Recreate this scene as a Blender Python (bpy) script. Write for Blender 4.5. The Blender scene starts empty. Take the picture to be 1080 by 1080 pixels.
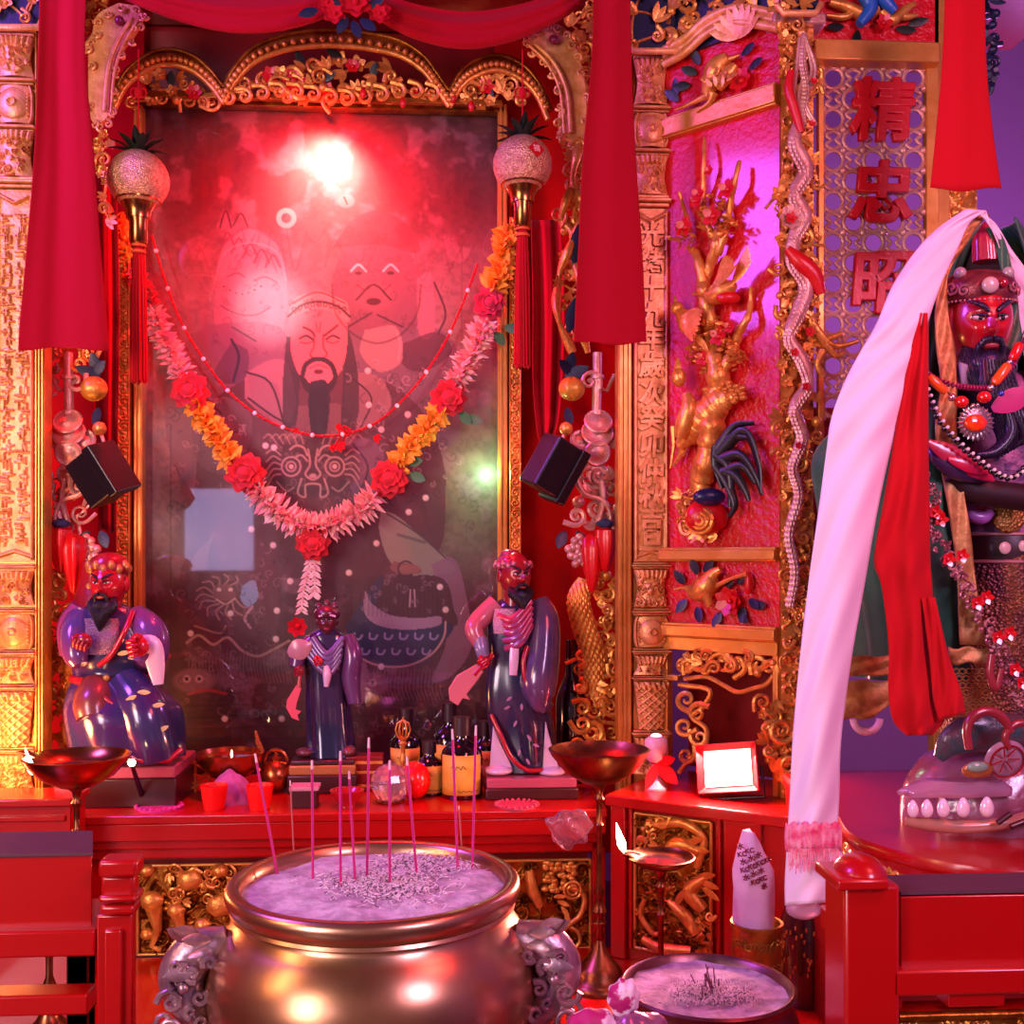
import bpy, bmesh, math, random
import numpy as np
from mathutils import Vector, Matrix, noise
PI=math.pi
V=Vector
random.seed(7); rng=np.random.default_rng(7)
C=bpy.context.scene.collection
F=1150.0; HZ=590.0; YAW=math.radians(3.6); EYE=1.5
cy_,sy_=math.cos(YAW),math.sin(YAW)
def ray(px,py):
    u=(px-540)/F; v=(HZ-py)/F
    return V((u*cy_+sy_, -u*sy_+cy_, v))
def at(px,py,Y):
    d=ray(px,py); t=Y/d.y
    return V((d.x*t, Y, EYE+d.z*t))
def onz(px,py,z):
    """point where the sight line meets the height z"""
    d=ray(px,py); t=(z-EYE)/d.z
    return V((d.x*t,d.y*t,z))
def S(Y): return Y/F      # metres one pixel covers at that depth
class Fr:
    """an upright plane: origin, horizontal direction u, normal n towards the viewer"""
    def __init__(s,o,u):
        s.o=V(o); s.u=V(u).normalized(); s.v=V((0,0,1)); s.n=s.u.cross(s.v).normalized()
    def p(s,u,v,n=0): return s.o+s.u*u+s.v*v+s.n*n
    def q(s,px,py,n=0):
        d=ray(px,py); e=V((0,0,EYE)); o=s.o+s.n*n
        t=(o-e).dot(s.n)/d.dot(s.n); return e+d*t
    def uv(s,px,py,n=0):
        w=s.q(px,py,n)-s.o; return w.dot(s.u), w.dot(s.v)
    def rect(s,x0,y0,x1,y1,n=0):
        mx,my=(x0+x1)/2,(y0+y1)/2
        return s.uv(x0,my,n)[0],s.uv(x1,my,n)[0],s.uv(mx,y1,n)[1],s.uv(mx,y0,n)[1]
    def px(s,px=540,py=540): return (s.q(px+1,py)-s.q(px,py)).length
def YF(Y): return Fr((0,Y,EYE),(1,0,0))
# ---------------------------------------------------------------- objects
WL={}
def base_of(vs):
    a=np.array([tuple(v) for v in vs]); mn=a.min(0); mx=a.max(0)
    return V(((mn[0]+mx[0])/2,(mn[1]+mx[1])/2,mn[2]))
def tag(o,label=None,cat=None,group=None,kind=None):
    if label: o['label']=label
    if cat: o['category']=cat
    if group: o['group']=group
    if kind: o['kind']=kind
    return o
def thing(name,label,cat,loc,group=None,kind=None):
    o=bpy.data.objects.new(name,None); C.objects.link(o); o.location=loc; o.empty_display_size=.03
    WL[o]=V(loc); return tag(o,label,cat,group,kind)
def dup(o,delta=(0,0,0),label=None,parent=None,scale=None,rotz=None):
    c=o.copy(); C.objects.link(c)
    if parent is None:
        c.location=V(o.location)+V(delta)
        if scale: c.scale=(scale,)*3 if not hasattr(scale,'__len__') else scale
        if rotz is not None: c.rotation_euler=(0,0,rotz)
        if label: c['label']=label
    else: c.parent=parent
    for ch in list(o.children): dup(ch,parent=c)
    return c
class MB:
    def __init__(s): s.v=[]; s.f=[]
    def add(s,v,f):
        k=len(s.v); s.v+= [V(x) for x in v]; s.f+=[tuple(i+k for i in a) for a in f]; return s
    def box(s,c,size,R=None):
        x,y,z=[a/2 for a in size]; c=V(c)
        vs=[V((i*x,j*y,k*z)) for k in(-1,1) for j in(-1,1) for i in(-1,1)]
        if R is not None: vs=[R@a for a in vs]
        return s.add([c+a for a in vs],[(0,2,3,1),(4,5,7,6),(0,1,5,4),(2,6,7,3),(0,4,6,2),(1,3,7,5)])
    def fbox(s,fr,u0,u1,v0,v1,n0,n1):
        vs=[fr.p(u,v,n) for n in(n0,n1) for v in(v0,v1) for u in(u0,u1)]
        return s.add(vs,[(0,2,3,1),(4,5,7,6),(0,1,5,4),(2,6,7,3),(0,4,6,2),(1,3,7,5)])
    def pbox(s,fr,x0,y0,x1,y1,n0,n1):
        u0,u1,v0,v1=fr.rect(x0,y0,x1,y1,n1); return s.fbox(fr,u0,u1,v0,v1,n0,n1)
    def tube(s,pts,r,n=8,cap=True,flat=None,closed=False):
        pts=[V(p) for p in pts]; m=len(pts)
        if m<2: return s
        rs=list(r) if hasattr(r,'__len__') else [r]*m
        up=None; rings=[]
        for i,p in enumerate(pts):
            t=(pts[(i+1)%m if closed else min(i+1,m-1)]-pts[i-1 if (closed or i>0) else 0])
            if t.length<1e-9: t=V((0,0,1))
            t.normalize()
            if up is None:
                up=V((0,1,0)) if abs(t.y)<.9 else V((0,0,1))
            up=up-t*up.dot(t)
            if up.length<1e-6: up=t.orthogonal()
            up.normalize(); b=t.cross(up)
            ku,kb=(1,1) if flat is None else flat
            rings.append([p+up*(math.cos(2*PI*k/n)*rs[i]*ku)+b*(math.sin(2*PI*k/n)*rs[i]*kb) for k in range(n)])
        return s.loft(rings,cap=cap and not closed,wrap=closed)
    def loft(s,rings,cap=True,wrap=False):
        n=len(rings[0]); m=len(rings); vs=[p for r in rings for p in r]; fs=[]
        for i in range(m if wrap else m-1):
            j=(i+1)%m
            for k in range(n): fs.append((i*n+k,i*n+(k+1)%n,j*n+(k+1)%n,j*n+k))
        if cap: fs.append(tuple(range(n-1,-1,-1))); fs.append(tuple((m-1)*n+k for k in range(n)))
        return s.add(vs,fs)
    def lathe(s,prof,c=(0,0,0),n=32,R=None,wob=None,cap=True):
        c=V(c); rings=[]
        for j,(r,z) in enumerate(prof):
            ring=[]
            for k in range(n):
                a=2*PI*k/n; rr=max(r,1e-5)*(wob(a,j) if wob else 1)
                p=V((rr*math.cos(a),rr*math.sin(a),z))
                ring.append(c+(R@p if R is not None else p))
            rings.append(ring)
        return s.loft(rings,cap=cap)
    def ell(s,c,r,R=None,n=14,m=9,fn=None):
        r=r if hasattr(r,'__len__') else (r,)*3; c=V(c); rings=[]
        for j in range(m+1):
            th=PI*j/m; th=min(max(th,.02),PI-.02); ring=[]
            for k in range(n):
                a=2*PI*k/n
                p=V((math.sin(th)*math.cos(a),math.sin(th)*math.sin(a),-math.cos(th)))
                if fn: p=fn(p)
                p=V((p.x*r[0],p.y*r[1],p.z*r[2]))
                ring.append(c+(R@p if R is not None else p))
            rings.append(ring)
        return s.loft(rings)
    def grid(s,P):
        n=len(P[0]); vs=[p for r in P for p in r]
        return s.add(vs,[(i*n+k,i*n+k+1,(i+1)*n+k+1,(i+1)*n+k) for i in range(len(P)-1) for k in range(n-1)])
    def prism(s,out,vec):
        n=len(out); vec=V(vec); vs=[V(p) for p in out]+[V(p)+vec for p in out]
        return s.add(vs,[tuple(range(n)),tuple(range(2*n-1,n-1,-1))]+[(k,(k+1)%n,n+(k+1)%n,n+k) for k in range(n)])
    def leaf(s,b,d,nrm,L,W,curl=.2,bulge=.25,th=.12,seg=7):
        """a small solid leaf / petal: midline b+d*t, half width profile, slightly cupped"""
        b=V(b); d=V(d).normalized(); nrm=V(nrm); nrm=(nrm-d*nrm.dot(d))
        if nrm.length<1e-5: nrm=d.orthogonal()
        nrm.normalize(); sd=d.cross(nrm); rings=[]
        for i in range(seg+1):
            t=i/seg; w=W/2*(math.sin(PI*min(1,t*.92+.06))**.8)
            c=b+d*(L*t)+nrm*(curl*L*t*t)
            h=W*th*math.sin(PI*min(1,t*.9+.08))+W*.02
            rings.append([c-sd*w+nrm*(bulge*w),c+nrm*h,c+sd*w+nrm*(bulge*w),c-nrm*(h*.6)])
        return s.loft(rings)
    def mat_all(s,M,start=0):
        for i in range(start,len(s.v)): s.v[i]=M@s.v[i]
        return s
    def build(s,name,mat,parent=None,smooth=True,bevel=0,solid=0,sub=0,auto=None,label=None):
        if not s.v: return None
        me=bpy.data.meshes.new(name)
        if parent is not None: org=WL[parent]
        else: org=base_of(s.v)
        me.from_pydata([tuple(v-org) for v in s.v],[],s.f); me.validate()
        bm=bmesh.new(); bm.from_mesh(me); bmesh.ops.recalc_face_normals(bm,faces=bm.faces)
        if smooth:
            for f in bm.faces: f.smooth=True
            ang=math.radians(auto or 50)
            for e in bm.edges:
                if len(e.link_faces)==2 and e.calc_face_angle(0)>ang: e.smooth=False
        bm.to_mesh(me); bm.free()
        o=bpy.data.objects.new(name,me); C.objects.link(o)
        if mat: me.materials.append(mat)
        WL[o]=V(org)
        if parent is not None: o.parent=parent
        else: o.location=org
        if parent is not None: WL[o]=V(org)
        if solid:
            m=o.modifiers.new('s','SOLIDIFY'); m.thickness=solid; m.offset=0
        if bevel:
            m=o.modifiers.new('b','BEVEL'); m.width=bevel; m.segments=2; m.limit_method='ANGLE'; m.angle_limit=.6
        if sub:
            m=o.modifiers.new('u','SUBSURF'); m.levels=sub; m.render_levels=sub
        if label: o['label']=label
        return o
def struct(name,mb,mat,**k):
    o=mb.build(name,mat,None,**k); o['kind']='structure'; return o
def cat(pts,n):
    """smooth curve through the points (Catmull-Rom), n steps per span; works on tuples of any length"""
    P=[np.array(p,float) for p in pts]; P=[2*P[0]-P[1]]+P+[2*P[-1]-P[-2]]; out=[]
    for i in range(1,len(P)-2):
        a,b,c,d=P[i-1:i+3]
        for k in range(n):
            t=k/n; out.append(.5*((2*b)+(c-a)*t+(2*a-5*b+4*c-d)*t*t+(3*b-a-3*c+d)*t**3))
    out.append(P[-2]); return out
def text_obj(body,mat,parent,loc,R,size,ext=.002,off=0.,name='character',shear=0,bev=0,name_scale=None):
    c=bpy.data.curves.new(name,'FONT'); c.body=body; c.size=size; c.extrude=ext; c.offset=off; c.align_x='CENTER'; c.align_y='CENTER'; c.shear=shear; c.bevel_depth=bev; c.resolution_u=3
    o=bpy.data.objects.new(name,c); C.objects.link(o)
    bpy.context.view_layer.update(); dg=bpy.context.evaluated_depsgraph_get()
    me=bpy.data.meshes.new_from_object(o.evaluated_get(dg)); bpy.data.objects.remove(o)
    me.materials.clear(); me.materials.append(mat)
    if name_scale: me.transform(Matrix.Diagonal((name_scale[0],name_scale[1],1,1)))
    o=bpy.data.objects.new(name,me); C.objects.link(o)
    if parent is not None: o.parent=parent; loc=V(loc)-WL[parent]
    o.matrix_local=Matrix.Translation(loc)@R.to_4x4()
    return o
def fR(fr):   # rotation carrying text (x right, y up, z out) into the frame
    return Matrix((fr.u,fr.v,fr.n)).transposed()
# ---------------------------------------------------------------- materials
def lin(c):
    if isinstance(c,str): c=[int(c[i:i+2],16)/255 for i in(0,2,4)]
    return tuple(x/12.92 if x<=.04045 else ((x+.055)/1.055)**2.4 for x in c)+(1,)
MATS={}
def mat(name,col,rough=.5,metal=0.,bump=0.,bs=60.,kind='noise',col2=None,cs=25.,coat=0.,alpha=None,emit=None,es=0,spec=.5,trans=0,sheen=0,stretch=None,detail=3,dist=.004,sharp=None):
    if name in MATS: return MATS[name]
    m=bpy.data.materials.new(name); m.use_nodes=True; nt=m.node_tree; N=nt.nodes; L=nt.links
    b=N['Principled BSDF']; b.inputs['Base Color'].default_value=lin(col); b.inputs['Roughness'].default_value=rough
    b.inputs['Metallic'].default_value=metal; b.inputs['Coat Weight'].default_value=coat; b.inputs['Coat Roughness'].default_value=.12
    b.inputs['Specular IOR Level'].default_value=spec; b.inputs['Transmission Weight'].default_value=trans; b.inputs['Sheen Weight'].default_value=sheen
    if emit: b.inputs['Emission Color'].default_value=lin(emit); b.inputs['Emission Strength'].default_value=es
    tc=N.new('ShaderNodeTexCoord'); src=tc.outputs['Object']
    if stretch:
        mp=N.new('ShaderNodeMapping'); mp.inputs['Scale'].default_value=stretch; L.new(src,mp.inputs[0]); src=mp.outputs[0]
    if col2:
        n=N.new('ShaderNodeTexNoise'); n.inputs['Scale'].default_value=cs; n.inputs['Detail'].default_value=4; L.new(src,n.inputs['Vector'])
        r=N.new('ShaderNodeValToRGB'); a,bb=(sharp or (.38,.62)); r.color_ramp.elements[0].position=a; r.color_ramp.elements[1].position=bb
        r.color_ramp.elements[0].color=lin(col); r.color_ramp.elements[1].color=lin(col2)
        L.new(n.outputs[0],r.inputs[0]); L.new(r.outputs[0],b.inputs['Base Color'])
    if bump:
        if kind=='noise': n=N.new('ShaderNodeTexNoise'); n.inputs['Detail'].default_value=detail; out=0
        elif kind=='vor': n=N.new('ShaderNodeTexVoronoi'); out=0
        else: n=N.new('ShaderNodeTexWave'); out=0; n.inputs['Distortion'].default_value=3
        n.inputs['Scale'].default_value=bs; L.new(src,n.inputs['Vector'])
        bu=N.new('ShaderNodeBump'); bu.inputs['Strength'].default_value=bump; bu.inputs['Distance'].default_value=dist
        L.new(n.outputs[out],bu.inputs['Height']); L.new(bu.outputs[0],b.inputs['Normal'])
    MATS[name]=m; return m
GOLD=mat('gilded_carving','eaa850',.36,.6,.45,90,col2='d08a3c',cs=30)
GOLDP=mat('gilded_pillar','ecb070',.42,.35,.35,120,col2='d0904c',cs=30)
GOLDD=mat('dark_gold','b47c2c',.34,.85,.5,80,col2='8a4c10',cs=22)
GOLDS=mat('plain_gold_rail','e0a050',.35,.6,.25,40,col2='d08c3c',cs=12)
BRASS=mat('brass','c08a50',.22,1.,.12,14,col2='a06a38',cs=7,dist=.003)
BRASSD=mat('tarnished_brass','9a6444',.32,1.,.2,30,col2='70402c',cs=18)
RED=mat('red_lacquer','ac0608',.28,0,.12,35,coat=.4,dist=.002)
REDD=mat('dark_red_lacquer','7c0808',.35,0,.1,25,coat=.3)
REDB=mat('red_backboard','b00a08',.9,0,.1,20,col2='960808',cs=4,spec=.08)
CLOTH=mat('red_drape_cloth','9c0418',.9,0,.1,500,sheen=.05,spec=.15,dist=.0004)
CLOTHR=mat('bright_red_ribbon','b40414',.8,0,.1,300,sheen=.05,spec=.2,dist=.0004)
NAVY=mat('navy_paint','101c38',.4,0,.2,60)
BLACKP=mat('black_plastic','0c0a0e',.35,0,.1,80)
DKGREEN=mat('dark_green_paint','0c2018',.4,0,.3,60)
REDPAINT=mat('red_paint_carving','c00c14',.35,0,.25,80)
SILVER=mat('pale_gilt','d8a898',.4,.45,.5,90,col2='c08878',cs=20)
# ================================================================ camera
cam=bpy.data.cameras.new('camera'); co=bpy.data.objects.new('camera',cam); C.objects.link(co)
co.location=(0,0,EYE); co.rotation_euler=(PI/2,0,-YAW); cam.sensor_width=36; cam.lens=36*F/1080; cam.shift_y=(HZ-540)/1080
cam.clip_start=.05; bpy.context.scene.camera=co
# ================================================================ carving helpers
def scroll(cx,cy,r,turns=1.3,a0=0.,sg=1,n=16,tail=0.):
    out=[]
    for i in range(n+1):
        t=i/n; a=a0+sg*2*PI*turns*t; rr=r*(1-.82*t); out.append((cx+rr*math.cos(a),cy+rr*math.sin(a)))
    if tail:
        a=a0; dx,dy=math.sin(a)*sg,-math.cos(a)*sg
        out=[(out[0][0]+dx*tail*k,out[0][1]+dy*tail*k) for k in(1,.5)]+out
    return out
def heights(u0,u1,v0,v1,du,strokes,base=0.):
    """height map of rounded strokes: (points, radius, height)"""
    nu=max(2,int((u1-u0)/du)+1); nv=max(2,int((v1-v0)/du)+1)
    us=np.linspace(u0,u1,nu); vs=np.linspace(v0,v1,nv); H=np.full((nv,nu),float(base))
    for pts,r,h in strokes:
        rr=r if hasattr(r,'__len__') else None
        for i in range(len(pts)-1):
            (ax,ay),(bx,by)=pts[i][:2],pts[i+1][:2]; ra=rr[i] if rr else r
            i0=np.searchsorted(us,min(ax,bx)-ra); i1=np.searchsorted(us,max(ax,bx)+ra)
            j0=np.searchsorted(vs,min(ay,by)-ra); j1=np.searchsorted(vs,max(ay,by)+ra)
            if i1<=i0 or j1<=j0: continue
            X,Y=np.meshgrid(us[i0:i1],vs[j0:j1]); dx,dy=bx-ax,by-ay; L2=dx*dx+dy*dy+1e-12
            t=np.clip(((X-ax)*dx+(Y-ay)*dy)/L2,0,1); d2=((X-ax-t*dx)**2+(Y-ay-t*dy)**2)/(ra*ra)
            hh=h*np.sqrt(np.clip(1-d2,0,1)); H[j0:j1,i0:i1]=np.maximum(H[j0:j1,i0:i1],hh+base*(d2<1))
    return us,vs,H
def relief(mb,fr,us,vs,H,n0):
    k=len(mb.v); nu,nv=len(us),len(vs)
    mb.v+=[fr.p(us[i],vs[j],n0+H[j,i]) for j in range(nv) for i in range(nu)]
    mb.f+=[(k+j*nu+i,k+j*nu+i+1,k+(j+1)*nu+i+1,k+(j+1)*nu+i) for j in range(nv-1) for i in range(nu-1)]
    # skirt so it is a solid slab
    def edge(idx):
        kk=len(mb.v)
        for q in idx:
            w=mb.v[q]; mb.v.append(w-fr.n*((w-fr.o).dot(fr.n)-(n0-.006)))
        mb.f+=[(idx[a],idx[a+1],kk+a+1,kk+a) for a in range(len(idx)-1)]
    edge([k+i for i in range(nu)]); edge([k+(nv-1)*nu+i for i in range(nu)])
    edge([k+j*nu for j in range(nv)]); edge([k+j*nu+nu-1 for j in range(nv)])
def rand_scrolls(u0,u1,v0,v1,n,r0,r1,seed,h=.02,leafy=.5):
    R=random.Random(seed); out=[]; placed=[]
    for _ in range(n*12):
        if len(placed)>=n: break
        r=R.uniform(r0,r1); x=R.uniform(u0+r*.7,max(u0+r*.71,u1-r*.7)); y=R.uniform(v0+r*.7,max(v0+r*.71,v1-r*.7))
        if any((x-a)**2+(y-b)**2<(.8*(r+c))**2 for a,b,c in placed): continue
        placed.append((x,y,r)); a0=R.uniform(0,2*PI); sg=R.choice((-1,1))
        k=R.random()
        if k<leafy*.5:
            m=R.choice((5,6)); 
            for q in range(m):
                a=a0+2*PI*q/m; out.append(([(x+.35*r*math.cos(a),y+.35*r*math.sin(a)),(x+.75*r*math.cos(a),y+.75*r*math.sin(a))],r*.38,h*.8))
            out.append(([(x,y),(x+.001,y)],r*.3,h*1.2))
        elif k<leafy:
            for q in range(4):
                a=a0+sg*.45*q; out.append(([(x-r*.6*math.cos(a0),y-r*.6*math.sin(a0)),(x+.9*r*math.cos(a),y+.9*r*math.sin(a))],r*.16,h*(.6+.12*q)))
        else:
            p=scroll(x,y,r,1.4,a0,sg,14,tail=r*.9); out.append((p,[r*.22*(1-.5*i/len(p)) for i in range(len(p))],h*R.uniform(.7,1)))
    return out
def scrollpx(mb,fr,cx,cy,r,turns,a0,sg,w,n=0.,tail=0.,flat=None,tn=16):
    """a C-scroll as a real tapering rod; r, w in photo pixels"""
    p=scroll(cx,cy,r,turns,a0,sg,tn,tail); k=fr.px(cx,cy)
    mb.tube([fr.q(x,y,n+.004*math.sin(i*.5)) for i,(x,y) in enumerate(p)],[max(.15,w*k*(1-.6*i/len(p))) if False else w*k*(1-.6*i/len(p)) for i in range(len(p))],6,flat=flat)
def leafpx(mb,fr,x,y,ang,L,W,n=0.,curl=.25,bulge=.2,th=.15):
    k=fr.px(x,y); d=fr.u*math.cos(ang)+fr.v*math.sin(ang)
    mb.leaf(fr.q(x,y,n),d,fr.n,L*k,W*k,curl,bulge,th)
def flowerpx(mb,fr,x,y,r,m=6,n=0.,a0=0.,core=True):
    for q in range(m): leafpx(mb,fr,x,y,a0+2*PI*q/m,r,r*.8,n,.35,.3)
    if core: mb.ell(fr.q(x,y,n+r*.25*fr.px(x,y)),r*.28*fr.px(x,y),n=8,m=5)
def dense(mb,fr,poly,nn,r0,r1,w,seed,n0=.0,n1=.03,leafy=.45):
    """openwork carving: rods, scrolls, leaves and buds packed inside a pixel polygon"""
    R=random.Random(seed); placed=[]
    xs=[p[0] for p in poly]; ys=[p[1] for p in poly]
    def inside(x,y):
        c=False; m=len(poly)
        for i in range(m):
            (a,b),(d,e)=poly[i],poly[(i+1)%m]
            if (b>y)!=(e>y) and x<(d-a)*(y-b)/(e-b)+a: c=not c
        return c
    for _ in range(nn*25):
        if len(placed)>=nn: break
        r=R.uniform(r0,r1); x=R.uniform(min(xs),max(xs)); y=R.uniform(min(ys),max(ys))
        if not inside(x,y) or any((x-a)**2+(y-b)**2<(.62*(r+c))**2 for a,b,c in placed): continue
        placed.append((x,y,r)); n=R.uniform(n0,n1); k=R.random(); a0=R.uniform(0,2*PI)
        if k<leafy*.35: flowerpx(mb,fr,x,y,r,5,n,a0)
        elif k<leafy:
            for q in range(3): leafpx(mb,fr,x-r*.5*math.cos(a0),y+r*.5*math.sin(a0),a0+(q-1)*.55,r*1.7,r*.7,n,.2+.1*q)
        elif k<leafy+.1: mb.ell(fr.q(x,y,n),(r*.6*fr.px(x,y),)*3,n=10,m=6)
        else: scrollpx(mb,fr,x,y,r,1.35,a0,R.choice((-1,1)),w*R.uniform(.8,1.3),n,tail=r*1.1)
    # linking stems between neighbours
    for i,(x,y,r) in enumerate(placed):
        ds=sorted(((x-a)**2+(y-b)**2,a,b) for j,(a,b,c) in enumerate(placed) if j!=i)
        for d,a,b in ds[:2]:
            if d<(5*r1)**2:
                mx,my=(x+a)/2+R.uniform(-2,2),(y+b)/2+R.uniform(-2,2)
                p=cat([(x,y),(mx,my),(a,b)],3); mb.tube([fr.q(q[0],q[1],n0*.5) for q in p],w*.6*fr.px(x,y),5)
    return placed
# ================================================================ setting
WALLP=mat('purple_lit_wall_plaster','9a70a0',.75,0,.15,12)
CEIL=mat('ceiling_paint','6a4a50',.8)
FLOORM=mat('floor_tiles','5a2020',.35,0,.1,6,col2='451818',cs=5)
m=MB(); m.box((0,1.2,-.03),(6.4,8.4,.06)); struct('floor',m,FLOORM,smooth=False)
m=MB(); m.box((0,5.1,2.2),(6.4,.1,4.4)); struct('wall_back',m,WALLP,smooth=False)
m=MB(); m.box((-3.2,1.2,2.2),(.1,8.4,4.4)); struct('wall_left',m,mat('red_wall_paint','7a2028',.7),smooth=False)
m=MB(); m.box((3.2,1.2,2.2),(.1,8.4,4.4)); struct('wall_right',m,WALLP,smooth=False)
m=MB(); m.box((0,1.2,4.45),(6.4,8.4,.1)); struct('ceiling',m,CEIL,smooth=False)
# red boarding behind the altar carvings
FB=YF(3.62)
m=MB(); m.pbox(FB,-60,-200,152,900,-.03,0); m.pbox(FB,522,-200,668,900,-.03,0)
m.pbox(YF(3.70),150,-200,524,120,-.03,0)
struct('trim_1',m,REDB,smooth=False,bevel=.002)
m=MB(); zl=at(400,-24,3.3).z; m.box((.35,3.36,zl+.12),(3.2,.56,.24)); struct('trim_2',m,REDD,smooth=False,bevel=.004)
# ================================================================ the painting behind glass
x0,x1,y0,y1=149,527,106,830
FP=YF(3.60)
u0,u1,v0,v1=FP.rect(x0,y0,x1,y1)
NU,NV=400,760
us=np.linspace(u0,u1,NU); vs=np.linspace(v1,v0,NV)
UU,VV=np.meshgrid(us,vs)
# picture coordinates in the photo's pixels, for drawing only
den=(cy_*3.6+UU*sy_); PX=540+F*(UU*cy_-3.6*sy_)/den; PY=HZ-F*VV/den
def nz(sc,seed,oct=4):
    r=np.random.default_rng(seed); out=np.zeros(UU.shape); amp=1.; tot=0
    for o in range(oct):
        g=r.random((int(900/sc*2**o)+3,int(500/sc*2**o)+3)); yy=(PY-y0+12)/(sc/2**o); xx=(PX-x0+12)/(sc/2**o)
        yy=np.clip(yy,0,g.shape[0]-1.01); xx=np.clip(xx,0,g.shape[1]-1.01)
        i,j=yy.astype(int),xx.astype(int); fy,fx=yy-i,xx-j; fy=fy*fy*(3-2*fy); fx=fx*fx*(3-2*fx)
        out+=amp*((g[i,j]*(1-fx)+g[i,j+1]*fx)*(1-fy)+(g[i+1,j]*(1-fx)+g[i+1,j+1]*fx)*fy); tot+=amp; amp*=.5
    return out/tot
IMG=np.zeros(UU.shape+(3,))
def c3(c): return np.array(lin(c)[:3])
def blend(mask,c):
    IMG[:]=IMG*(1-mask[...,None])+c3(c)*mask[...,None]
def sm(e0,e1,x): t=np.clip((x-e0)/(e1-e0),0,1); return t*t*(3-2*t)
def win(xa,xb,ya,yb):
    i0=int(np.searchsorted(PX[NV//2],xa-8)); i1=int(np.searchsorted(PX[NV//2],xb+8)); j0=int(np.searchsorted(PY[:,NU//2],ya-12)); j1=int(np.searchsorted(PY[:,NU//2],yb+12))
    return slice(j0,j1),slice(i0,i1)
def wblend(W,mask,c): IMG[W]=IMG[W]*(1-mask[...,None])+c3(c)*mask[...,None]
def poly(pts,c,a=1.,smooth=True):
    P=cat(list(pts)+[pts[0]],6) if smooth else pts
    P=[(p[0],p[1]) for p in P]; n=len(P)
    W=win(min(p[0] for p in P),max(p[0] for p in P),min(p[1] for p in P),max(p[1] for p in P)); X,Y=PX[W],PY[W]; ins=np.zeros(X.shape,bool)
    for i in range(n):
        (ax,ay),(bx,by)=P[i],P[(i+1)%n]
        if ay==by: continue
        ins^=((ay>Y)!=(by>Y))&(X<(bx-ax)*(Y-ay)/(by-ay)+ax)
    wblend(W,ins*a,c)
def line(pts,w,c,a=1.,smooth=True):
    P=cat(pts,4) if smooth and len(pts)>2 else pts
    W=win(min(p[0] for p in P)-w,max(p[0] for p in P)+w,min(p[1] for p in P)-w,max(p[1] for p in P)+w); X,Y=PX[W],PY[W]
    M=np.zeros(X.shape)
    for i in range(len(P)-1):
        ax,ay=P[i][:2]; bx,by=P[i+1][:2]
        dx,dy=bx-ax,by-ay; L2=dx*dx+dy*dy+1e-9
        t=np.clip(((X-ax)*dx+(Y-ay)*dy)/L2,0,1); d=np.hypot(X-ax-t*dx,Y-ay-t*dy)
        M=np.maximum(M,1-sm(w/2-.4,w/2+.6,d))
    wblend(W,M*a,c)
def oval(cx,cy,rx,ry,c,a=1.,soft=.12):
    W=win(cx-rx-3,cx+rx+3,cy-ry-3,cy+ry+3); d=np.hypot((PX[W]-cx)/rx,(PY[W]-cy)/ry); wblend(W,(1-sm(1-soft,1+soft,d))*a,c)
def ring(cx,cy,r,w,c,a=1.):
    line([(cx+r*math.cos(t*PI/8),cy+r*math.sin(t*PI/8)) for t in range(17)],w,c,a)
IMG[:]=c3('583434')
blend(sm(200,330,PY)*(1-sm(480,560,PY))*.9,'8c6a6c')
blend(sm(520,600,PY)*.75,'4c2226')
blend(sm(430,480,PX)*sm(250,420,PY)*(1-sm(560,640,PY))*.75,'7c7654')
blend((1-sm(170,215,PX))*sm(330,420,PY)*(1-sm(560,640,PY))*.8,'9c7466')
blend(sm(.5,.7,nz(60,3))*.35,'2c1416'); blend(sm(.55,.7,nz(25,5))*.3,'a88088')
blend(sm(.5,.6,nz(5,9,3))*.18,'201010')
# the two attendants behind
poly([(228,300),(235,262),(262,240),(290,255),(302,290),(300,340),(285,372),(245,372),(226,340)],'a87478',.55)
poly([(170,395),(205,352),(250,340),(300,350),(315,420),(300,500),(210,520),(180,480)],'7c5660',.8)
for k in range(5): line([(232+12*k,262+5*k),(240+12*k,245+6*k),(248+12*k,262+5*k)],1.6,'60303a')
line([(232,240),(238,222),(244,240)],1.8,'3c1a20'); line([(246,238),(254,225),(262,240)],1.8,'3c1a20')
for k in range(7): oval(236+6.5*k,302+8*math.sin(k/6*PI),1.,1.,'2c1418')
line([(232,322),(250,331),(270,332),(285,324)],1.4,'4a2830',.7); line([(245,345),(270,360)],1.4,'4a2830')
poly([(350,310),(360,268),(395,248),(432,268),(445,310),(436,350),(398,372),(360,352)],'6c4450',.85)
poly([(350,262),(372,232),(400,222),(430,238),(442,266),(398,258)],'6c3038',.75)
for s_ in(-1,1): line([(395+s_*17-8,286),(395+s_*17,279),(395+s_*17+8,286)],2,'d8b0b0')
oval(394,312,20,15,'8c5058',.9); line([(376,316),(394,300),(412,316)],2.2,'2c1418'); oval(394,318,8,4,'3c1418')
line([(392,330),(365,346)],1.5,'2c1418'); line([(398,332),(425,345)],1.5,'2c1418')
poly([(360,352),(445,345),(478,360),(490,420),(470,470),(380,450)],'6a545c',.8)
poly([(440,293),(455,290),(458,350),(442,352)],'9c6c70',.9); line([(458,298),(470,330),(462,352)],2,'3c2428')
poly([(425,362),(462,350),(476,372),(446,392),(424,384)],'4c2430',.8); line([(418,350),(422,362),(420,380)],2,'d0b8b0')
poly([(385,348),(418,345),(424,380),(400,392),(380,372)],'a08078',.8)
for k in range(22): 
    a=rng.uniform(0,1); line([(190+a*300,230+rng.uniform(0,60)),(200+a*300,228+rng.uniform(0,70)),(212+a*300,236+rng.uniform(0,60))],1.3,'6c2c34',.5)
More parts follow.
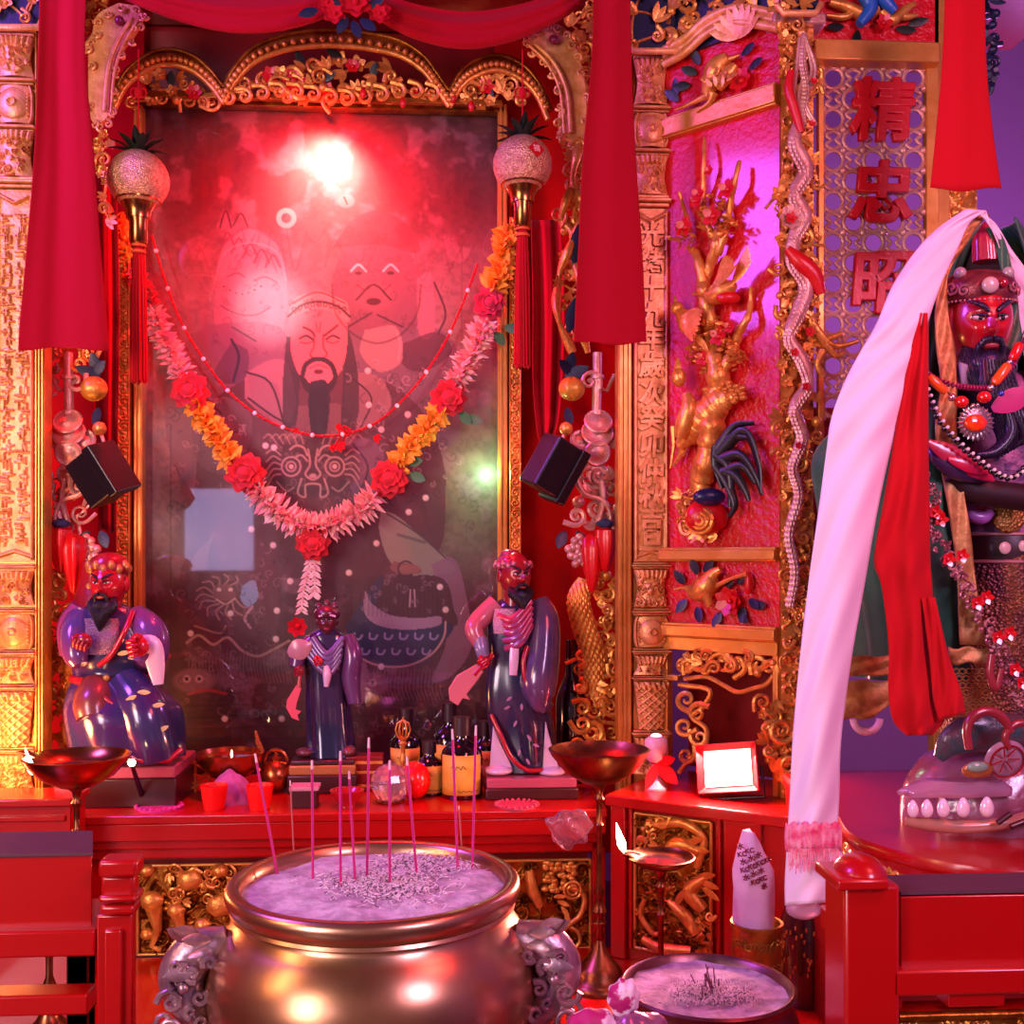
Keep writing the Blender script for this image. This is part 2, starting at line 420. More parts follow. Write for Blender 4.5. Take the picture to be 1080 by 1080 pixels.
# robe shoulders
poly([(205,520),(215,440),(250,405),(300,392),(372,392),(420,410),(455,450),(470,520),(440,600),(240,600)],'54282e',.85)
poly([(258,420),(262,392),(302,382),(312,452),(280,440)],'a07070',.9); line([(258,392),(285,404),(300,448)],2,'2a1418'); line([(262,420),(290,440),(316,452)],2,'2a1418')
poly([(365,392),(400,398),(412,430),(380,452),(362,450)],'94706c',.8); line([(368,396),(392,420),(380,452)],1.6,'2a1418')
poly([(245,360),(262,372),(258,400),(240,405),(225,395)],'583848',.8); line([(244,358),(252,376),(246,402)],2.4,'2c2030')
poly([(312,428),(362,428),(372,470),(302,470)],'74504c',.9)
poly([(230,455),(262,470),(252,500),(224,492)],'3c4058',.8)
poly([(362,470),(385,462),(405,480),(398,520),(372,520)],'7c5468',.8); line([(372,468),(388,492),(380,520)],2,'4a2838')
poly([(205,410),(260,430),(262,470),(235,500),(205,480)],'6c4858',.75); line([(215,420),(235,440),(228,462),(250,455)],1.6,'3c1c2c')
# hair curtains, beard, face, hat
poly([(302,355),(312,360),(316,400),(312,448),(300,452),(298,410)],'3a2428',.9)
poly([(358,360),(368,350),(378,400),(376,450),(360,452),(362,400)],'3a2428',.9)
poly([(306,340),(312,322),(335,314),(358,322),(366,342),(364,378),(352,402),(336,410),(320,402),(308,376)],'cc6a68',1)
poly([(304,336),(310,316),(322,310),(336,306),(352,312),(366,320),(368,340),(352,330),(336,326),(318,330)],'a07870',1)
line([(304,334),(318,322),(337,318),(356,323),(369,334)],2.4,'3c1c1c'); line([(308,320),(335,308),(364,320)],1.6,'54302c')
for k in range(9): ring(310+6.6*k,326-5*math.sin(k/8*PI),2,1,'3c1c1c')
line([(320,345),(328,349),(332,354)],2.2,'4c1c1c'); line([(356,343),(350,348),(342,354)],2.2,'4c1c1c')
line([(316,357),(323,354),(330,358)],2.,'2c1010'); line([(344,358),(351,354),(358,357)],2.,'2c1010'); line([(317,361),(324,362),(330,360)],1.2,'5c2020'); line([(345,360),(351,362),(357,360)],1.2,'5c2020')
line([(331,353),(331,366),(327,374),(333,378),(340,378),(345,373),(341,366),(341,353)],1.4,'6c2424')
line([(333,340),(335,350)],1.2,'8c3c3c'); line([(338,340),(337,350)],1.2,'8c3c3c')
poly([(316,398),(320,384),(330,377),(342,377),(352,384),(356,398),(350,412),(336,418),(322,412)],'3a2022',1)
poly([(321,398),(325,386),(336,381),(347,386),(351,398),(344,405),(336,407),(328,405)],'c07070',1)
oval(336,392,5,2.6,'5c1c1c'); line([(327,388),(336,385),(346,388)],1.8,'a04c4c')
poly([(328,402),(344,402),(348,425),(342,470),(334,478),(329,460),(325,425)],'34202a',1)
for k in range(7): line([(328+2.6*k,408),(327+2.8*k,440),(331+1.8*k,472)],.9,'1c1014',.7)
# chest medallion
oval(330,492,50,32,'4a2024',.9); 
MED='b08a7c'
for s_ in(-1,1):
    ring(330+s_*23,492,10,1.7,MED); ring(330+s_*23,492,5,1.5,MED); oval(330+s_*23,492,2.5,2.5,'d0b0a0')
    line([(330+s_*6,480),(330+s_*10,472),(330+s_*18,470),(330+s_*24,474)],2,MED)
    line([(330+s_*6,486),(330+s_*12,480),(330+s_*18,482)],1.6,MED)
    line([(330+s_*12,505),(330+s_*16,520),(330+s_*8,524),(330+s_*8,512),(330,510)],1.8,MED)
    for k in range(5): line([(330+s_*34,480+5*k),(330+s_*42,474+7*k),(330+s_*49,478+9*k)],1.4,MED,.8)
    for k in range(5): line([(330+s_*(10+7*k),468),(330+s_*(14+8*k),458),(330+s_*(20+8*k),462)],1.3,MED,.7)
    line([(330+s_*38,508),(330+s_*28,518),(330+s_*20,514)],1.4,MED,.8)
line([(325,474),(327,490),(322,500),(330,506),(338,500),(333,490),(335,474)],1.8,MED); oval(330,502,4,2.5,MED)
# right arm and sleeve with a pale cuff, dark scale skirt
poly([(402,538),(420,545),(452,572),(474,590),(476,604),(430,606),(410,590),(400,560)],'8c8470',.9); line([(402,538),(440,562),(474,592)],1.8,'4c3c38')
line([(420,564),(448,572)],3,'50484c',.7)
poly([(415,592),(438,596),(444,604),(424,606),(412,600)],'7c5048'); ring(428,600,8,1.6,'3c2028')
poly([(455,595),(480,590),(494,640),(498,680),(480,710),(455,718),(470,680),(466,640)],'84606c',.85)
poly([(385,612),(462,608),(478,640),(474,662),(380,652)],'4a2428',.95)
poly([(366,664),(374,656),(472,656),(466,680),(445,700),(415,704),(385,696),(366,680)],'2c2c48',1)
poly([(364,662),(385,628),(404,606),(398,632),(388,652),(372,664)],'3a3048',.95)
poly([(385,622),(392,636),(410,648),(440,652),(464,650),(462,660),(430,664),(400,660),(384,646)],'9c7c88',.95)
for a in range(11):
    x=378+ (a%6)*16+(8 if a>5 else 0); y=666+(0 if a<6 else 16); line([(x-4,y+2),(x-4,y+7),(x+1,y+8),(x+4,y+4)],1.6,'9c8cac')
line([(362,670),(375,690),(400,702),(430,702),(455,690),(468,672),(470,656)],1.8,'c09888')
for k in range(20): line([(390+4*k,706),(388+4*k,726),(392+4*k,738)],1,'8c6068',.55)
line([(433,622),(432,640)],1,'c0a0a0'); line([(437,622),(438,640)],1,'c0a0a0'); oval(432,600,11,5,'8c5c50')
# lower robe: lion roundel, wave band, beast shoes
poly([(190,600),(215,560),(265,560),(290,600),(292,660),(275,700),(200,690),(188,650)],'5c2c34',.7)
for k in range(12):
    a=.4+k*.42; line([(237+12*math.cos(a),628+10*math.sin(a)),(237+24*math.cos(a+.3),628+18*math.sin(a+.3)),(237+31*math.cos(a+.1),630+24*math.sin(a+.1))],1.5,'b08074',.8)
oval(236,625,13,9,'84504c',.8); oval(231,622,2.5,2,'d8b8a8'); oval(243,622,2.5,2,'d8b8a8'); line([(228,632),(238,637),(248,631)],1.6,'c89888')
poly([(255,618),(268,612),(272,630),(262,640),(254,632)],'88a0c0',.8); line([(266,640),(258,652),(264,662)],2.6,'b8888c')
for k in range(6): line([(208+3*k,582-3*k),(200+3*k,600)],1.1,'9c6c6c',.7)
line([(197,678),(210,670),(225,680),(240,672),(255,686),(272,692),(290,684),(305,676)],2.4,'b08878')
line([(205,660),(232,668),(238,660)],1.6,'b08878',.7)
for k in range(30): line([(200+3.6*k,690+3*math.sin(k)),(199+3.6*k,702+4*math.sin(k*1.3)),(203+3.6*k,720)],1,'905c5c',.5)
for cx,cy,s_ in((205,718,1),(388,722,-1)):
    oval(cx,cy,22,13,'80545c',.9,.2); line([(cx-6,cy+14),(cx+14*s_,cy+10),(cx+34*s_,cy+14)],2.5,'9c2830'); 
    for d in(-8,5): oval(cx+d,cy-2,4.2,4.2,'b08890'); oval(cx+d,cy-2,2,2,'2c1018')
poly([(374,700),(386,700),(390,730),(378,745),(370,735)],'906470',.8)
blend(sm(740,760,PY)*.7,'3c1a1e')
for k in range(6): line([(190,745+12*k),(330,742+12*k),(520,746+12*k)],1.2,'24100f',.6)
def curls(pg,n,c,a,r0,r1,seed,w=1.):
    R=random.Random(seed); xs=[p[0] for p in pg]; ys=[p[1] for p in pg]
    for _ in range(n):
        x,y=R.uniform(min(xs),max(xs)),R.uniform(min(ys),max(ys)); ins=False
        for i in range(len(pg)):
            (ax,ay),(bx,by)=pg[i],pg[(i+1)%len(pg)]
            if (ay>y)!=(by>y) and x<(bx-ax)*(y-ay)/(by-ay)+ax: ins=not ins
        if not ins: continue
        q=scroll(x,y,R.uniform(r0,r1),R.uniform(.4,1.2),R.uniform(0,6),R.choice((-1,1)),7)
        line(q,w,c,a,False)
curls([(175,400),(230,380),(250,520),(180,560)],40,'2c1418',.5,3,8,1); curls([(175,400),(230,380),(250,520),(180,560)],30,'c09490',.35,3,7,2)
curls([(205,410),(262,430),(250,500),(205,480)],30,'c0a0b0',.5,2,6,3); curls([(360,380),(470,370),(490,520),(400,540)],60,'2c1820',.5,3,8,4); curls([(360,380),(470,370),(490,520),(400,540)],45,'c8a8a8',.35,2,7,5)
curls([(190,560),(300,560),(310,760),(190,760)],90,'a07074',.38,2,8,6); curls([(190,560),(300,560),(310,760),(190,760)],60,'20100f',.5,2,8,7)
curls([(360,700),(500,700),(500,780),(360,780)],50,'a07074',.3,2,8,8); curls([(385,612),(462,608),(478,650),(380,652)],40,'907078',.5,1.5,4,9)
curls([(225,245),(300,245),(300,372),(225,372)],45,'5c3038',.5,2,7,10); curls([(350,225),(445,225),(445,345),(350,345)],45,'2c1418',.4,2,7,11); curls([(430,240),(500,240),(500,560),(430,560)],60,'3c2828',.35,3,9,12)
curls([(280,440),(392,440),(392,540),(280,540)],60,'9c7468',.35,2,6,13); curls([(306,316),(366,316),(366,334),(306,334)],26,'502420',.6,1,3,14)
for k in range(16): line([(262+2*k,392+.9*k),(268+2.3*k,440+.6*k)],.8,'5c3840',.35,False); line([(410-2*k,396+.9*k),(404-2.3*k,442+.6*k)],.8,'5c3840',.35,False)
for k in range(22): line([(372+4.4*k,612+abs(k-11)*.6),(370+4.6*k,650)],.7,'2c1418',.5,False)
for k in range(40): line([(372+2.5*k,684+8*math.sin(k/39*PI)+10*math.sin(k/39*PI)),(371+2.5*k,722+6*math.sin(k))],.8,'80586c',.45,False)
line([(230,262),(262,240),(296,258)],2,'703c44',.7); line([(226,300),(236,268),(262,256),(292,266),(302,296)],1.4,'b08084',.7)
line([(268,296),(280,292),(292,298)],1.6,'3c1c20',.7); line([(240,292),(250,288),(258,292)],1.6,'3c1c20',.7)
for s_ in(-1,1): oval(395+s_*17,288,4,2,'1c0c10',.9)
line([(350,300),(354,330),(372,352),(398,362),(424,352),(440,330),(444,300)],2,'2c1418',.6); line([(376,300),(386,306),(394,300),(404,306),(412,300)],1.6,'3c1c20',.7)
# seams of the board, pearl studs, painted reflections
line([(160,430),(160,800)],1,'3c2020',.5,False); line([(487,115),(487,420)],1.1,'5c4038',.6,False); line([(180,450),(180,800)],1.,'3c2020',.6,False)
for k in range(14): ring(166+10*(k%2),440+24*k,1.6,1,'6c4040',.6)
for x,y in((388,391),(389,427),(430,437),(402,453),(449,525),(431,540),(397,573),(368,604),(265,558),(288,575),(306,613),(292,644),(464,619),(470,643),(243,647),(291,674),(237,758),(297,758),(280,470),(289,472),(201,668),(402,703)):
    oval(x,y,3.1,3.1,'e8d0c0',1,.3); oval(x+.8,y+.8,1.4,1.4,'c8a8a0',.6)
ring(302,230,8,5,'d89088',.8)  # ring-shaped glint of the glass, painted into the canvas colour
oval(365,212,9,7,'c86060',.8); line([(363,208),(366,215)],2,'301010')  # oval glint, likewise put into the canvas colour
mp=MB(); k=0
mp.v=[FP.p(us[i],vs[j],0) for j in range(NV) for i in range(NU)]
mp.f=[(j*NU+i,j*NU+i+1,(j+1)*NU+i+1,(j+1)*NU+i) for j in range(NV-1) for i in range(NU-1)]
PAINT=bpy.data.materials.new('painted_canvas'); PAINT.use_nodes=True
nt=PAINT.node_tree; b=nt.nodes['Principled BSDF']; b.inputs['Roughness'].default_value=.45
at_=nt.nodes.new('ShaderNodeVertexColor'); at_.layer_name='paint'; nt.links.new(at_.outputs[0],b.inputs['Base Color'])
nn_=nt.nodes.new('ShaderNodeTexNoise'); nn_.inputs['Scale'].default_value=14; bu=nt.nodes.new('ShaderNodeBump'); bu.inputs['Strength'].default_value=.3; bu.inputs['Distance'].default_value=.01
nt.links.new(nn_.outputs[0],bu.inputs['Height']); nt.links.new(bu.outputs[0],b.inputs['Normal'])
root=thing('framed_painting','tall glazed painting of a red-faced bearded general in the central altar niche','painting',at(338,830,3.6))
o=mp.build('canvas',PAINT,root)
ca=o.data.color_attributes.new('paint','FLOAT_COLOR','POINT')
ca.data.foreach_set('color',np.concatenate([IMG.reshape(-1,3),np.ones((NU*NV,1))],1).astype(np.float32).ravel())
m=MB(); m.fbox(FP,u0-.01,u1+.01,v0-.01,v1+.01,-.03,-.004); m.build('backing_board',REDD,root,smooth=False)
g=bpy.data.materials.new('picture_glass'); g.use_nodes=True; nt=g.node_tree; nt.nodes.clear()
ou=nt.nodes.new('ShaderNodeOutputMaterial'); mx=nt.nodes.new('ShaderNodeMixShader'); tr=nt.nodes.new('ShaderNodeBsdfTransparent'); gl=nt.nodes.new('ShaderNodeBsdfGlossy'); lw=nt.nodes.new('ShaderNodeLayerWeight'); lw.inputs[0].default_value=.5; pw=nt.nodes.new('ShaderNodeMath'); pw.operation='POWER'; pw.inputs[1].default_value=5; fn=nt.nodes.new('ShaderNodeMath'); fn.operation='MULTIPLY_ADD'; fn.inputs[1].default_value=.93; fn.inputs[2].default_value=.045; nt.links.new(lw.outputs['Facing'],pw.inputs[0]); nt.links.new(pw.outputs[0],fn.inputs[0])
gl.inputs['Roughness'].default_value=.03; tr.inputs[0].default_value=(.96,.96,.96,1)
nt.links.new(fn.outputs[0],mx.inputs[0]); nt.links.new(tr.outputs[0],mx.inputs[1]); nt.links.new(gl.outputs[0],mx.inputs[2]); nt.links.new(mx.outputs[0],ou.inputs[0])
GLASSP=g
m=MB(); m.fbox(FP,u0,u1,v0,v1,.018,.022); m.build('glass_pane',GLASSP,root,smooth=False)
# gilt frame of the niche: carved strip and plain strip on either side, thin fillet across the top
fr=YF(3.56); root=thing('niche_frame','gilt picture frame with carved scroll strips enclosing the big painting','frame',at(338,850,3.56))
for (a,bq,c_,d_) in((125,139,142,151),(537,549,525,535)):
    m=MB(); uu=fr.rect(a,232,bq,830); k=fr.px()
    m.fbox(fr,uu[0],uu[1],uu[2],uu[3],-.02,.016)
    st=[]; v=uu[2]; sg=1; w=uu[1]-uu[0]
    while v<uu[3]:
        st.append((scroll((uu[0]+uu[1])/2,v,w*.36,1.2,PI/2*sg,sg,12,tail=w*.3),.0034,.009)); 
        st.append(([((uu[0]+uu[1])/2-sg*w*.1,v+w*.45),((uu[0]+uu[1])/2+sg*w*.35,v+w*.7)],.004,.007)); v+=w*.92; sg=-sg
    st.append(([(uu[0]+.002,uu[2]),(uu[0]+.002,uu[3])],.003,.009)); st.append(([(uu[1]-.002,uu[2]),(uu[1]-.002,uu[3])],.003,.009))
    A=heights(uu[0],uu[1],uu[2],uu[3],.0022,st); relief(m,fr,*A,.02)
    m.build('carved_strip',GOLD,root,auto=80)
    m=MB(); uu=fr.rect(c_,112,d_,830); w=uu[1]-uu[0]
    m.fbox(fr,uu[0],uu[1],uu[2],uu[3],-.03,.012); m.fbox(fr,uu[0]+w*.15,uu[0]+w*.4,uu[2],uu[3],.01,.02); m.fbox(fr,uu[0]+w*.6,uu[1]-w*.1,uu[2],uu[3],.01,.017)
    m.build('plain_strip',GOLDS,root,bevel=.001)
m=MB(); m.pbox(fr,142,107,535,113,-.03,.012); m.build('top_fillet',GOLDD,root,bevel=.001)
# ================================================================ cusped arch valance above the painting
fr=YF(3.50); root=thing('arch_valance','gilt cusped arch moulding with openwork carving across the niche top','carving',at(345,112,3.5))
arches=[[(118,112),(132,84),(155,66),(178,60),(202,66),(222,82),(236,100)],
        [(236,100),(248,78),(268,58),(300,45),(340,40),(380,42),(420,50),(446,66),(460,84),(474,104)],
        [(474,104),(486,84),(502,72),(524,66),(548,74),(566,92),(578,118)]]
m=MB(); m2=MB(); m3=MB()
for A in arches:
    P=cat(A,8); c0=[fr.q(p[0],p[1],.02) for p in P]; k=fr.px()
    m.tube(c0,6.5*k,10,flat=(.6,1)); 
    m2.tube([fr.q(p[0],p[1]+8,.03) for p in P],3.2*k,8); m.tube([fr.q(p[0],p[1]-8,.03) for p in P],2.2*k,8)
    for i in range(0,len(P)-1,1):
        p=P[i]; 
        if i%2==0: m2.ell(fr.q(p[0],p[1]+1,.045),(3.2*k,2.4*k,3.2*k),n=8,m=5)
m.build('arch_moulding',GOLDD,root); m2.build('beaded_moulding',GOLD,root)
dense(m3,fr,[(135,108),(150,84),(180,76),(215,95),(226,108)],16,6,10,2.2,11,0,.03)
dense(m3,fr,[(244,108),(262,80),(310,62),(400,62),(440,84),(462,108)],34,6,11,2.3,12,0,.03)
dense(m3,fr,[(484,112),(500,86),(530,82),(560,110)],14,6,9,2.2,13,0,.03)
for x in range(240,470,18): scrollpx(m3,fr,x,100+4*math.sin(x),8,1.2,x*.7,1 if x%36 else -1,2.8,.03,tail=10)
m3.build('openwork_scrolls',GOLD,root)
for x,y,r in((205,98,9),(310,85,13),(286,80,10),(150,95,6),(372,70,8),(440,97,6),(512,92,9),(345,95,8)): m=MB(); flowerpx(m,fr,x,y,r,6,.02); m.build('red_flower',REDPAINT,root)
for x,y in((383,98),(425,108),(497,112),(478,103)): m=MB(); m.ell(fr.q(x,y,.04),(.010,.010,.018),n=10,m=6); m.build('red_bud',REDPAINT,root)

for x,y,a in((320,70,2.),(340,85,.5),(392,82,1.2),(300,102,.2),(360,60,2.8),(180,92,1.5),(520,104,2.2)): m=MB(); leafpx(m,fr,x,y,a,16,9,.01); m.build('dark_leaf',DKGREEN,root)
m=MB(); m.pbox(fr,148,100,530,106,0,.02); m.build('base_rail',GOLDD,root,bevel=.002)
m=MB(); m.pbox(YF(3.66),120,-60,580,104,-.03,0); m.build('red_back_panel',REDD,root,smooth=False)
# ================================================================ big curved brackets each side
def bracket(s,label,poly_,band,seed,jew,buds):
    fr=YF(3.34); root=thing('carved_bracket',label,'carving',at(poly_[0][0],140,3.34),'curved gilt brackets')
    P=cat(poly_+[poly_[0]],5); out=[fr.q(p[0],p[1],.0) for p in P[:-1]]
    m=MB(); m.prism(out,fr.n*.03); m.build('bracket_body',GOLDP,root,bevel=.004,auto=40)
    m=MB(); k=fr.px()
    B=cat(band,8); m.tube([fr.q(p[0],p[1],.045) for p in B],2.4*k,8); m.tube([fr.q(p[0]+s*7,p[1]+1,.042) for p in B],1.5*k,8)
    for i in range(0,len(B),4):
        p=B[i]; scrollpx(m,fr,p[0]-s*-9,p[1],4.2,1.1,i,s,1.3,.04)
    E=P
    for i in range(0,len(E)-1,3): scrollpx(m,fr,E[i][0],E[i][1],4.6,1.1,i*1.1,s,1.7,.035)
    m.build('scroll_edging',GOLDP,root)
    m=MB()
    for x,y in jew: m.ell(fr.q(x,y,.05),5*k,n=12,m=8)
    m.build('painted_boss',mat('plum_paint','7a1838',.3),root)
    return root
bracket(1,'curved gilt bracket at the upper left corner of the niche',[(128,8),(152,14),(146,34),(128,60),(120,90),(118,124),(106,134),(97,122),(96,60),(92,52),(100,40),(106,20)],[(140,18),(124,44),(114,74),(110,118)],1,[(126,22)],0)
bracket(-1,'curved gilt bracket at the upper right corner of the niche',[(556,42),(574,30),(592,32),(604,48),(612,70),(618,110),(614,150),(604,154),(592,146),(588,130),(590,100),(580,74),(562,56)],[(564,46),(584,66),(598,96),(602,140)],2,[(584,42)],0)
# gold carved stuff glimpsed above the swag
fr=YF(3.56); m=MB(); dense(m,fr,[(420,-20),(590,-20),(570,26),(520,34),(455,30)],34,6,12,2.4,21,0,.05,.6); dense(m,fr,[(236,-20),(290,-20),(280,6),(245,6)],10,5,8,2,22,0,.03)
for i in range(7): leafpx(m,fr,478,22,.3+i*.42,34,10,.05,.2)
o=m.build('carved_frieze',GOLD); tag(o,'gilt carved flower frieze showing above the red swags at the very top','carving')
m=MB(); dense(m,YF(3.42),[(70,-10),(112,-10),(112,10),(96,40),(84,30)],14,5,9,2,23,0,.04); o=m.build('carved_corner',GOLD); tag(o,'small gilt carving between left drape and left curved bracket','carving')
m=MB(); dense(m,YF(3.42),[(596,26),(625,0),(628,110),(622,150),(612,60)],22,6,10,2,24,0,.03); o=m.build('carved_corner',GOLD); tag(o,'gilt carved leaves between right curved bracket and right drape','carving')
# ================================================================ carved pillars
def pillar(label,xc,hw,rows,Y,strip,chars,mt):
    fr=YF(Y); root=thing('carved_pillar',label,'pillar',at(xc,870,Y),'gilt pillars flanking the niche'); k=fr.px()
    ca=fr.uv(xc,500)[0]; H=hw*k
    def vv(y): return fr.uv(xc,y)[1]
    m=MB(); m.fbox(fr,ca-H*.92,ca+H*.92,EYE*0+vv(1050),vv(-60),-.09,-.012); m.build('shaft',GOLDS,root,bevel=.002)
    for (ya,yb,ty) in rows:
        m=MB(); a,bq=vv(yb),vv(ya); h=bq-a; R=random.Random(int(ya)+int(xc))
        if ty=='mold':
            n_=3
            for i in range(n_):
                w=H*(1.0+.1*(1-abs(i-1))); m.fbox(fr,ca-w,ca+w,a+h*i/n_+.001,a+h*(i+1)/n_-.001,-.02,.02+.012*(1-abs(i-1)))
            m.build('moulding',mt,root,bevel=.003); continue
        st=[]
        u_0,u_1=ca-H*.93,ca+H*.93; w=u_1-u_0
        if ty=='boss':
            st=[([(ca,a+h/2),(ca+1e-4,a+h/2)],h*.42,.012)]
            for r_ in(h*.10,): st.append(([(ca+r_*math.cos(t),a+h/2+r_*math.sin(t)) for t in np.linspace(0,2*PI,12)],h*.035,.020))
            for s_ in(-1,1):
                for q in range(7): st.append(([(ca+s_*w*.38,a+h*(.18+.1*q)),(ca+s_*w*.38,a+h*(.18+.1*q)+1e-4)],.0035,.012))
                st.append(([(ca+s_*w*.47,a),(ca+s_*w*.47,bq)],.004,.010))
            us_,vs_,HH=heights(u_0,u_1,a,bq,.0018,st,.0)
        elif ty=='lattice':
            for q in range(-5,10):
                st.append(([(u_0,a+h*q*.16),(u_1,a+h*(q*.16+.5))],.004,.012)); st.append(([(u_1,a+h*q*.16),(u_0,a+h*(q*.16+.5))],.004,.012))
            st+= [([(u_0+w*.05+w*.16*i,bq-.006),(u_0+w*.1+w*.16*i,bq-.02)],.007,.018) for i in range(7)]
            us_,vs_,HH=heights(u_0,u_1,a,bq,.0018,st)
        elif ty=='panel':
            st=[([(u_0+.004,a+.01),(u_0+.004,bq-.01)],.005,.012),([(u_1-.004,a+.01),(u_1-.004,bq-.01)],.005,.012),([(u_0,a+.012),(ca,a+.03),(u_1,a+.012)],.005,.010),([(u_0,bq-.012),(ca,bq-.04),(u_1,bq-.012)],.005,.012)]
            if not chars:
                v=a+.05
                while v<bq-.07:
                    for c_ in(-.22,.22):
                        for q in range(5):
                            x_=ca+c_*w+R.uniform(-.13,.13)*w; y_=v+R.uniform(0,.022)
                            if R.random()<.5: st.append(([(x_-w*.09,y_),(x_+w*.09,y_)],.0026,.009))
                            else: st.append(([(x_,y_-.008),(x_,y_+.008)],.0026,.009))
                    v+=.027
            us_,vs_,HH=heights(u_0,u_1,a,bq,.0018 if not chars else .003,st)
        else:
            st=rand_scrolls(u_0,u_1,a,bq,16,.008,.017,int(ya*7+xc),.013,.5)
            for i in range(7): st.append(([(u_0+w*(i+.5)/7,bq-.004),(u_0+w*(i+.5)/7,bq-.02)],w*.07,.014))
            us_,vs_,HH=heights(u_0,u_1,a,bq,.0018,st)
        if ty in('vase','boss','lattice'):
            prof={'vase':lambda t:.82+.22*abs(2*t-1)**1.6,'boss':lambda t:1.04-.16*abs(2*t-1)**4,'lattice':lambda t:.72+.32*t**1.3}[ty]
        else: prof=lambda t:1.0
        k0=len(m.v); relief(m,fr,us_,vs_,HH,.006)
        for i in range(k0,len(m.v)):
            q=m.v[i]; t=((q-fr.o).dot(fr.v)-a)/h; t=min(1,max(0,t)); du=(q-fr.o).dot(fr.u)-ca; sc_=prof(t)
            bulge=.018*(1-(du/H)**2)*(1 if ty!='panel' else .1)
            m.v[i]=q+fr.u*(du*(sc_-1))+fr.n*bulge
        m.build({'vase':'carved_block','boss':'boss_block','lattice':'lattice_block','panel':'inscription_panel' if chars else 'fret_panel'}[ty],mt,root,auto=80)
    # the plain gold strip beside it
    m=MB(); a,bq=strip; uu=fr.rect(a,20,bq,860); w=uu[1]-uu[0]
    m.fbox(fr,uu[0],uu[1],uu[2],uu[3],-.06,.0)
    for t in(.08,.4,.75): m.fbox(fr,uu[0]+w*t,uu[0]+w*(t+.17),uu[2],uu[3],-.001,.008)
    m.build('side_strip',GOLDS,root,bevel=.001)
    if chars:
        for ch,y,s_ in chars:
            text_obj(ch,mt,root,fr.p(ca,vv(y),.012),fR(fr),27*k,.006,.0012,'raised_character',.05,.0012)
    return root
LR=[(30,41,'mold'),(42,83,'vase'),(84,92,'mold'),(93,132,'boss'),(133,141,'mold'),(141,188,'vase'),(188,200,'mold'),(201,592,'panel'),(594,601,'mold'),(602,638,'vase'),(640,647,'mold'),(648,684,'boss'),(685,692,'mold'),(693,720,'vase'),(721,728,'mold'),(729,786,'lattice'),(787,794,'mold'),(795,835,'vase')]
RR=[(54,65,'mold'),(66,112,'vase'),(113,121,'mold'),(122,157,'boss'),(158,166,'mold'),(167,207,'vase'),(207,220,'mold'),(221,592,'panel'),(593,600,'mold'),(601,640,'vase'),(641,649,'mold'),(650,682,'boss'),(683,690,'mold'),(691,711,'vase'),(712,717,'mold'),(718,768,'lattice'),(769,776,'mold'),(777,815,'vase')]
CH=list(zip('光緒十九年歲次癸卯仲秋吉旦',(250,278,307,335,359,388,417,444,472,499,525,549,571),[1]*13))
pillar('carved gilt pillar with small fretwork at the left edge',17,20,LR,3.2,(37,47),None,GOLDP)
pillar('carved gilt pillar with a raised column of Chinese characters',686,19,RR,3.2,(652,666),CH,GOLDP)
# corner reliefs at the head of the pillars
def cornice(label,x0,y0,x1,y1,Y,seed,fr=None,gold=10):
    fr=fr or YF(Y); root=thing('painted_cornice',label,'carving',fr.q((x0+x1)/2,y1,0))
    m=MB(); m.pbox(fr,x0,y0,x1,y1,-.05,.0); m.build('navy_ground',NAVY,root,bevel=.003)
    m=MB(); dense(m,fr,[(x0+3,y0),(x1-3,y0),(x1-3,y1-4),(x0+3,y1-4)],gold,6,11,2.4,seed,.005,.02,.7); m.build('gilt_leaves',GOLD,root)
    m=MB(); a=[fr.q(x0-2,y1-8,.02),fr.q(x0+4,y1,.03),fr.q(x1-4,y1,.03),fr.q(x1+2,y1-10,.02)]; k=fr.px(); m.tube([V(p) for p in a],3.5*k,8); m.build('lower_moulding',GOLDP,root)
cornice('navy blue cornice block with gilt flowers at the top left corner',-30,-40,44,29,3.16,31)
cornice('navy blue cornice block with gilt flowers right of the right drape',664,-30,722,54,3.16,32)
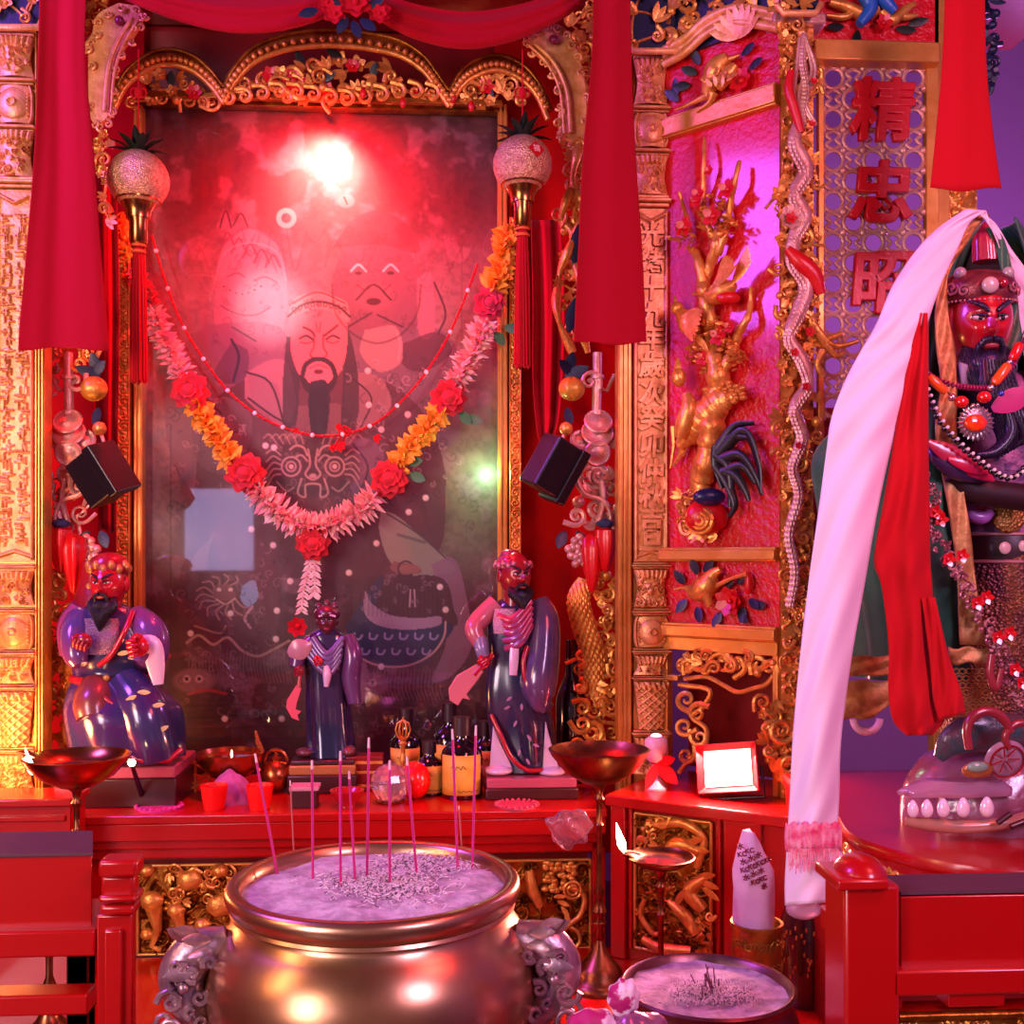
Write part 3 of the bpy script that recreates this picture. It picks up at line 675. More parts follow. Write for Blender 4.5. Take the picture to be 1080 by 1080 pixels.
# ================================================================ hanging openwork carvings beside the pillars
PEACH=mat('yellow_fruit_paint','c89030',.35,.3,.3,60); BLUECAP=mat('blue_paint','28406c',.4,0,.2,80); SFRUIT=mat('red_starfruit_paint','d01018',.3,0,.15,60)
def vine(label,cx,sg,top):
    fr=YF(3.34); k=fr.px(); root=thing('carved_hanging',label,'carving',at(cx,800,3.34),'openwork fruit carvings beside the pillars')
    X=lambda d:cx+sg*d
    def q(d,y,n=.02): return fr.q(X(d),y,n)
    m=MB(); m.tube([q(0,372),q(0,400),q(1,440),q(0,455)],5*k,8); 
    for y in(398,436): m.tube([q(0,y-2),q(0,y+2)],7.5*k,10)
    scrollpx(m,fr,X(8),402,11,1.2,0,sg,3,.03,tail=8); m.tube([q(-18,395),q(-10,412),q(0,408),q(10,400)],2.2*k,6)
    m.build('stalk',SILVER,root)
    for (d,y,rx,ry,tl,nn) in((-1,444,15,11,.5,.05),(0,456,17,11,.5,.04),(-17,462,12,11,.3,.03),(17,464,12,11,.3,.03),(0,478,14,10,-.3,.05),(0,500,12,8,0,.03)):
        m=MB(); Rm=Matrix.Rotation(PI/2-tl,3,'X'); P=[(0,-.004),(rx*k*.92,-.004),(rx*k,0),(rx*k*.9,.004),(rx*k*.8,.002),(rx*k*.45,.002),(rx*k*.35,.006),(0,.006)]
        m.lathe(P,q(d,y,nn),24,R=Rm,cap=False); m.mat_all(Matrix.Identity(4)); m.build('coin',SILVER,root)
    m=MB(); dense(m,fr,[(X(-25),500),(X(25),500),(X(28),555),(X(-20),558)],13,6,11,2.6,int(cx),.01,.05,.3)
    m.tube([fr.q(p[0],p[1],.045) for p in cat([(X(8),492),(X(22),500),(X(14),520),(X(-6),528),(X(-14),545),(X(-8),560)],6)],[4.2*k*(1-.02*i) for i in range(31)],8)
    m.tube([fr.q(p[0],p[1],.04) for p in cat([(X(-4),505),(X(-6),530),(X(0),552)],6)],3.2*k,7)
    m.build('branch',SILVER,root)
    for (d,y,r,h,yc) in((-8,578,12,26,552),(6,592,11,34,575)):
        m=MB(); k0=len(m.v)
        m.lathe([(.001,-h),(r*.35,-h*.85),(r*.75,-h*.3),(r,h*.3),(r*.9,h*.7),(r*.3,h*.82)],(0,0,0),30,wob=lambda a,j:1+.14*math.cos(5*a),cap=False)
        m.mat_all(Matrix.Translation(q(d,y,.05))@Matrix.Diagonal((k,k,k,1))); f=m.build('star_fruit',SFRUIT,root)
        m=MB(); m.lathe([(r*.3,-3),(r*.75,0),(r*.8,3),(r*.4,6),(r*.15,7)],(0,0,0),16); m.mat_all(Matrix.Translation(q(d,yc+2,.05))@Matrix.Diagonal((k,k,k,1))); m.build('blue_cap',BLUECAP,root)
    m=MB()
    for i in range(16):
        a=i*2.4; r=math.sqrt(i)*3.6; m.ell(q(20+r*math.cos(a)*.8,582+r*math.sin(a)*1.1,.03),4.6*k,n=8,m=5)
    m.build('lychee_cluster',SILVER,root)
    # scaly fish / dragon body
    B=cat([(X(12),612,9),(X(20),632,12),(X(14),660,13),(X(4),690,13),(X(2),720,10),(X(-6),745,7)],7)
    m=MB(); m.tube([fr.q(p[0],p[1],.02) for p in B],[p[2]*k for p in B],12,flat=(.7,1))
    for i in range(2,len(B)-1):
        p=B[i]
        for j in range(-2,3):
            off=(j+.5*(i%2))*p[2]*.42
            if abs(off)<p[2]*.95:
                x_,y_=p[0]+off,p[1]; m.leaf(fr.q(x_,y_-3,.02+.7*k*math.sqrt(max(.05,p[2]**2-off**2))),-fr.v+fr.n*.35,fr.n,8*k,6*k,-.1,-.2,.2,4)
    m.build('scaly_body',GOLD,root)
    m=MB(); dense(m,fr,[(X(-24),608),(X(-2),600),(X(2),660),(X(-10),700),(X(-26),690)],20,5,10,2.4,int(cx)+5,.0,.04,.4)
    dense(m,fr,[(X(-26),690),(X(22),690),(X(20),790),(X(-22),790)],32,5,11,2.6,int(cx)+6,.0,.05,.4)
    scrollpx(m,fr,X(6),772,13,1.8,PI/2,sg,4,.04,tail=14); scrollpx(m,fr,X(-14),745,11,1.4,0,-sg,3.2,.04,tail=10)
    m.build('scroll_openwork',GOLD,root)
    m=MB(); m.ell(q(27,410,.03),(13*k,12*k,12*k),n=20,m=10,fn=lambda p:p*(1+.07*math.cos(6*math.atan2(p.y,p.x)))); m.build('yellow_melon',PEACH,root)
    for d,y,a,L,W in((34,398,.4,26,13),(24,396,2.4,22,12),(30,392,1.4,20,12),(32,430,-1.4,20,10),(34,560,-2,20,12),(22,560,-1,18,10)):
        m=MB(); leafpx(m,fr,X(d),y,a if sg<0 else PI-a,L,W,.02); m.build('dark_leaf',NAVY,root)
    for d,y in((33,452),(40,476),(26,484)): m=MB(); m.ell(q(d,y,.06),7*k,n=14,m=9); m.build('gilt_berry',GOLD,root)
    m=MB(); m.tube([q(28,440,.02),q(33,452,.03),q(38,468,.03),q(26,484,.03),q(20,495,.03)],2.2*k,6); m.build('berry_stem',SILVER,root)
    if top:
        m=MB(); dense(m,fr,[(594,150),(618,150),(620,210),(600,205)],16,5,9,2.4,77,.0,.04,.3)
        for A in([(612,150),(604,190),(614,225),(603,262),(612,300),(604,345)],[(602,200),(592,230),(604,250),(590,290),(588,332),(604,372)],[(618,200),(624,260),(612,330),(620,372)]):
            P=cat(A,7); m.tube([fr.q(p[0],p[1],.03+.012*math.sin(i*.5)) for i,p in enumerate(P)],[(4.2+1.3*math.sin(i*.8))*k for i in range(len(P))],8)
        dense(m,fr,[(588,210),(622,210),(622,372),(592,372)],30,4,9,2.2,78,.0,.04,.5)
        m.build('twisted_trunk',GOLD,root)
        for x,y,a,L,W in((606,280,1.5,40,14),(600,350,1.4,34,13),(612,305,.3,20,9)): m=MB(); leafpx(m,fr,x,y,a,L,W,.035); m.build('blue_black_leaf',NAVY,root)
    else:
        m=MB(); dense(m,fr,[(50,320),(96,320),(96,385),(50,385)],14,5,10,2.4,79,.0,.03,.4); m.build('scroll_openwork',GOLD,root)
        m=MB(); dense(m,fr,[(100,140),(118,140),(116,235),(106,235)],12,5,9,2.4,80,.0,.03,.4); m.build('upper_scrolls',GOLD,root)
        m=MB(); dense(m,fr,[(50,360),(58,360),(58,420),(50,430)],8,4,7,2.,81,.0,.03,.4); m.build('side_scrolls',SILVER,root)
    m=MB(); m.tube([fr.q(X(-24),380,.0),fr.q(X(-24),795,.0)],1.6*k,6); m.build('edge_rod',GOLDS,root)
vine('gilt openwork carving of coins, fruit and scrolls beside the left pillar',72,1,False)
vine('gilt openwork carving of coins, fruit and twisted trunk beside the right pillar',630,-1,True)
# black lamp housings on the carvings
def blackbox(label,cx,cy,ang,w,h,d,Y):
    root=thing('black_spotlight',label,'lamp',at(cx,cy+h*.5,Y),'black spotlights'); k=S(Y); R=Matrix.Rotation(ang,3,'Y')@Matrix.Rotation(.5 if ang>0 else -.5,3,'Z')
    c=at(cx,cy,Y)
    m=MB(); m.box(c,(w*k,d*k,h*k),R); m.build('housing',BLACKP,root,smooth=False,bevel=.006)
    m=MB(); m.box(c+R@V((w*k*.45,0,-h*k*.02)),(w*k*.3,d*k*1.15,h*k*1.08),R); m.build('hood',BLACKP,root,smooth=False,bevel=.004)
    m=MB(); m.tube([c+V((0,.0,0)),c+V((0,.05,.03)),at(cx,cy-20,Y+.09)],.006,8); m.build('arm',BLACKP,root)
blackbox('black spotlight clipped to the left carving by the niche',106,502,-.55,40,52,34,3.22)
blackbox('black spotlight clipped to the right carving by the niche',583,492,.5,40,58,34,3.22)
# ================================================================ cloth
def cloth(name,label,rows,Y,folds,depth,seed,mt=CLOTH,ns=60,thick=.002,parent=None,group=None,subdiv=8):
    """rows: (y, x left, x right, depth offset); folds run downwards"""
    R=random.Random(seed); ph=R.uniform(0,6); P=[]
    rs=cat(rows,subdiv)
    for r_ in rs:
        y,xa,xb,dn=r_; row=[]
        for i in range(ns+1):
            s_=i/ns; w=math.sin(s_*folds*2*PI+ph+.4*math.sin(s_*5+y*.004))+.25*math.sin(s_*folds*4.1*PI+ph*2+y*.003)
            p=at(xa+(xb-xa)*s_,y+(2.0*math.sin(s_*7+ph) if y==rows[-1][0] else 0),Y-dn-depth*w*(.55+.45*min(1,max(0,y-rows[0][0])/120))); row.append(p)
        P.append(row)
    m=MB(); m.grid(P); o=m.build(name,mt,parent,solid=thick,auto=80)
    if parent is None: tag(o,label,'drape',group)
    return o
cloth('red_drape','long red cloth drape hanging in front of the left pillar',[(-30,42,92,.0),(60,40,90,0),(160,36,99,.0),(260,28,106,.01),(350,20,114,.02),(368,20,115,.02)],3.04,1.3,.012,3,group='long red drapes')
cloth('red_drape','long red cloth drape hanging left of the character pillar',[(-30,626,664,.0),(60,624,666,0),(160,615,670,.0),(260,610,677,.01),(345,606,681,.02),(362,606,682,.02)],3.04,.9,.009,5,group='long red drapes')
cloth('red_drape','bright red cloth banner hanging at the upper right near purple wall',[(-40,998,1038,.0),(60,994,1040,0),(130,988,1046,.0),(200,981,1056,.01)],2.5,.8,.006,6,mt=CLOTHR,ns=40)
def swag(label,A,w,Y,seed):
    P=cat(A,10); G=[]; 
    for i,p in enumerate(P):
        t=i/(len(P)-1); ww=w*(.55+.45*math.sin(PI*t)); row=[]
        for j in range(25):
            s_=j/24; f=.6*math.sin(s_*2.2*2*PI+seed+t*1.5); f2=.5*math.sin(s_*5*PI+t*4+seed)
            row.append(at(p[0],p[1]+(s_-1)*ww,Y-.02*math.sin(s_*PI)-.010*f-.004*f2))
        G.append(row)
    m=MB(); m.grid(G); o=m.build('red_swag',CLOTH,None,solid=.002,auto=80); tag(o,label,'drape','red swags across the niche top')
swag('left red cloth swag sagging across the top of the niche',[(105,-14),(150,8),(200,26),(250,35),(300,32),(345,18),(370,0)],44,3.2,1)
swag('right red cloth swag sagging from rosette to right drape',[(378,4),(400,22),(440,42),(490,52),(540,44),(590,22),(630,-8)],40,3.2,2)
# rosette of red cloth and dark leaves where the swags meet
root=thing('cloth_rosette','red cloth rosette with dark leaves where the two swags meet','rosette',at(380,26,3.15)); fr=YF(3.14)
for (x,y,r) in((353,14,14),(375,2,20),(400,14,13),(345,2,12)): m=MB(); flowerpx(m,fr,x,y,r,7,.0,.3); flowerpx(m,fr,x,y,r*.65,6,.02,.8); m.build('red_blossom',CLOTHR,root)
for x,y,a in((366,18,-2),(372,22,-1.2),(380,20,-.7),(362,8,2.6),(384,8,.3),(335,10,3.6)): m=MB(); leafpx(m,fr,x,y,a,22,11,.01); m.build('dark_leaf',NAVY,root)
# red ribbons behind the lanterns
cloth('red_ribbon','red satin ribbon ends hanging behind the right pineapple lantern',[(232,560,592,.0),(320,562,596,0),(400,562,594,.0),(450,566,588,0),(468,570,578,0)],3.44,2,.014,8,mt=CLOTH,ns=30)
cloth('red_ribbon','red satin ribbon hanging behind the left drape beside the niche',[(180,98,122,.0),(320,98,126,0),(470,100,124,.0),(560,104,122,0)],3.47,1.6,.014,9,mt=REDPAINT if 0 else CLOTH,ns=30)
# ================================================================ pineapple lanterns
GLIT=mat('gold_glitter','c08a68',.42,.6,1.,220,kind='vor',col2='e0b088',cs=90,dist=.003)
def lantern(label,cx,cy,r,card):
    Y=3.16; k=S(Y); root=thing('pineapple_lantern',label,'lantern',at(cx,cy+240,Y),'pineapple lanterns'); c=at(cx,cy,Y)
    m=MB(); R_=r*k
    m.ell(c,(R_,R_,R_*.98),n=44,m=30,fn=lambda p:p*(1+.015*math.sin(22*math.atan2(p.y,p.x)+8*p.z)*math.sin(11*p.z))); m.build('fruit_body',GLIT,root)
    m=MB(); m.lathe([(R_*.75,0),(R_*.72,.012),(R_*.55,-.012),(R_*.42,-.03),(R_*.40,-.05)],c+V((0,0,-R_*.72)),24); m.build('gilt_collar',BRASS,root)
    m=MB(); m.lathe([(.4*R_,.05),(R_*.38,.0),(R_*.30,-.03),(R_*.30,-.085),(R_*.24,-.09)],c+V((0,0,-R_*1.1)),20); m.build('bell_cap',BRASS,root)
    m=MB()
    for i in range(14):
        a=i*2.4; t=(i%3); m.leaf(c+V((.008*math.cos(a),.008*math.sin(a),R_*.85)),V((math.cos(a)*(1.6-t*.5),math.sin(a)*(1.6-t*.5),.6+t*.6)),V((0,0,1)),.075,.026,-.35,.2)
    m.build('leaf_crown',DKGREEN,root)
    m=MB(); zc=c.z; m.tube([c+V((0,0,R_*.9)),V((c.x,c.y,at(cx,52,Y).z))],.0022,6); m.ell(V((c.x,c.y,at(cx,98,Y).z)),(.012,.008,.018),n=8,m=5)
    for s_ in(-1,1): m.tube([V((c.x+s_*(.012+.01*math.cos(t))*1.0,c.y,at(cx,98,Y).z+.014*math.sin(t))) for t in np.linspace(0,2*PI,10)],.0025,5)
    m.build('hanging_cord',CLOTHR,root)
    zt=c.z-R_*1.1-.085; L=at(cx,cy,Y).z-at(cx,cy+215,Y).z-(c.z-zt)
    m=MB(); nst=46; R=random.Random(3)
    for i in range(nst):
        a=i*2.4; rr=.018*math.sqrt((i+.5)/nst); m.tube([V((c.x+rr*.7*math.cos(a),c.y+rr*.7*math.sin(a),zt+.01)),V((c.x+rr*1.2*math.cos(a),c.y+rr*1.2*math.sin(a),zt-L*.4)),V((c.x+rr*1.35*math.cos(a+.1),c.y+rr*1.35*math.sin(a+.1),zt-L*R.uniform(.96,1)))],.0028,5)
    m.build('red_tassel',CLOTHR,root)
    m=MB(); 
    for dz in(.0,.018): m.lathe([(.0195,dz-.03),(.0215,dz-.026),(.0195,dz-.022)],V((c.x,c.y,zt)),20,cap=False)
    m.build('tassel_band',mat('orange_thread','e0602c',.6),root)
    if card:
        d=V((.45,-1,.25)).normalized(); s_=V((0,0,1)).cross(d).normalized(); u_=d.cross(s_); cc=c+d*(R_*1.0)
        m=MB(); m.prism([cc+s_*.026,cc+u_*.026,cc-s_*.026,cc-u_*.026],d*.002); m.build('red_diamond_card',CLOTHR,root)
        Rt=Matrix((s_,u_,d)).transposed(); 
        text_obj('福',mat('gold_ink','e8a8a8',.5),root,cc+d*.003,Rt,.022,.0006,.0004,'gold_character')
lantern('gold glitter pineapple lantern at the left of the niche',146,190,31,False)
lantern('pinkish gold pineapple lantern with red diamond card at right of the niche',551,174,31,True)
# ================================================================ flower garland and bead string on the glass
fr=YF(3.52); k=fr.px()
root=thing('flower_garland','long garland of yellow, white, pink and red fabric flowers across the painting','garland',at(335,640,3.52))
PINK=mat('pink_fabric','e07c90',.75,0,.3,300,col2='e8b0a0',cs=40); WHITEF=mat('cream_fabric','e8c8b8',.75,0,.3,300,col2='e0a0a0',cs=40); YEL=mat('yellow_fabric','e89420',.7,0,.3,300,col2='f0b838',cs=40)
CRIM=mat('crimson_fabric','c00018',.7,0,.4,250,sheen=.3); MAG=mat('magenta_fabric','b0103c',.7,0,.4,250,sheen=.3); LEAFG=mat('leaf_green','3c6c40',.5,0,.2,100)
def section(name,A,mt,rad,n,pl,pw,seed,mt2=None):
    P=cat(A,max(2,n//(len(A)-1))); R=random.Random(seed); ms=[MB(),MB()]
    ms[0].tube([fr.q(p[0],p[1],.0) for p in P],.006,6)
    for i,p in enumerate(P[:-1]):
        a_=math.atan2(-(P[i+1][1]-p[1]),P[i+1][0]-p[0])
        for j in range(9):
            th=2*PI*j/9+R.uniform(-.2,.2); d=fr.u*(-math.sin(a_)*math.cos(th))+fr.v*(math.cos(a_)*math.cos(th))+fr.n*math.sin(th)*1.0+(fr.u*math.cos(a_)+fr.v*math.sin(a_))*R.uniform(-.3,.6)
            b_=fr.q(p[0]+R.uniform(-2,2),p[1]+R.uniform(-2,2),.004)
            if math.sin(th)<-.6: continue
            ms[j%2 if mt2 else 0].leaf(b_,d,fr.n+V((R.uniform(-.5,.5),0,R.uniform(-.5,.5))),rad*k*R.uniform(.8,1.1),pw*k,R.uniform(.1,.5),.3,.2,4)
    ms[0].build(name,mt,root)
    if mt2: ms[1].build(name.replace('flowers','inner_flowers'),mt2,root)
def rose(x,y,r,mt=CRIM,seed=0):
    m=MB(); R=random.Random(seed+int(x)); c=fr.q(x,y,.025)
    for ring_,(n_,el,sz) in enumerate(((9,.1,1.),(8,.5,.9),(7,.9,.75),(5,1.25,.5))):
        for i in range(n_):
            a=2*PI*i/n_+ring_*.4+R.uniform(-.15,.15); d=(fr.u*math.cos(a)+fr.v*math.sin(a))*math.cos(el)+fr.n*math.sin(el)
            m.leaf(c-fr.n*.01,d,fr.n-d*.2,r*k*sz,r*k*.85*sz,-.15+.25*R.random(),.35,.1,5)
    m.ell(c,r*k*.5,n=10,m=6); m.build('red_rose' if mt is CRIM else 'magenta_rose',mt,root)
section('yellow_flowers',[(124,228),(128,250),(136,278)],YEL,11,10,4,5,1)
section('red_flowers',[(140,285),(152,305),(160,322)],CRIM,11,10,4,6,2)
section('pink_flowers',[(162,328),(170,350),(184,378),(196,398)],PINK,15,20,4,4.5,3,WHITEF)
rose(200,412,21)
section('yellow_flowers',[(206,426),(220,448),(236,472),(248,488)],YEL,16,15,4,8,4)
rose(258,499,22)
section('pink_flowers',[(268,512),(285,532),(308,549),(330,556),(352,553),(376,540),(396,522)],PINK,17,42,4,4.5,5,WHITEF)
rose(330,573,19); rose(410,505,21)
section('yellow_flowers',[(418,492),(434,470),(452,450),(466,432)],YEL,15,15,4,7,6)
rose(473,419,20)
section('white_flowers',[(480,404),(492,382),(505,358),(514,338)],WHITEF,16,20,4,4.5,7,PINK)
rose(516,320,18,MAG)
section('yellow_flowers',[(520,304),(527,284),(532,262),(536,238)],YEL,16,16,4,8,8)
for x,y,a in((485,434,-.9),(492,440,-.3),(532,345,-.2),(432,500,-.4),(522,350,-1.),(428,488,.1)): m=MB(); leafpx(m,fr,x,y,a,18,11,.0); m.build('green_leaf',LEAFG,root)
for s_ in(-1,1):
    m=MB(); A=cat([(330+2*s_,588),(330+4*s_-2,606),(328+6*s_-2,624),(326+6*s_-2,644 if s_<0 else 628)],5); m.tube([fr.q(p[0],p[1],.005) for p in A],.004,6)
    for i,p in enumerate(A):
        for q_ in(-1,1): m.leaf(fr.q(p[0],p[1],.005+.003*(i%3)),fr.u*q_*(.9+.4*(i%2))-fr.v*.8,fr.n,8*k,2.6*k,.1,.2)
    m.build('cream_tassel',WHITEF,root)
root=thing('bead_string','thin red bead string with white beads looping across the painting','bead string',at(330,460,3.54)); fb=YF(3.545)
A=cat([(160,248),(172,290),(190,338),(212,375),(240,412),(272,438),(305,453),(340,460),(375,455),(405,440),(440,405),(470,360),(492,310),(504,278)],10)
m=MB(); m.tube([fb.q(p[0],p[1],0) for p in A],.0035,6); m.build('red_cord',CLOTHR,root)
W_=mat('white_bead','f0d8d8',.25); 
for i in range(4,len(A)-2,3):
    m=MB(); wh=(i%9==4); p=A[i]; m.ell(fb.q(p[0],p[1],.004),.0055 if not wh else .0075,n=10,m=6); m.build('white_bead' if wh else 'red_bead',W_ if wh else REDPAINT,root)
m=MB(); p=A[62 if len(A)>62 else -1]
dense(m,fb,[(300,452),(400,446),(402,470),(340,474)],6,3,6,1.5,90,.0,.012,.7)
m.build('red_flower_trim',CLOTHR,root)
# ================================================================ right wing: angled lacquer panel
A0=at(701,600,3.2); B0=at(822,600,2.93); FW=Fr((A0.x,A0.y,EYE),(B0.x-A0.x,B0.y-A0.y,0)); kW=FW.px(760,400)
LACQ=mat('glossy_red_lacquer_ground','c80818',.34,0,1.,60,coat=.6,dist=.006,detail=4)
uw=(B0-A0).length
vW=lambda y:FW.uv(761,y)[1]; ZKB=at(645,835,3.0).z-.005-EYE
root=thing('wing_panel','angled red lacquer wing panel with gilt rails right of the character pillar','panel',FW.p(uw/2,vW(830)))
m=MB(); m.fbox(FW,0,uw,vW(672),vW(-120),-.03,0); m.build('lacquer_ground',LACQ,root,smooth=False)
for a,bq in((108,131),(577,592),(658,674)): 
    m=MB(); m.fbox(FW,-.005,uw+.0,vW(bq),vW(a),-.01,.022); m.fbox(FW,-.005,uw,vW(bq)+.004,vW(a)-.008,.02,.03); m.build('gilt_rail',GOLDS,root,bevel=.003)
# arched cornice over the wing
m=MB()
for dy,r_ in((0,4),(8,2.6),(15,4.2)):
    P=cat([(700,68-dy),(722,56-dy),(745,36-dy),(772,24-dy),(800,26-dy),(822,30-dy)],6); m.tube([FW.q(p[0],p[1],.03) for p in P],r_*kW,8)
for i in range(9): leafpx(m,FW,778,40,.35+i*.3,26,9,.03)
m.build('arched_cornice',GOLDP,root)
m=MB(); dense(m,FW,[(700,-20),(822,-20),(822,8),(770,8),(728,36),(702,46)],18,7,12,2.6,41,.01,.04,.6); m.build('gilt_flowers',GOLD,root)
m=MB(); m.fbox(FW,0,uw,vW(45),vW(-120),0,.012); m.build('navy_head',NAVY,root,smooth=False)
# apron with open fretwork
m=MB(); 
for a in((0,.016),(uw-.016,uw)): m.fbox(FW,a[0],a[1],ZKB,vW(672),-.02,.01)
m.fbox(FW,0,uw,vW(688),vW(674),-.02,.012); m.fbox(FW,.0,.05,vW(722),vW(716),-.02,.008); m.build('apron_frame',GOLDS,root,bevel=.002)
m=MB()
for x,y,r,a,sg in((722,700,10,0,1),(740,698,9,2,-1),(762,700,12,4,1),(778,702,9,1,-1),(800,700,9,3,1),(812,704,8,0,-1),(724,738,10,2,1),(736,752,10,5,-1),(722,766,10,1,1),(738,778,9,3,-1),(724,796,9,0,1)): scrollpx(m,FW,x,y,r,1.2,a,sg,3,.0,tail=10)
P=cat([(722,716),(745,714),(762,722),(778,730),(795,726),(808,722),(816,712)],6); m.tube([FW.q(p[0],p[1],0) for p in P],2.2*kW,7)
P=cat([(716,722),(748,728),(742,745),(730,756),(744,768),(744,785),(728,800),(716,815)],6); m.tube([FW.q(p[0],p[1],0) for p in P],2.4*kW,7)
dense(m,FW,[(714,690),(822,690),(822,710),(714,712)],14,5,8,2.4,43,.0,.02,.5); m.build('fretwork',GOLD,root)
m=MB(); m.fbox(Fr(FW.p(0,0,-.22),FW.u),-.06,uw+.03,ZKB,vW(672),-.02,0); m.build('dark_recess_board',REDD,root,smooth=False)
# carvings mounted on the wing
def carve(name,label,seed,fn):
    r_=thing(name,label,'carving',FW.q(760,575 if seed==1 else 640 if seed==2 else 130,.02)); fn(r_)
def c_tree(r_):
    m=MB(); 
    T=[([(748,470,11),(752,440,12),(758,405,11),(752,370,8),(748,335,7),(742,300,6),(752,270,5),(757,245,4)],1),
       ([(742,300,5),(735,270,4),(728,262,3)],0),([(757,268,4),(766,240,4),(772,205,3),(780,170,2)],0),([(752,250,4),(742,225,3),(742,190,2.6),(743,145,1.4)],0),
       ([(728,245,2.6),(722,222,2),(716,202,1.3)],0),([(758,400,6),(772,372,5),(780,350,4),(790,330,3),(792,302,1.6)],0),([(752,370,5),(735,355,4),(722,335,5)],0),([(748,470,9),(742,500,10),(738,520,9)],0)]
    for A,_ in T:
        P=cat(A,7); m.tube([FW.q(p[0],p[1],.035+.01*math.sin(i*.45)) for i,p in enumerate(P)],[p[2]*kW*(1+.12*math.sin(i*1.7)) for i,p in enumerate(P)],9)
    m.build('tree_trunk',GOLD,r_)
    m=MB(); R=random.Random(5)
    for x,y,r in((722,252,13),(748,232,12),(768,238,13),(757,215,10),(760,345,12),(745,352,14),(735,372,12),(770,362,10),(755,385,12),(780,380,10)):
        for i in range(26):
            a=R.uniform(0,2*PI); rr=r*math.sqrt(R.random()); x_,y_=x+rr*math.cos(a),y+rr*math.sin(a)
            d=FW.u*R.uniform(-1,1)+FW.v*R.uniform(-1,.6)+FW.n*.8; m.leaf(FW.q(x_,y_,.04+.012*R.random()),d,FW.n,8*kW,4*kW,.3,.3,.3,4)
    m.build('gilt_foliage',GOLD,r_)
    for x,y,r in((737,205,7),(735,212,6),(767,200,9),(752,228,10),(723,240,9),(758,355,9),(742,378,7),(770,345,6),(748,180,5)): m=MB(); flowerpx(m,FW,x,y,r,5,.06); m.build('red_blossom',REDPAINT,r_)
    # upper bird
    def bird(b0,b1,hd,tail,wing,red):
        m=MB(); P=cat([(hd[0],hd[1],3),(b0[0],b0[1],8),((b0[0]+b1[0])/2,(b0[1]+b1[1])/2,10),(b1[0],b1[1],4)],6)
        m.tube([FW.q(p[0],p[1],.06) for p in P],[p[2]*kW for p in P],12); m.ell(FW.q(hd[0],hd[1],.06),6*kW,n=12,m=8)
        m.leaf(FW.q(hd[0],hd[1],.06),FW.q(hd[2],hd[3],.06)-FW.q(hd[0],hd[1],.06),FW.n,13*kW,4*kW,0,.1,.4); m.build('bird_body',GOLD,r_)
        m=MB()
        for i in range(5): 
            t=FW.q(tail[0]+i*2.2,tail[1]+i*2.4,.07); b_=FW.q(b1[0]-3,b1[1],.065+.002*i); m.leaf(b_,t-b_,FW.n,(t-b_).length*(1-.05*i),6*kW,.02,.1,.15)
        m.build('bird_tail',GOLD,r_)
        m=MB()
        for i in range(7):
            a=wing[2]+i*.12; leafpx(m,FW,wing[0]+i*1.5,wing[1]-i,a,wing[3]-2*i,7,.085)
        m.build('bird_wing',GOLD,r_)
    bird((752,312),(775,300),(742,307,728,311),(790,258),(748,305,.4,36),0)
    m=MB(); m.ell(FW.q(768,314,.065),(11*kW,6*kW,6*kW),n=12,m=8); m.build('red_breast',REDPAINT,r_)
    bird((722,335),(735,352),(714,325,712,316),(742,364),(716,335,-.9,30),0)
    # rock, hanging root and rooster
    m=MB(); 
    P=cat([(776,418,5),(760,424,12),(742,440,15),(728,458,11),(716,470,5)],7); m.tube([FW.q(p[0],p[1],.045) for p in P],[p[2]*kW*(1+.1*math.sin(i*2.1)) for i,p in enumerate(P)],12,flat=(.7,1))
    P=cat([(757,430,6),(753,460,8),(740,492,9),(738,515,8),(746,535,5)],7); m.tube([FW.q(p[0],p[1],.03) for p in P],[p[2]*kW for p in P],10)
    for i in range(30): a=i*2.4; m.ell(FW.q(764+4.6*math.sqrt(i)*math.cos(a)*.9,414+2.2*math.sqrt(i)*math.sin(a),.055),(4*kW,3*kW,2.6*kW),n=7,m=4)
    for i in range(5): P=[(718+3*i,462),(716+i,480),(710+i*2,492-3*i)]; m.tube([FW.q(a,b_,.03) for a,b_ in P],1.5*kW,5)
    m.tube([FW.q(710,450,.03),FW.q(711,470,.03),FW.q(707,494,.03)],[3*kW,2*kW,.8*kW],6)
    m.build('carved_rock',GOLD,r_)
    m=MB(); P=cat([(724,415,4),(727,430,8),(722,448,9),(718,462,6)],6); m.tube([FW.q(p[0],p[1],.07) for p in P],[p[2]*kW for p in P],12); m.ell(FW.q(716,398,.07),(7*kW,6*kW,9*kW)); m.leaf(FW.q(715,402,.07),FW.v,FW.n,22*kW,8*kW,0,.2,.4)
    m.build('small_bird',GOLD,r_)
    m=MB(); m.ell(FW.q(745,545,.05),(20*kW,12*kW,16*kW),n=18,m=12); m.build('rooster_body',REDPAINT,r_)
    m=MB()
    for rr,nn in((13,.078),(8,.086),(4,.09)): m.tube([FW.q(738+rr*math.cos(t),549+rr*math.sin(t),nn) for t in np.linspace(0,2*PI,20)],2.2*kW,6)
    dense(m,FW,[(716,520),(730,515),(726,545),(735,566),(760,562),(740,572),(718,556)],16,4,7,2,51,.03,.06,.6)
    m.build('rooster_feathers',GOLD,r_)
    m=MB(); m.ell(FW.q(748,524,.075),(15*kW,7*kW,8*kW),n=14,m=8); m.build('blue_neck',mat('navy_gloss','141c48',.3),r_)
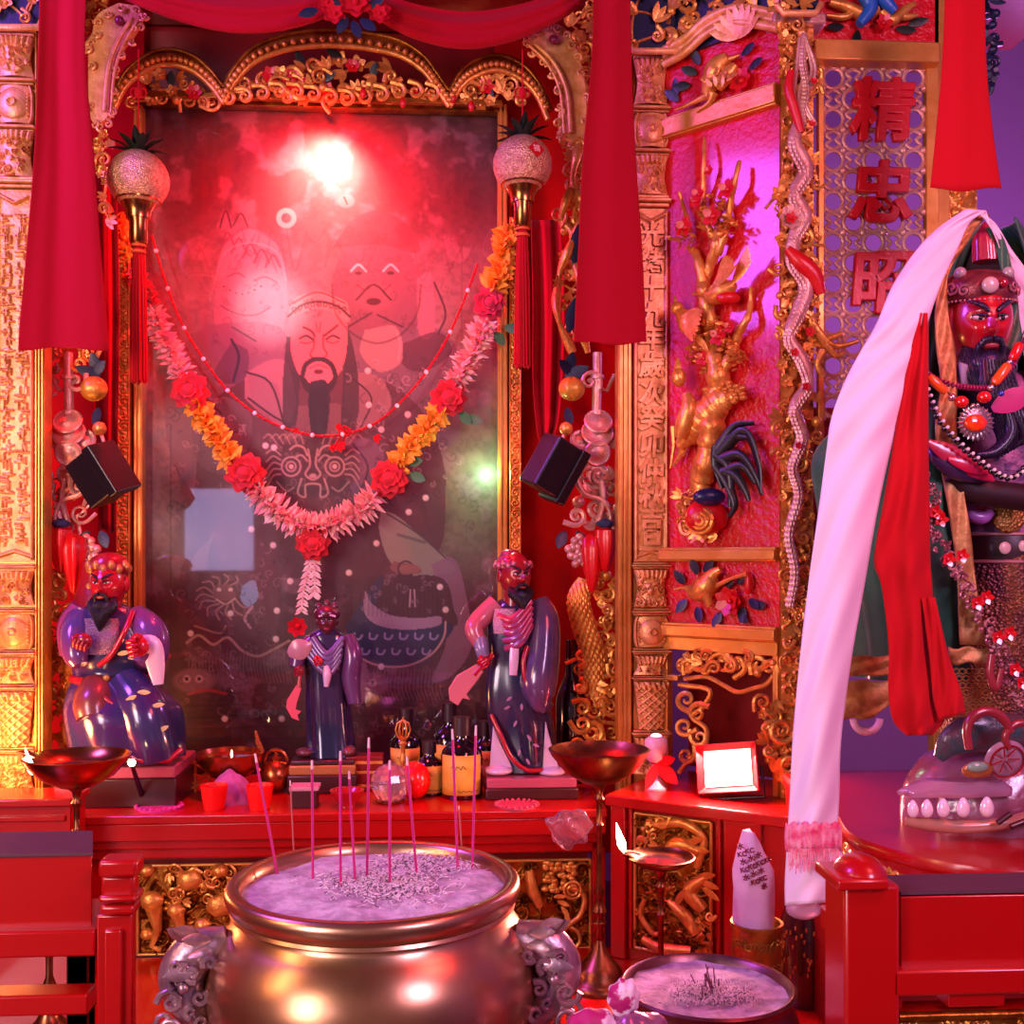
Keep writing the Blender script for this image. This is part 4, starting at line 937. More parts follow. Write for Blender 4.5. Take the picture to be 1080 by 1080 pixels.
    TF=[[(758,475),(775,450),(795,446)],[(758,480),(785,455),(800,490),(802,520)],[(760,485),(780,480),(795,500),(804,522)],[(762,495),(775,500),(785,515),(790,528)],[(756,490),(765,505),(775,530),(770,545)],[(760,470),(772,462),(790,462)],[(762,500),(782,492),(796,510)],[(756,478),(768,490),(771,515),(770,535)],[(757,470),(755,490),(762,515)]]
    for T_ in TF:
        m=MB(); P=cat(T_,6); n_=len(P); m.tube([FW.q(p[0],p[1],.05) for p in P],[(5.5*(1-.75*i/n_)+.4)*kW for i in range(n_)],8,flat=(.5,1)); m.build('tail_plume',mat('black_green_paint','10181c',.35),r_)
carve('carved_tree','gilt carved tree with birds, red blossoms and dark-tailed rooster on the main wing panel',1,c_tree)
def c_low(r_):
    m=MB(); P=cat([(711,622,1.2),(722,620,2),(735,624,9),(745,618,11),(752,606,6),(760,600,3)],6); m.tube([FW.q(p[0],p[1],.03) for p in P],[p[2]*kW for p in P],12)
    m.tube([FW.q(755,618,.03),FW.q(772,610,.03),FW.q(788,605,.03)],[2.5*kW,1.6*kW,2.4*kW],7); m.tube([FW.q(745,625,.04),FW.q(748,640,.04)],[7*kW,2*kW],8); m.build('gilt_bird',GOLD,r_)
    m=MB(); flowerpx(m,FW,770,634,14,7,.02); flowerpx(m,FW,770,634,9,6,.035,.4); m.build('red_peony',REDPAINT,r_)
    m=MB(); m.ell(FW.q(790,615,.02),(4*kW,3*kW,10*kW)); m.build('red_bud',REDPAINT,r_)
    for x,y,a in((735,606,1.8),(742,602,.6),(722,616,2.2),(724,632,-2.2),(735,640,-1.2),(762,618,.3),(778,616,.8),(790,632,-.6),(778,646,-.6),(760,646,-2),(795,640,0.2),(784,640,-1.6)): m=MB(); leafpx(m,FW,x,y,a,15,9,.012); m.build('dark_leaf',NAVY,r_)
carve('carved_bird','gilt carved bird with one red peony on the small lower wing panel',2,c_low)
def c_up(r_):
    m=MB(); 
    for A in([(745,100,5),(752,82,10),(757,70,10),(768,60,5)],[(756,90,7),(768,78,7),(776,68,3)],[(757,64,3),(770,62,2.4),(780,58,1)],[(748,100,4),(735,106,2.4),(722,112,1.6),(712,116,1)],[(752,98,5),(748,108,2.4),(734,118,1)]):
        P=cat(A,5); m.tube([FW.q(p[0],p[1],.035) for p in P],[p[2]*kW for p in P],10)
    for i in range(16): a=i*2.4; leafpx(m,FW,758+2.5*math.sqrt(i)*math.cos(a)*1.3,82+3*math.sqrt(i)*math.sin(a),a,9,4,.06)
    m.build('gilt_figure',GOLD,r_)
    m=MB(); flowerpx(m,FW,782,85,11,7,.02); m.build('red_peony',REDPAINT,r_)
    for x,y,a in((735,78,2.6),(738,68,2),(782,58,.3),(790,72,.2),(757,106,-1),(752,108,-2),(716,106,2.4),(712,104,1.4),(728,90,3)): m=MB(); leafpx(m,FW,x,y,a,16,8,.01); m.build('dark_leaf',DKGREEN,r_)
carve('carved_lion','gilt carved creature among dark leaves on the top wing panel',3,c_up)
# ================================================================ dragon column, right of the wing
FC=YF(2.92); kC=FC.px(); root=thing('dragon_column','gilt column wrapped by a carved dragon with red scales','column',at(842,870,2.92))
uu=FC.rect(824,20,858,850)
m=MB(); m.fbox(FC,uu[0],uu[1],uu[2]-.0,uu[3]+.3,-.05,-.004); 
st=rand_scrolls(uu[0],uu[1],uu[2],uu[3],230,.008,.018,61,.014,.35); Aq=heights(uu[0],uu[1],uu[2],uu[3],.0025,st); relief(m,FC,*Aq,.0); m.build('carved_shaft',GOLD,root,auto=80)
m=MB(); D=cat([(848,35,3),(846,60,4),(850,90,4),(845,120,5),(838,150,8),(850,180,9),(838,205,8),(848,228,9),(838,250,8),(836,275,8),(850,300,9),(842,330,9),(832,355,7),(846,380,8),(852,405,7),(838,430,7),(846,460,7),(836,490,6),(842,520,5),(832,560,5),(838,600,5),(832,640,4)],7)
m.tube([FC.q(p[0],p[1],.045) for p in D],[p[2]*kC*.95 for p in D],12)
for dx in(-8,8,0,12): 
    P=cat([(846+dx*.3,40),(848+dx,75),(842+dx*.6,105),(850+dx*.9,132)],6); m.tube([FC.q(p[0],p[1],.05) for p in P],1.9*kC,6)
for i in range(0,len(D)-1,1):
    p=D[i]
    for j in(-1,0,1): m.leaf(FC.q(p[0]+j*p[2]*.55,p[1],.045+.75*kC*p[2]*(1 if j==0 else .7)),-FC.v+FC.n*.3,FC.n,7*kC,5.5*kC,-.1,-.2,.25,4)
m.build('dragon_body',SILVER,root)
m=MB(); dense(m,FC,[(820,140),(862,140),(862,500),(820,500)],70,5,10,2.2,62,.02,.05,.5); dense(m,FC,[(822,20),(862,20),(862,110),(822,110)],26,5,9,2,63,.01,.04,.5); dense(m,FC,[(824,500),(852,500),(850,700),(826,700)],40,4,8,2,64,.0,.03,.5); m.build('cloud_scrolls',GOLD,root)
for A in([(834,75,4),(832,95,5),(838,115,5),(845,140,4)],[(830,262,4),(842,275,9),(858,290,9),(866,310,5)]):
    m=MB(); P=cat(A,6); m.tube([FC.q(p[0],p[1],.06) for p in P],[p[2]*kC for p in P],10); m.build('red_scaled_coil',REDPAINT,root)
for x,y,r in((834,230,8),(856,130,5),(858,85,5),(854,350,7),(838,372,6),(850,408,6),(842,470,5)): m=MB(); flowerpx(m,FC,x,y,r*.8,5,.07); m.build('red_bud',REDPAINT,root)
m=MB(); flowerpx(m,FC,834,230,13,8,.055); m.build('gilt_flower',SILVER,root)
m=MB()
for A in([(856,340),(872,360),(885,365),(905,360)],[(870,362),(882,375),(890,372)],[(872,358),(888,352)],[(868,370),(862,385),(868,398)]):
    P=cat(A,5); m.tube([FC.q(p[0],p[1],.05) for p in P],[5*kC*(1-.6*i/len(P)) for i in range(len(P))],8)
m.build('dragon_claw',GOLD,root)
m=MB(); m.pbox(FC,816,12,872,24,-.05,.03); m.build('capital_moulding',SILVER,root,bevel=.006)
cornice('blue cornice block with gilt rim over the dragon column',822,-30,864,14,2.9,33,fr=YF(2.88),gold=6)
# lower carved foot right of the flood lamp
m=MB(); dense(m,FC,[(800,740),(862,740),(862,835),(812,820)],44,5,11,2.6,66,.0,.05,.5); scrollpx(m,FC,824,770,15,1.6,0,1,3.4,.05); scrollpx(m,FC,832,808,13,1.6,2,-1,3,.05)
o=m.build('scroll_carving',GOLD); tag(o,'gilt carved scroll mass behind the white scarf beside the red flood lamp','carving')
# ================================================================ pierced panel with red characters
FL=YF(2.94); kL=FL.px(); root=thing('pierced_panel','gilt pierced screen with large red Chinese characters behind the robed statue','screen',at(925,640,2.94))
uu=FL.rect(862,66,988,470)
m=MB(); m.fbox(FL,uu[0]-.0,uu[0]+.016,uu[2],uu[3],-.01,.01); m.fbox(FL,uu[1]-.035,uu[1],uu[2],uu[3],-.012,.014); m.fbox(FL,uu[0],uu[1],uu[3]-.008,uu[3],-.01,.01); m.build('screen_frame',GOLDS,root,bevel=.002)
m=MB(); 
def flatrod(A,w=2.4,c=True):
    m.tube([FL.q(a,b_,0) for a,b_ in A],w*kL,6,flat=(.9,1.1) ,closed=c)
nx,ny=5,17; cw=(974-868)/nx; chh=(440-72)/ny
for j in range(ny+1):
    for i in range(nx+1):
        x=868+i*cw; y=72+j*chh
        if i<nx and j<ny:
            xc_,yc_=x+cw/2,y+chh/2
            if (i+j)%2==0:
                flatrod([(xc_+cw*.5*math.cos(t),yc_+chh*.5*math.sin(t)) for t in np.linspace(0,2*PI,13)[:-1]],2.1)
            else:
                for s_ in(-1,1):
                    P=cat([(xc_-s_*cw*.1,yc_-chh*.5),(xc_+s_*cw*.36,yc_-chh*.25),(xc_+s_*cw*.12,yc_),(xc_+s_*cw*.36,yc_+chh*.25),(xc_-s_*cw*.1,yc_+chh*.5)],3); flatrod([tuple(p) for p in P],2.0,False)
        m.ell(FL.q(x,y,0),(4.3*kL,.008,4.3*kL),n=8,m=5)
m.build('pierced_fretwork',SILVER,root)
for ch,x,y,s_ in(('精',929,121,66),('忠',928,208,66),('昭',929,302,68)):
    text_obj(ch,REDPAINT,root,FL.q(x,y,.02),fR(FL),s_*kL*1.05,.008,.0028,'red_character',.08,.003)
m=MB(); m.pbox(YF(2.92),860,42,992,64,-.04,.03); o=m.build('gilt_crossbar',GOLDS,None,bevel=.004); tag(o,'plain gilt crossbar above the pierced screen','rail')
root=thing('dragon_panel','red panel with gilt and blue carved dragon at the top right','panel',at(925,44,2.95)); fr=YF(2.96)
m=MB(); m.pbox(fr,858,-60,990,44,-.03,0); m.build('red_ground',LACQ,root,smooth=False)
m=MB(); 
for A in([(875,2,4),(895,8,6),(912,16,7),(925,10,6)],[(965,4,3),(955,10,5),(940,22,6),(930,12,5)],[(872,16,2),(890,18,4),(902,12,4)],[(968,16,2),(955,18,4),(945,14,4)]):
    P=cat(A,5); m.tube([fr.q(p[0],p[1],.02) for p in P],[p[2]*kL for p in P],8)
m.build('gilt_dragon',GOLD,root)
for A in([(910,-8,8),(918,8,8),(906,26,5)],[(928,-5,9),(936,4,7),(944,12,5)]):
    m=MB(); P=cat(A,5); m.tube([fr.q(p[0],p[1],.035) for p in P],[p[2]*kL for p in P],10); m.build('blue_wing',mat('bright_blue_paint','1c5cb0',.35,0,.3,80),root)
m=MB(); flowerpx(m,fr,932,24,9,6,.03); m.build('red_flower',REDPAINT,root)
for x,y,a in((890,28,3.3),(905,32,-1.8),(945,30,-.2),(958,26,.2),(900,-2,2)): m=MB(); leafpx(m,fr,x,y,a,20,9,.006); m.build('dark_leaf',DKGREEN,root)
# gilt post behind the statue's hood, dark carving by the purple wall, red carved board low down
root=thing('gilt_post','gilt carved post right of the pierced screen','post',at(1006,870,2.96)); fr=YF(2.96)
m=MB(); m.pbox(fr,985,-60,1002,860,-.04,.0); m.build('plain_edge',GOLDS,root,bevel=.003)
m=MB(); uu=fr.rect(1002,-60,1034,860); m.fbox(fr,uu[0],uu[1],uu[2],uu[3],-.05,-.024); Aq=heights(uu[0],uu[1],uu[2],uu[3],.004,rand_scrolls(uu[0],uu[1],uu[2],uu[3],160,.01,.025,71,.014,.5)); relief(m,fr,*Aq,-.02); m.build('carved_edge',GOLD,root,auto=80)
m=MB(); dense(m,YF(2.94),[(1036,-20),(1056,-20),(1052,60),(1044,104),(1036,90)],26,6,10,2.6,72,.0,.04,.6); o=m.build('dark_carving',NAVY); tag(o,'dark carved foliage hanging against the purple wall at upper right','carving')
uu=YF(2.97).rect(852,430,886,745); m=MB(); m.fbox(YF(2.97),uu[0],uu[1],uu[2],uu[3],-.03,0); o=m.build('red_board',mat('rough_red_board','a01824',.5,0,.8,60,dist=.004),None,smooth=False); tag(o,'rough red lacquer board below the pierced screen','panel')
# ================================================================ altar table, lower table, cabinets
ZT=.81; ZL=.40
FT=YF(3.0); kT=FT.px()
root=thing('altar_table','long red lacquer altar table below the painting with gilt relief panels','table',at(350,1008,3.1))
xa,xb=at(62,850,3.0).x,at(640,850,3.0).x
m=MB(); m.box(((xa+xb)/2,3.27,ZT-.012),(xb-xa,.56,.024)); m.build('table_top',RED,root,bevel=.004)
def zt(y,Y=3.0): return at(350,y,Y).z
m=MB(); m.box(((xa+xb)/2,3.02,(ZT-.024+zt(884))/2),(xb-xa-.006,.05,ZT-.024-zt(884))); m.build('fascia',RED,root,bevel=.003)
m=MB(); m.box(((xa+xb)/2,3.045,(zt(884)+zt(895))/2),(xb-xa-.03,.05,zt(884)-zt(895)+.004)); m.box(((xa+xb)/2,3.07,(zt(895)+zt(907))/2),(xb-xa-.06,.06,zt(895)-zt(907)+.002)); m.build('cornice_moulding',RED,root,bevel=.006)
m=MB(); m.box(((xa+xb)/2,3.30,(zt(907)+ZL)/2-.0),(xb-xa-.08,.40,zt(907)-ZL-.002)); m.build('body',REDD,root,smooth=False)
FQ=YF(3.09)
m=MB()
for a,bq in((66,144),(318,462),(624,638)): u=FQ.rect(a,907,bq,1008); m.fbox(FQ,u[0],u[1],ZL-EYE+.002,zt(907)-EYE,-.02,.012)
m.build('stile',RED,root,bevel=.002)
def goldpanel(fr,x0_,y0_,x1_,y1_,seed,parent,n=0.,nm='relief_panel',uvr=None,rr=(.012,.03),num=60,mt=None):
    u=uvr or fr.rect(x0_,y0_,x1_,y1_,n); m=MB()
    st=rand_scrolls(u[0],u[1],u[2],u[3],num,rr[0],rr[1],seed,.02,.55); Aq=heights(u[0],u[1],u[2],u[3],.0022,st); relief(m,fr,*Aq,n); m.build(nm,mt or GOLDD,parent,auto=80)
    m=MB()
    for p,q_ in(((u[0],u[3]),(u[1],u[3])),((u[0],u[2]),(u[1],u[2])),((u[0],u[2]),(u[0],u[3])),((u[1],u[2]),(u[1],u[3]))): m.tube([fr.p(p[0],p[1],n+.008),fr.p(q_[0],q_[1],n+.008)],.005,8)
    m.build('gilt_border',GOLDS,parent)
    return u
u=goldpanel(FQ,146,911,316,1004,101,root); 
m=MB()
for x,y,r in((155,918,8),(200,928,14),(232,918,9),(160,950,13),(186,960,10),(232,955,15),(214,975,9),(156,985,8)): m.ell(FQ.q(x,y,.015),(r*kT,.02,r*.8*kT),n=16,m=10,fn=lambda p:p*(1+.05*math.sin(6*math.atan2(p.z,p.x))))
m.tube([FQ.q(a,b_,.025) for a,b_ in((162,958),(166,980),(160,998),(170,1002))],[9*kT,5*kT,3*kT,4*kT],8); m.tube([FQ.q(a,b_,.025) for a,b_ in((186,962),(192,985),(186,1002))],[8*kT,4*kT,3*kT],8)
dense(m,FQ,[(178,915),(246,915),(246,950),(178,952)],22,4,7,1.6,102,.01,.025,.3)
m.build('carved_beasts',GOLD,root)
goldpanel(FQ,464,907,622,1000,103,root)
m=MB()
R=random.Random(4)
for i in range(60): m.ell(FQ.q(R.uniform(574,606),R.uniform(908,940),.02+.01*R.random()),(4*kT,3*kT,3.2*kT),n=7,m=4)
P=cat([(600,935),(616,945),(612,965),(600,975),(590,985)],5); m.tube([FQ.q(p[0],p[1],.03) for p in P],3.2*kT,8)
for r_ in(9,5): m.tube([FQ.q(604+r_*math.cos(t),939+r_*math.sin(t),.035) for t in np.linspace(0,2*PI,14)],1.6*kT,6)
for x,y,a in((588,950,-.4),(592,956,-.9),(596,962,-1.2),(584,946,0.1)): leafpx(m,FQ,x,y,a,13,5,.03)
m.tube([FQ.q(558,918,.02),FQ.q(562,940,.03),FQ.q(570,955,.02)],[5*kT,6*kT,5*kT],8)
m.tube([FQ.q(598+14*math.cos(t),990+12*math.sin(t),.02) for t in np.linspace(0,2*PI,18)],2.2*kT,6)
m.build('carved_dragon',GOLD,root)
root=thing('lower_table','broad red lacquer table carrying the incense burners and lamp stands','table',(.15,2.3,0))
m=MB(); m.box((.22,2.28,ZL-.02),(2.78,1.58,.04)); m.build('table_top',RED,root,bevel=.004)
for x in(-1.1,1.54):
    for y in(1.56,3.0): m=MB(); m.box((x,y,(ZL-.04)/2),(.08,.08,ZL-.04)); m.build('leg',REDD,root,bevel=.004)
# right cabinet, turned like the wing
A1=at(645,835,3.0); B1=at(832,855,2.72); FK=Fr((A1.x,A1.y,EYE),(B1.x-A1.x,B1.y-A1.y,0)); kK=FK.px(720,930); ck=(B1-A1).length; ZK=A1.z-.006
root=thing('side_cabinet','red lacquer side cabinet with upright gilt relief panel under the flood lamp','cabinet',FK.p(ck/2,ZL-EYE,-.2))
zk=ZK-EYE; zb=ZL-EYE+.001
m=MB(); m.fbox(FK,-.012,ck+.02,zk-.03,zk,-.42,.02); m.build('cabinet_top',RED,root,bevel=.004)
m=MB(); m.fbox(FK,0,ck,zb,zk-.03,-.40,-.012); m.build('body',RED,root,smooth=False)
uq=FK.rect(671,862,751,1006)
m=MB(); m.fbox(FK,.0,uq[0]-.03,zb,zk-.03,-.02,.008); m.fbox(FK,uq[1]+.035,ck*.86,zb,zk-.03,-.02,.008); m.fbox(FK,0,ck*.86,uq[3]+.02,zk-.03,-.02,.006); m.build('front_frame',RED,root,bevel=.003)
m=MB(); m.fbox(FK,uq[0]-.022,uq[0]-.012,zb+.03,uq[3]+.012,-.014,.003); m.build('inner_bead',RED,root,bevel=.003)
m=MB(); m.fbox(FK,uq[1]+.012,uq[1]+.024,zb+.03,uq[3]+.012,-.014,.003); m.build('inner_bead',RED,root,bevel=.003)
goldpanel(FK,671,862,751,1006,105,root,-.008,'relief_panel',None,(.012,.026),60)
m=MB(); 
for A in([(690,870,4),(720,868,5),(742,885,4),(735,915,4)],[(700,900,3),(715,890,8),(738,898,5)],[(745,925,4),(728,940,8),(742,960,6)],[(705,950,3),(722,965,7),(735,985,5)],[(680,948,2),(676,965,3),(690,985,2.6),(703,978,2)],[(678,990,4),(698,1000,6),(730,1003,5)]):
    P=cat(A,6); m.tube([FK.q(p[0],p[1],.006) for p in P],[p[2]*kK for p in P],10)
for x,y,a in((735,925,.3),(738,930,-.1),(740,936,-.4),(725,890,.5),(728,896,.1),(720,960,-1),(712,955,1)): leafpx(m,FK,x,y,a,22,7,.012)
dense(m,FK,[(675,866),(700,866),(690,900),(675,905)],8,4,8,2,106,.0,.012,.3); dense(m,FK,[(735,965),(750,965),(750,1004),(735,1004)],14,3,5,1.5,107,.0,.015,.7)
m.build('carved_foliage',GOLD,root)
# left cabinet top
root=thing('side_cabinet','red lacquer side cabinet at the left edge beside the pillar foot','cabinet',at(10,1000,2.85)); fr=YF(2.86)
m=MB(); u=fr.rect(-90,842,78,870); m.fbox(fr,u[0],u[1],u[3]-.02,u[3],-.13,.02); m.build('cabinet_top',RED,root,bevel=.004)
m=MB(); m.fbox(fr,u[0],u[1]-.01,ZL-EYE+.001,u[3]-.02,-.12,0); m.build('body',RED,root,smooth=False); ZK2=EYE+u[3]
m=MB(); m.fbox(fr,u[0],u[1]-.02,u[3]-.06,u[3]-.045,.0,.008); m.build('front_moulding',RED,root,bevel=.003)
# ================================================================ lamps on stands
FLM=mat('flame','ffffff',.5,emit='ffd8a0',es=30)
OIL=mat('lamp_oil','4a3038',.06,0,0,coat=1.)
def flame(c,parent,s_=1.,lean=(0,0)):
    m=MB(); m.lathe([(.0005,0),(.006*s_,.008*s_),(.0085*s_,.018*s_),(.006*s_,.032*s_),(.0025*s_,.046*s_),(.0004,.056*s_)],(0,0,0),14)
    m.mat_all(Matrix.Translation(c)@Matrix(((1,0,lean[0],0),(0,1,lean[1],0),(0,0,1,0),(0,0,0,1)))); m.build('flame',FLM,parent)
def oil_lamp(label,cx,cy,rp,Y,depth,foot=True,wick=None,rod_y=None,mt=BRASSD,zb=ZL):
    k=S(Y); c=at(cx,cy,Y); r=rp*k; zf=zb; root=thing('oil_lamp',label,'oil lamp',V((c.x,c.y,zf)),'brass oil lamps on stands'); z0=c.z-depth*k
    m=MB(); m.lathe([(0.001,z0),(r*.35,z0+.002),(r*.7,z0+depth*k*.35),(r*.95,z0+depth*k*.8),(r*1.02,c.z),(r*.97,c.z+.002),(r*.9,z0+depth*k*.8),(r*.6,z0+depth*k*.45),(.001,z0+depth*k*.3)],V((c.x,c.y,0)),48,cap=False); bw=m.build('bowl',BRASS if mt is BRASS else mt,root)
    m=MB(); m.lathe([(.001,z0+depth*k*.62),(r*.80,z0+depth*k*.62),(r*.8,z0+depth*k*.6),(.001,z0+depth*k*.6)],V((c.x,c.y,0)),32,cap=False); m.build('oil',OIL,bw)
    m=MB(); pr=[(.001,z0+.004),(r*.22,z0),(.012,z0-.012),(.008,z0-.03),(.014,z0-.04),(.008,z0-.05),(.007,z0-.1),(.012,z0-.107),(.007,z0-.115)]
    if foot:
        pr+=[(.008,zf+.26),(.015,zf+.245),(.009,zf+.23),(.012,zf+.21),(.02,zf+.195),(.012,zf+.18),(.018,zf+.165),(.009,zf+.15),(.016,zf+.13),(.010,zf+.12),(.022,zf+.09),(.045,zf+.06),(.06,zf+.045),(.062,zf+.03),(.075,zf+.02),(.085,zf+.008),(.085,zf),(.001,zf)]
    else: pr+=[(.007,zf+.08),(.012,zf+.07),(.006,zf+.06),(.02,zf+.03),(.045,zf+.012),(.05,zf),(.001,zf)]
    m.lathe(pr,V((c.x,c.y,0)),24,cap=False); m.build('stand',BRASSD,root)
    if wick:
        w_=at(wick[0],wick[1],Y-.0); m=MB(); m.tube([c+(w_-c)*.55+V((0,0,-.004)),c+(w_-c)*.85+V((0,0,.0)),w_+V((0,0,-.004))],[.003,.0035,.003],6); m.build('wick',mat('cotton_wick','d8b0a0',.8),root)
        flame(w_+V((0,0,-.006)),root,wick[2],(-.25,0))
        d=V((w_.x-c.x,w_.y-c.y,0)).normalized(); m=MB(); m.leaf(c+d*r*.8-V((0,0,.004)),d+V((0,0,.2)),V((0,0,1)),r*.38,r*.3,.1,.5); m.build('spout',BRASSD,bw)
    return root
oil_lamp('brass bowl oil lamp on thin stand at left below the seated statuette',81,797,53,2.76,32,False,(34,815,1.2),mt=BRASS,zb=ZL)
oil_lamp('tall brass oil lamp stand with empty bowl right of the big incense burner',632,790,53,2.79,36,True,None,mt=BRASSD)
oil_lamp('small brass oil lamp with burning wick before the side cabinet',697,903,36,2.6,14,False,(658,897,1.3),mt=BRASSD)
# ================================================================ red flood lamp and ribboned white lamp on the cabinet
root=thing('flood_lamp','red flood lamp with glowing white face on the side cabinet','lamp',FK.q(766,838,-.1)); 
tilt=Matrix.Rotation(math.radians(-14),3,FK.u)@Matrix.Rotation(math.radians(9),3,FK.n)
Rf=tilt@Matrix((FK.u,FK.v,FK.n)).transposed(); cf=FK.q(768,810,-.10)
def fb_(x,y,z): return cf+Rf@V((x,y,z))
w_,h_=.085,.066
m=MB(); 
ou_=[(-w_,-h_),(w_,-h_),(w_,h_),(-w_,h_)]; inn=[(a*.78,b_*.74) for a,b_ in ou_]; bk=[(a*.7,b_*.7) for a,b_ in ou_]
m.loft([[fb_(a,b_,.0) for a,b_ in inn],[fb_(a*1.0,b_,.018) for a,b_ in ou_],[fb_(a*1.0,b_,.006) for a,b_ in ou_],[fb_(a,b_,-.06) for a,b_ in bk]]); m.build('housing',mat('red_plastic_housing','b80c18',.35,0),root,bevel=.003,auto=30)
m=MB(); m.prism([fb_(a*.99,b_*.99,.001) for a,b_ in inn],Rf@V((0,0,.003))); m.build('lit_face',mat('lit_lamp_face','ffffff',.4,emit='ff6a5a',es=9),root,smooth=False)
m=MB(); m.tube([fb_(-w_*1.05,0,-.01),fb_(-w_*1.05,-h_*1.2,-.02),fb_(w_*1.05,-h_*1.2,-.02),fb_(w_*1.05,0,-.01)],.005,8); m.build('bracket',BLACKP,root)
root=thing('ribboned_lamp','small white lamp tied with red ribbon beside the red flood lamp','lamp',FK.q(692,830,-.12)); c0=FK.q(692,829,-.12); c0.z=ZK; kk=S(c0.y)
m=MB(); m.lathe([(.03,0),(.032,.006),(.026,.012),(.014,.03),(.013,.06),(.017,.075),(.03,.09),(.034,.115),(.032,.14),(.02,.15),(.001,.152)],c0,24); m.build('white_body',mat('white_porcelain','e8c8d0',.3,0,coat=.3),root)
m=MB(); m.ell(c0+V((0,0,.148)),(.016,.016,.010)); m.build('lit_bulb',mat('bluish_bulb','ffffff',.3,emit='a8b8ff',es=6),root)
m=MB(); m.leaf(c0+V((0,-.02,.075)),V((-.6,-.2,-1)),V((0,-1,0)),.08,.03,.2,.1); m.leaf(c0+V((0,-.02,.075)),V((.9,-.1,-.9)),V((0,-1,0)),.075,.04,.2,.1); m.leaf(c0+V((0,-.02,.08)),V((1,-.2,.3)),V((0,-1,0)),.05,.03,.2,.3); m.lathe([(.016,.072),(.021,.078),(.016,.084)],c0,16,cap=False); m.build('red_ribbon',CLOTHR,root)
# ================================================================ things on the altar table
def std(px,py,z=ZT): return onz(px,py,z)
GLB=mat('dark_bottle_glass','0c0408',.06,0,0,coat=1.,spec=.8)
LBL=mat('yellow_label','d8a028',.6,0,.05,90,col2='e0b040',cs=20); INK=mat('dark_ink','2c1410',.6)
def bottle(name,label,px,py,wp,hp,shape,lab,Y=None,group='bottles on the altar table'):
    c=std(px,py) if Y is None else V((at(px,py,Y).x,Y,ZT)); k=S(c.y); r=wp/2*k; h=hp*k; root=thing(name,label,'bottle',c,group)
    if shape=='wine': pr=[(.001,0),(r*.95,0),(r,.006),(r,h*.58),(r*.8,h*.66),(r*.42,h*.75),(r*.38,h*.98),(r*.42,h*.985),(r*.42,h),(.001,h)]
    else: pr=[(.001,0),(r*.95,0),(r,.006),(r,h*.50),(r*.93,h*.58),(r*.7,h*.65),(r*.40,h*.70),(r*.34,h*.74),(r*.34,h*.78),(.001,h*.78)]
    m=MB(); m.lathe(pr,c,28,cap=False); m.build('glass',GLB,root)
    if shape!='wine': m=MB(); m.lathe([(.001,h*.77),(r*.46,h*.77),(r*.46,h*.995),(r*.40,h),(.001,h)],c,20,cap=False); m.build('cap',mat('dark_cap','281018',.4,0,coat=.3),root)
    if lab:
        m=MB(); G=[]
        for z in np.linspace(h*lab[0],h*lab[1],4): G.append([c+V((r*1.012*math.cos(a),r*1.012*math.sin(a),z)) for a in np.linspace(-PI/2-1.15,-PI/2+1.05,18)])
        m.grid(G); lb=m.build('paper_label',LBL if len(lab)<3 else lab[2],root,solid=.0006)
        m=MB(); zz=h*(lab[0]*.3+lab[1]*.7); R=random.Random(int(px))
        for q,(z_,n_) in enumerate(((zz,9),(h*(lab[0]*.9+lab[1]*.1),12))):
            A=[(-PI/2-.5+i*.09+(.3 if q else 0),z_+.006*(1-.5*q)*math.sin(i*2.3+q)) for i in range(n_)]
            m.tube([c+V((r*1.03*math.cos(a),r*1.03*math.sin(a),z)) for a,z in cat(A,3)],.0008,4)
        m.build('label_script',INK,lb)
    return root
bottle('liquor_bottle','dark round bottle with yellow label behind the gilt ritual sceptre',428,825,34,80,'s',(.08,.5),3.36)
bottle('liquor_bottle','small dark bottle with yellow label and low cap right of the crystal ball',453,830,32,56,'s',(.06,.56),3.22)
bottle('liquor_bottle','largest dark bottle with scripted yellow label left of the bearded standing statuette',487,834,44,84,'s',(.06,.55),3.18)
bottle('liquor_bottle','dark bottle with yellow label hidden behind the largest labelled bottle',474,826,36,84,'s',(.08,.5),3.38)
bottle('liquor_bottle','dark squat bottle with yellow label touching the standing statuette plinth',512,826,30,66,'s',(.1,.55),3.36)
bottle('wine_bottle','tall black wine bottle with pale patterned label right of the standing statuette',603,820,36,150,'wine',(.10,.26,mat('cream_label','c89868',.6,0,.2,90,col2='6c4030',cs=160)),3.38)
m=MB(); c=std(402,838); 
CRY=mat('cut_crystal','f0c8d8',.08,0,.0,trans=.85,coat=.5)
root=thing('crystal_ball','faceted pink crystal ball before the gilt ritual sceptre','ornament',std(412,846)); c=std(412,846); k=S(c.y)
m=MB(); m.ell(c+V((0,0,20*k)),21*k,n=12,m=9); o=m.build('faceted_ball',CRY,root,smooth=False)
m=MB(); m.lathe([(.001,0),(14*k,0),(15*k,.004),(9*k,.010),(.001,.010)],c-V((0,0,0)),18); m.build('foot',BRASS,root)
c=V((at(437,840,3.16).x,3.16,ZT)); k=S(3.16); m=MB(); m.ell(c+V((0,0,19*k)),(17*k,17*k,19.5*k),n=24,m=14,fn=lambda p:p*(1+.03*math.cos(5*math.atan2(p.y,p.x)))); o=m.build('red_ball',mat('shiny_red_ball','e01010',.25,coat=.5)); tag(o,'shiny red ball just right of the crystal ball','ornament')
Y=3.27; k=S(Y); c=V((at(425,805,Y).x,Y,ZT)); root=thing('ritual_sceptre','gilt ritual sceptre with caged top standing behind the crystal ball','ornament',c); z1=at(425,805,Y).z
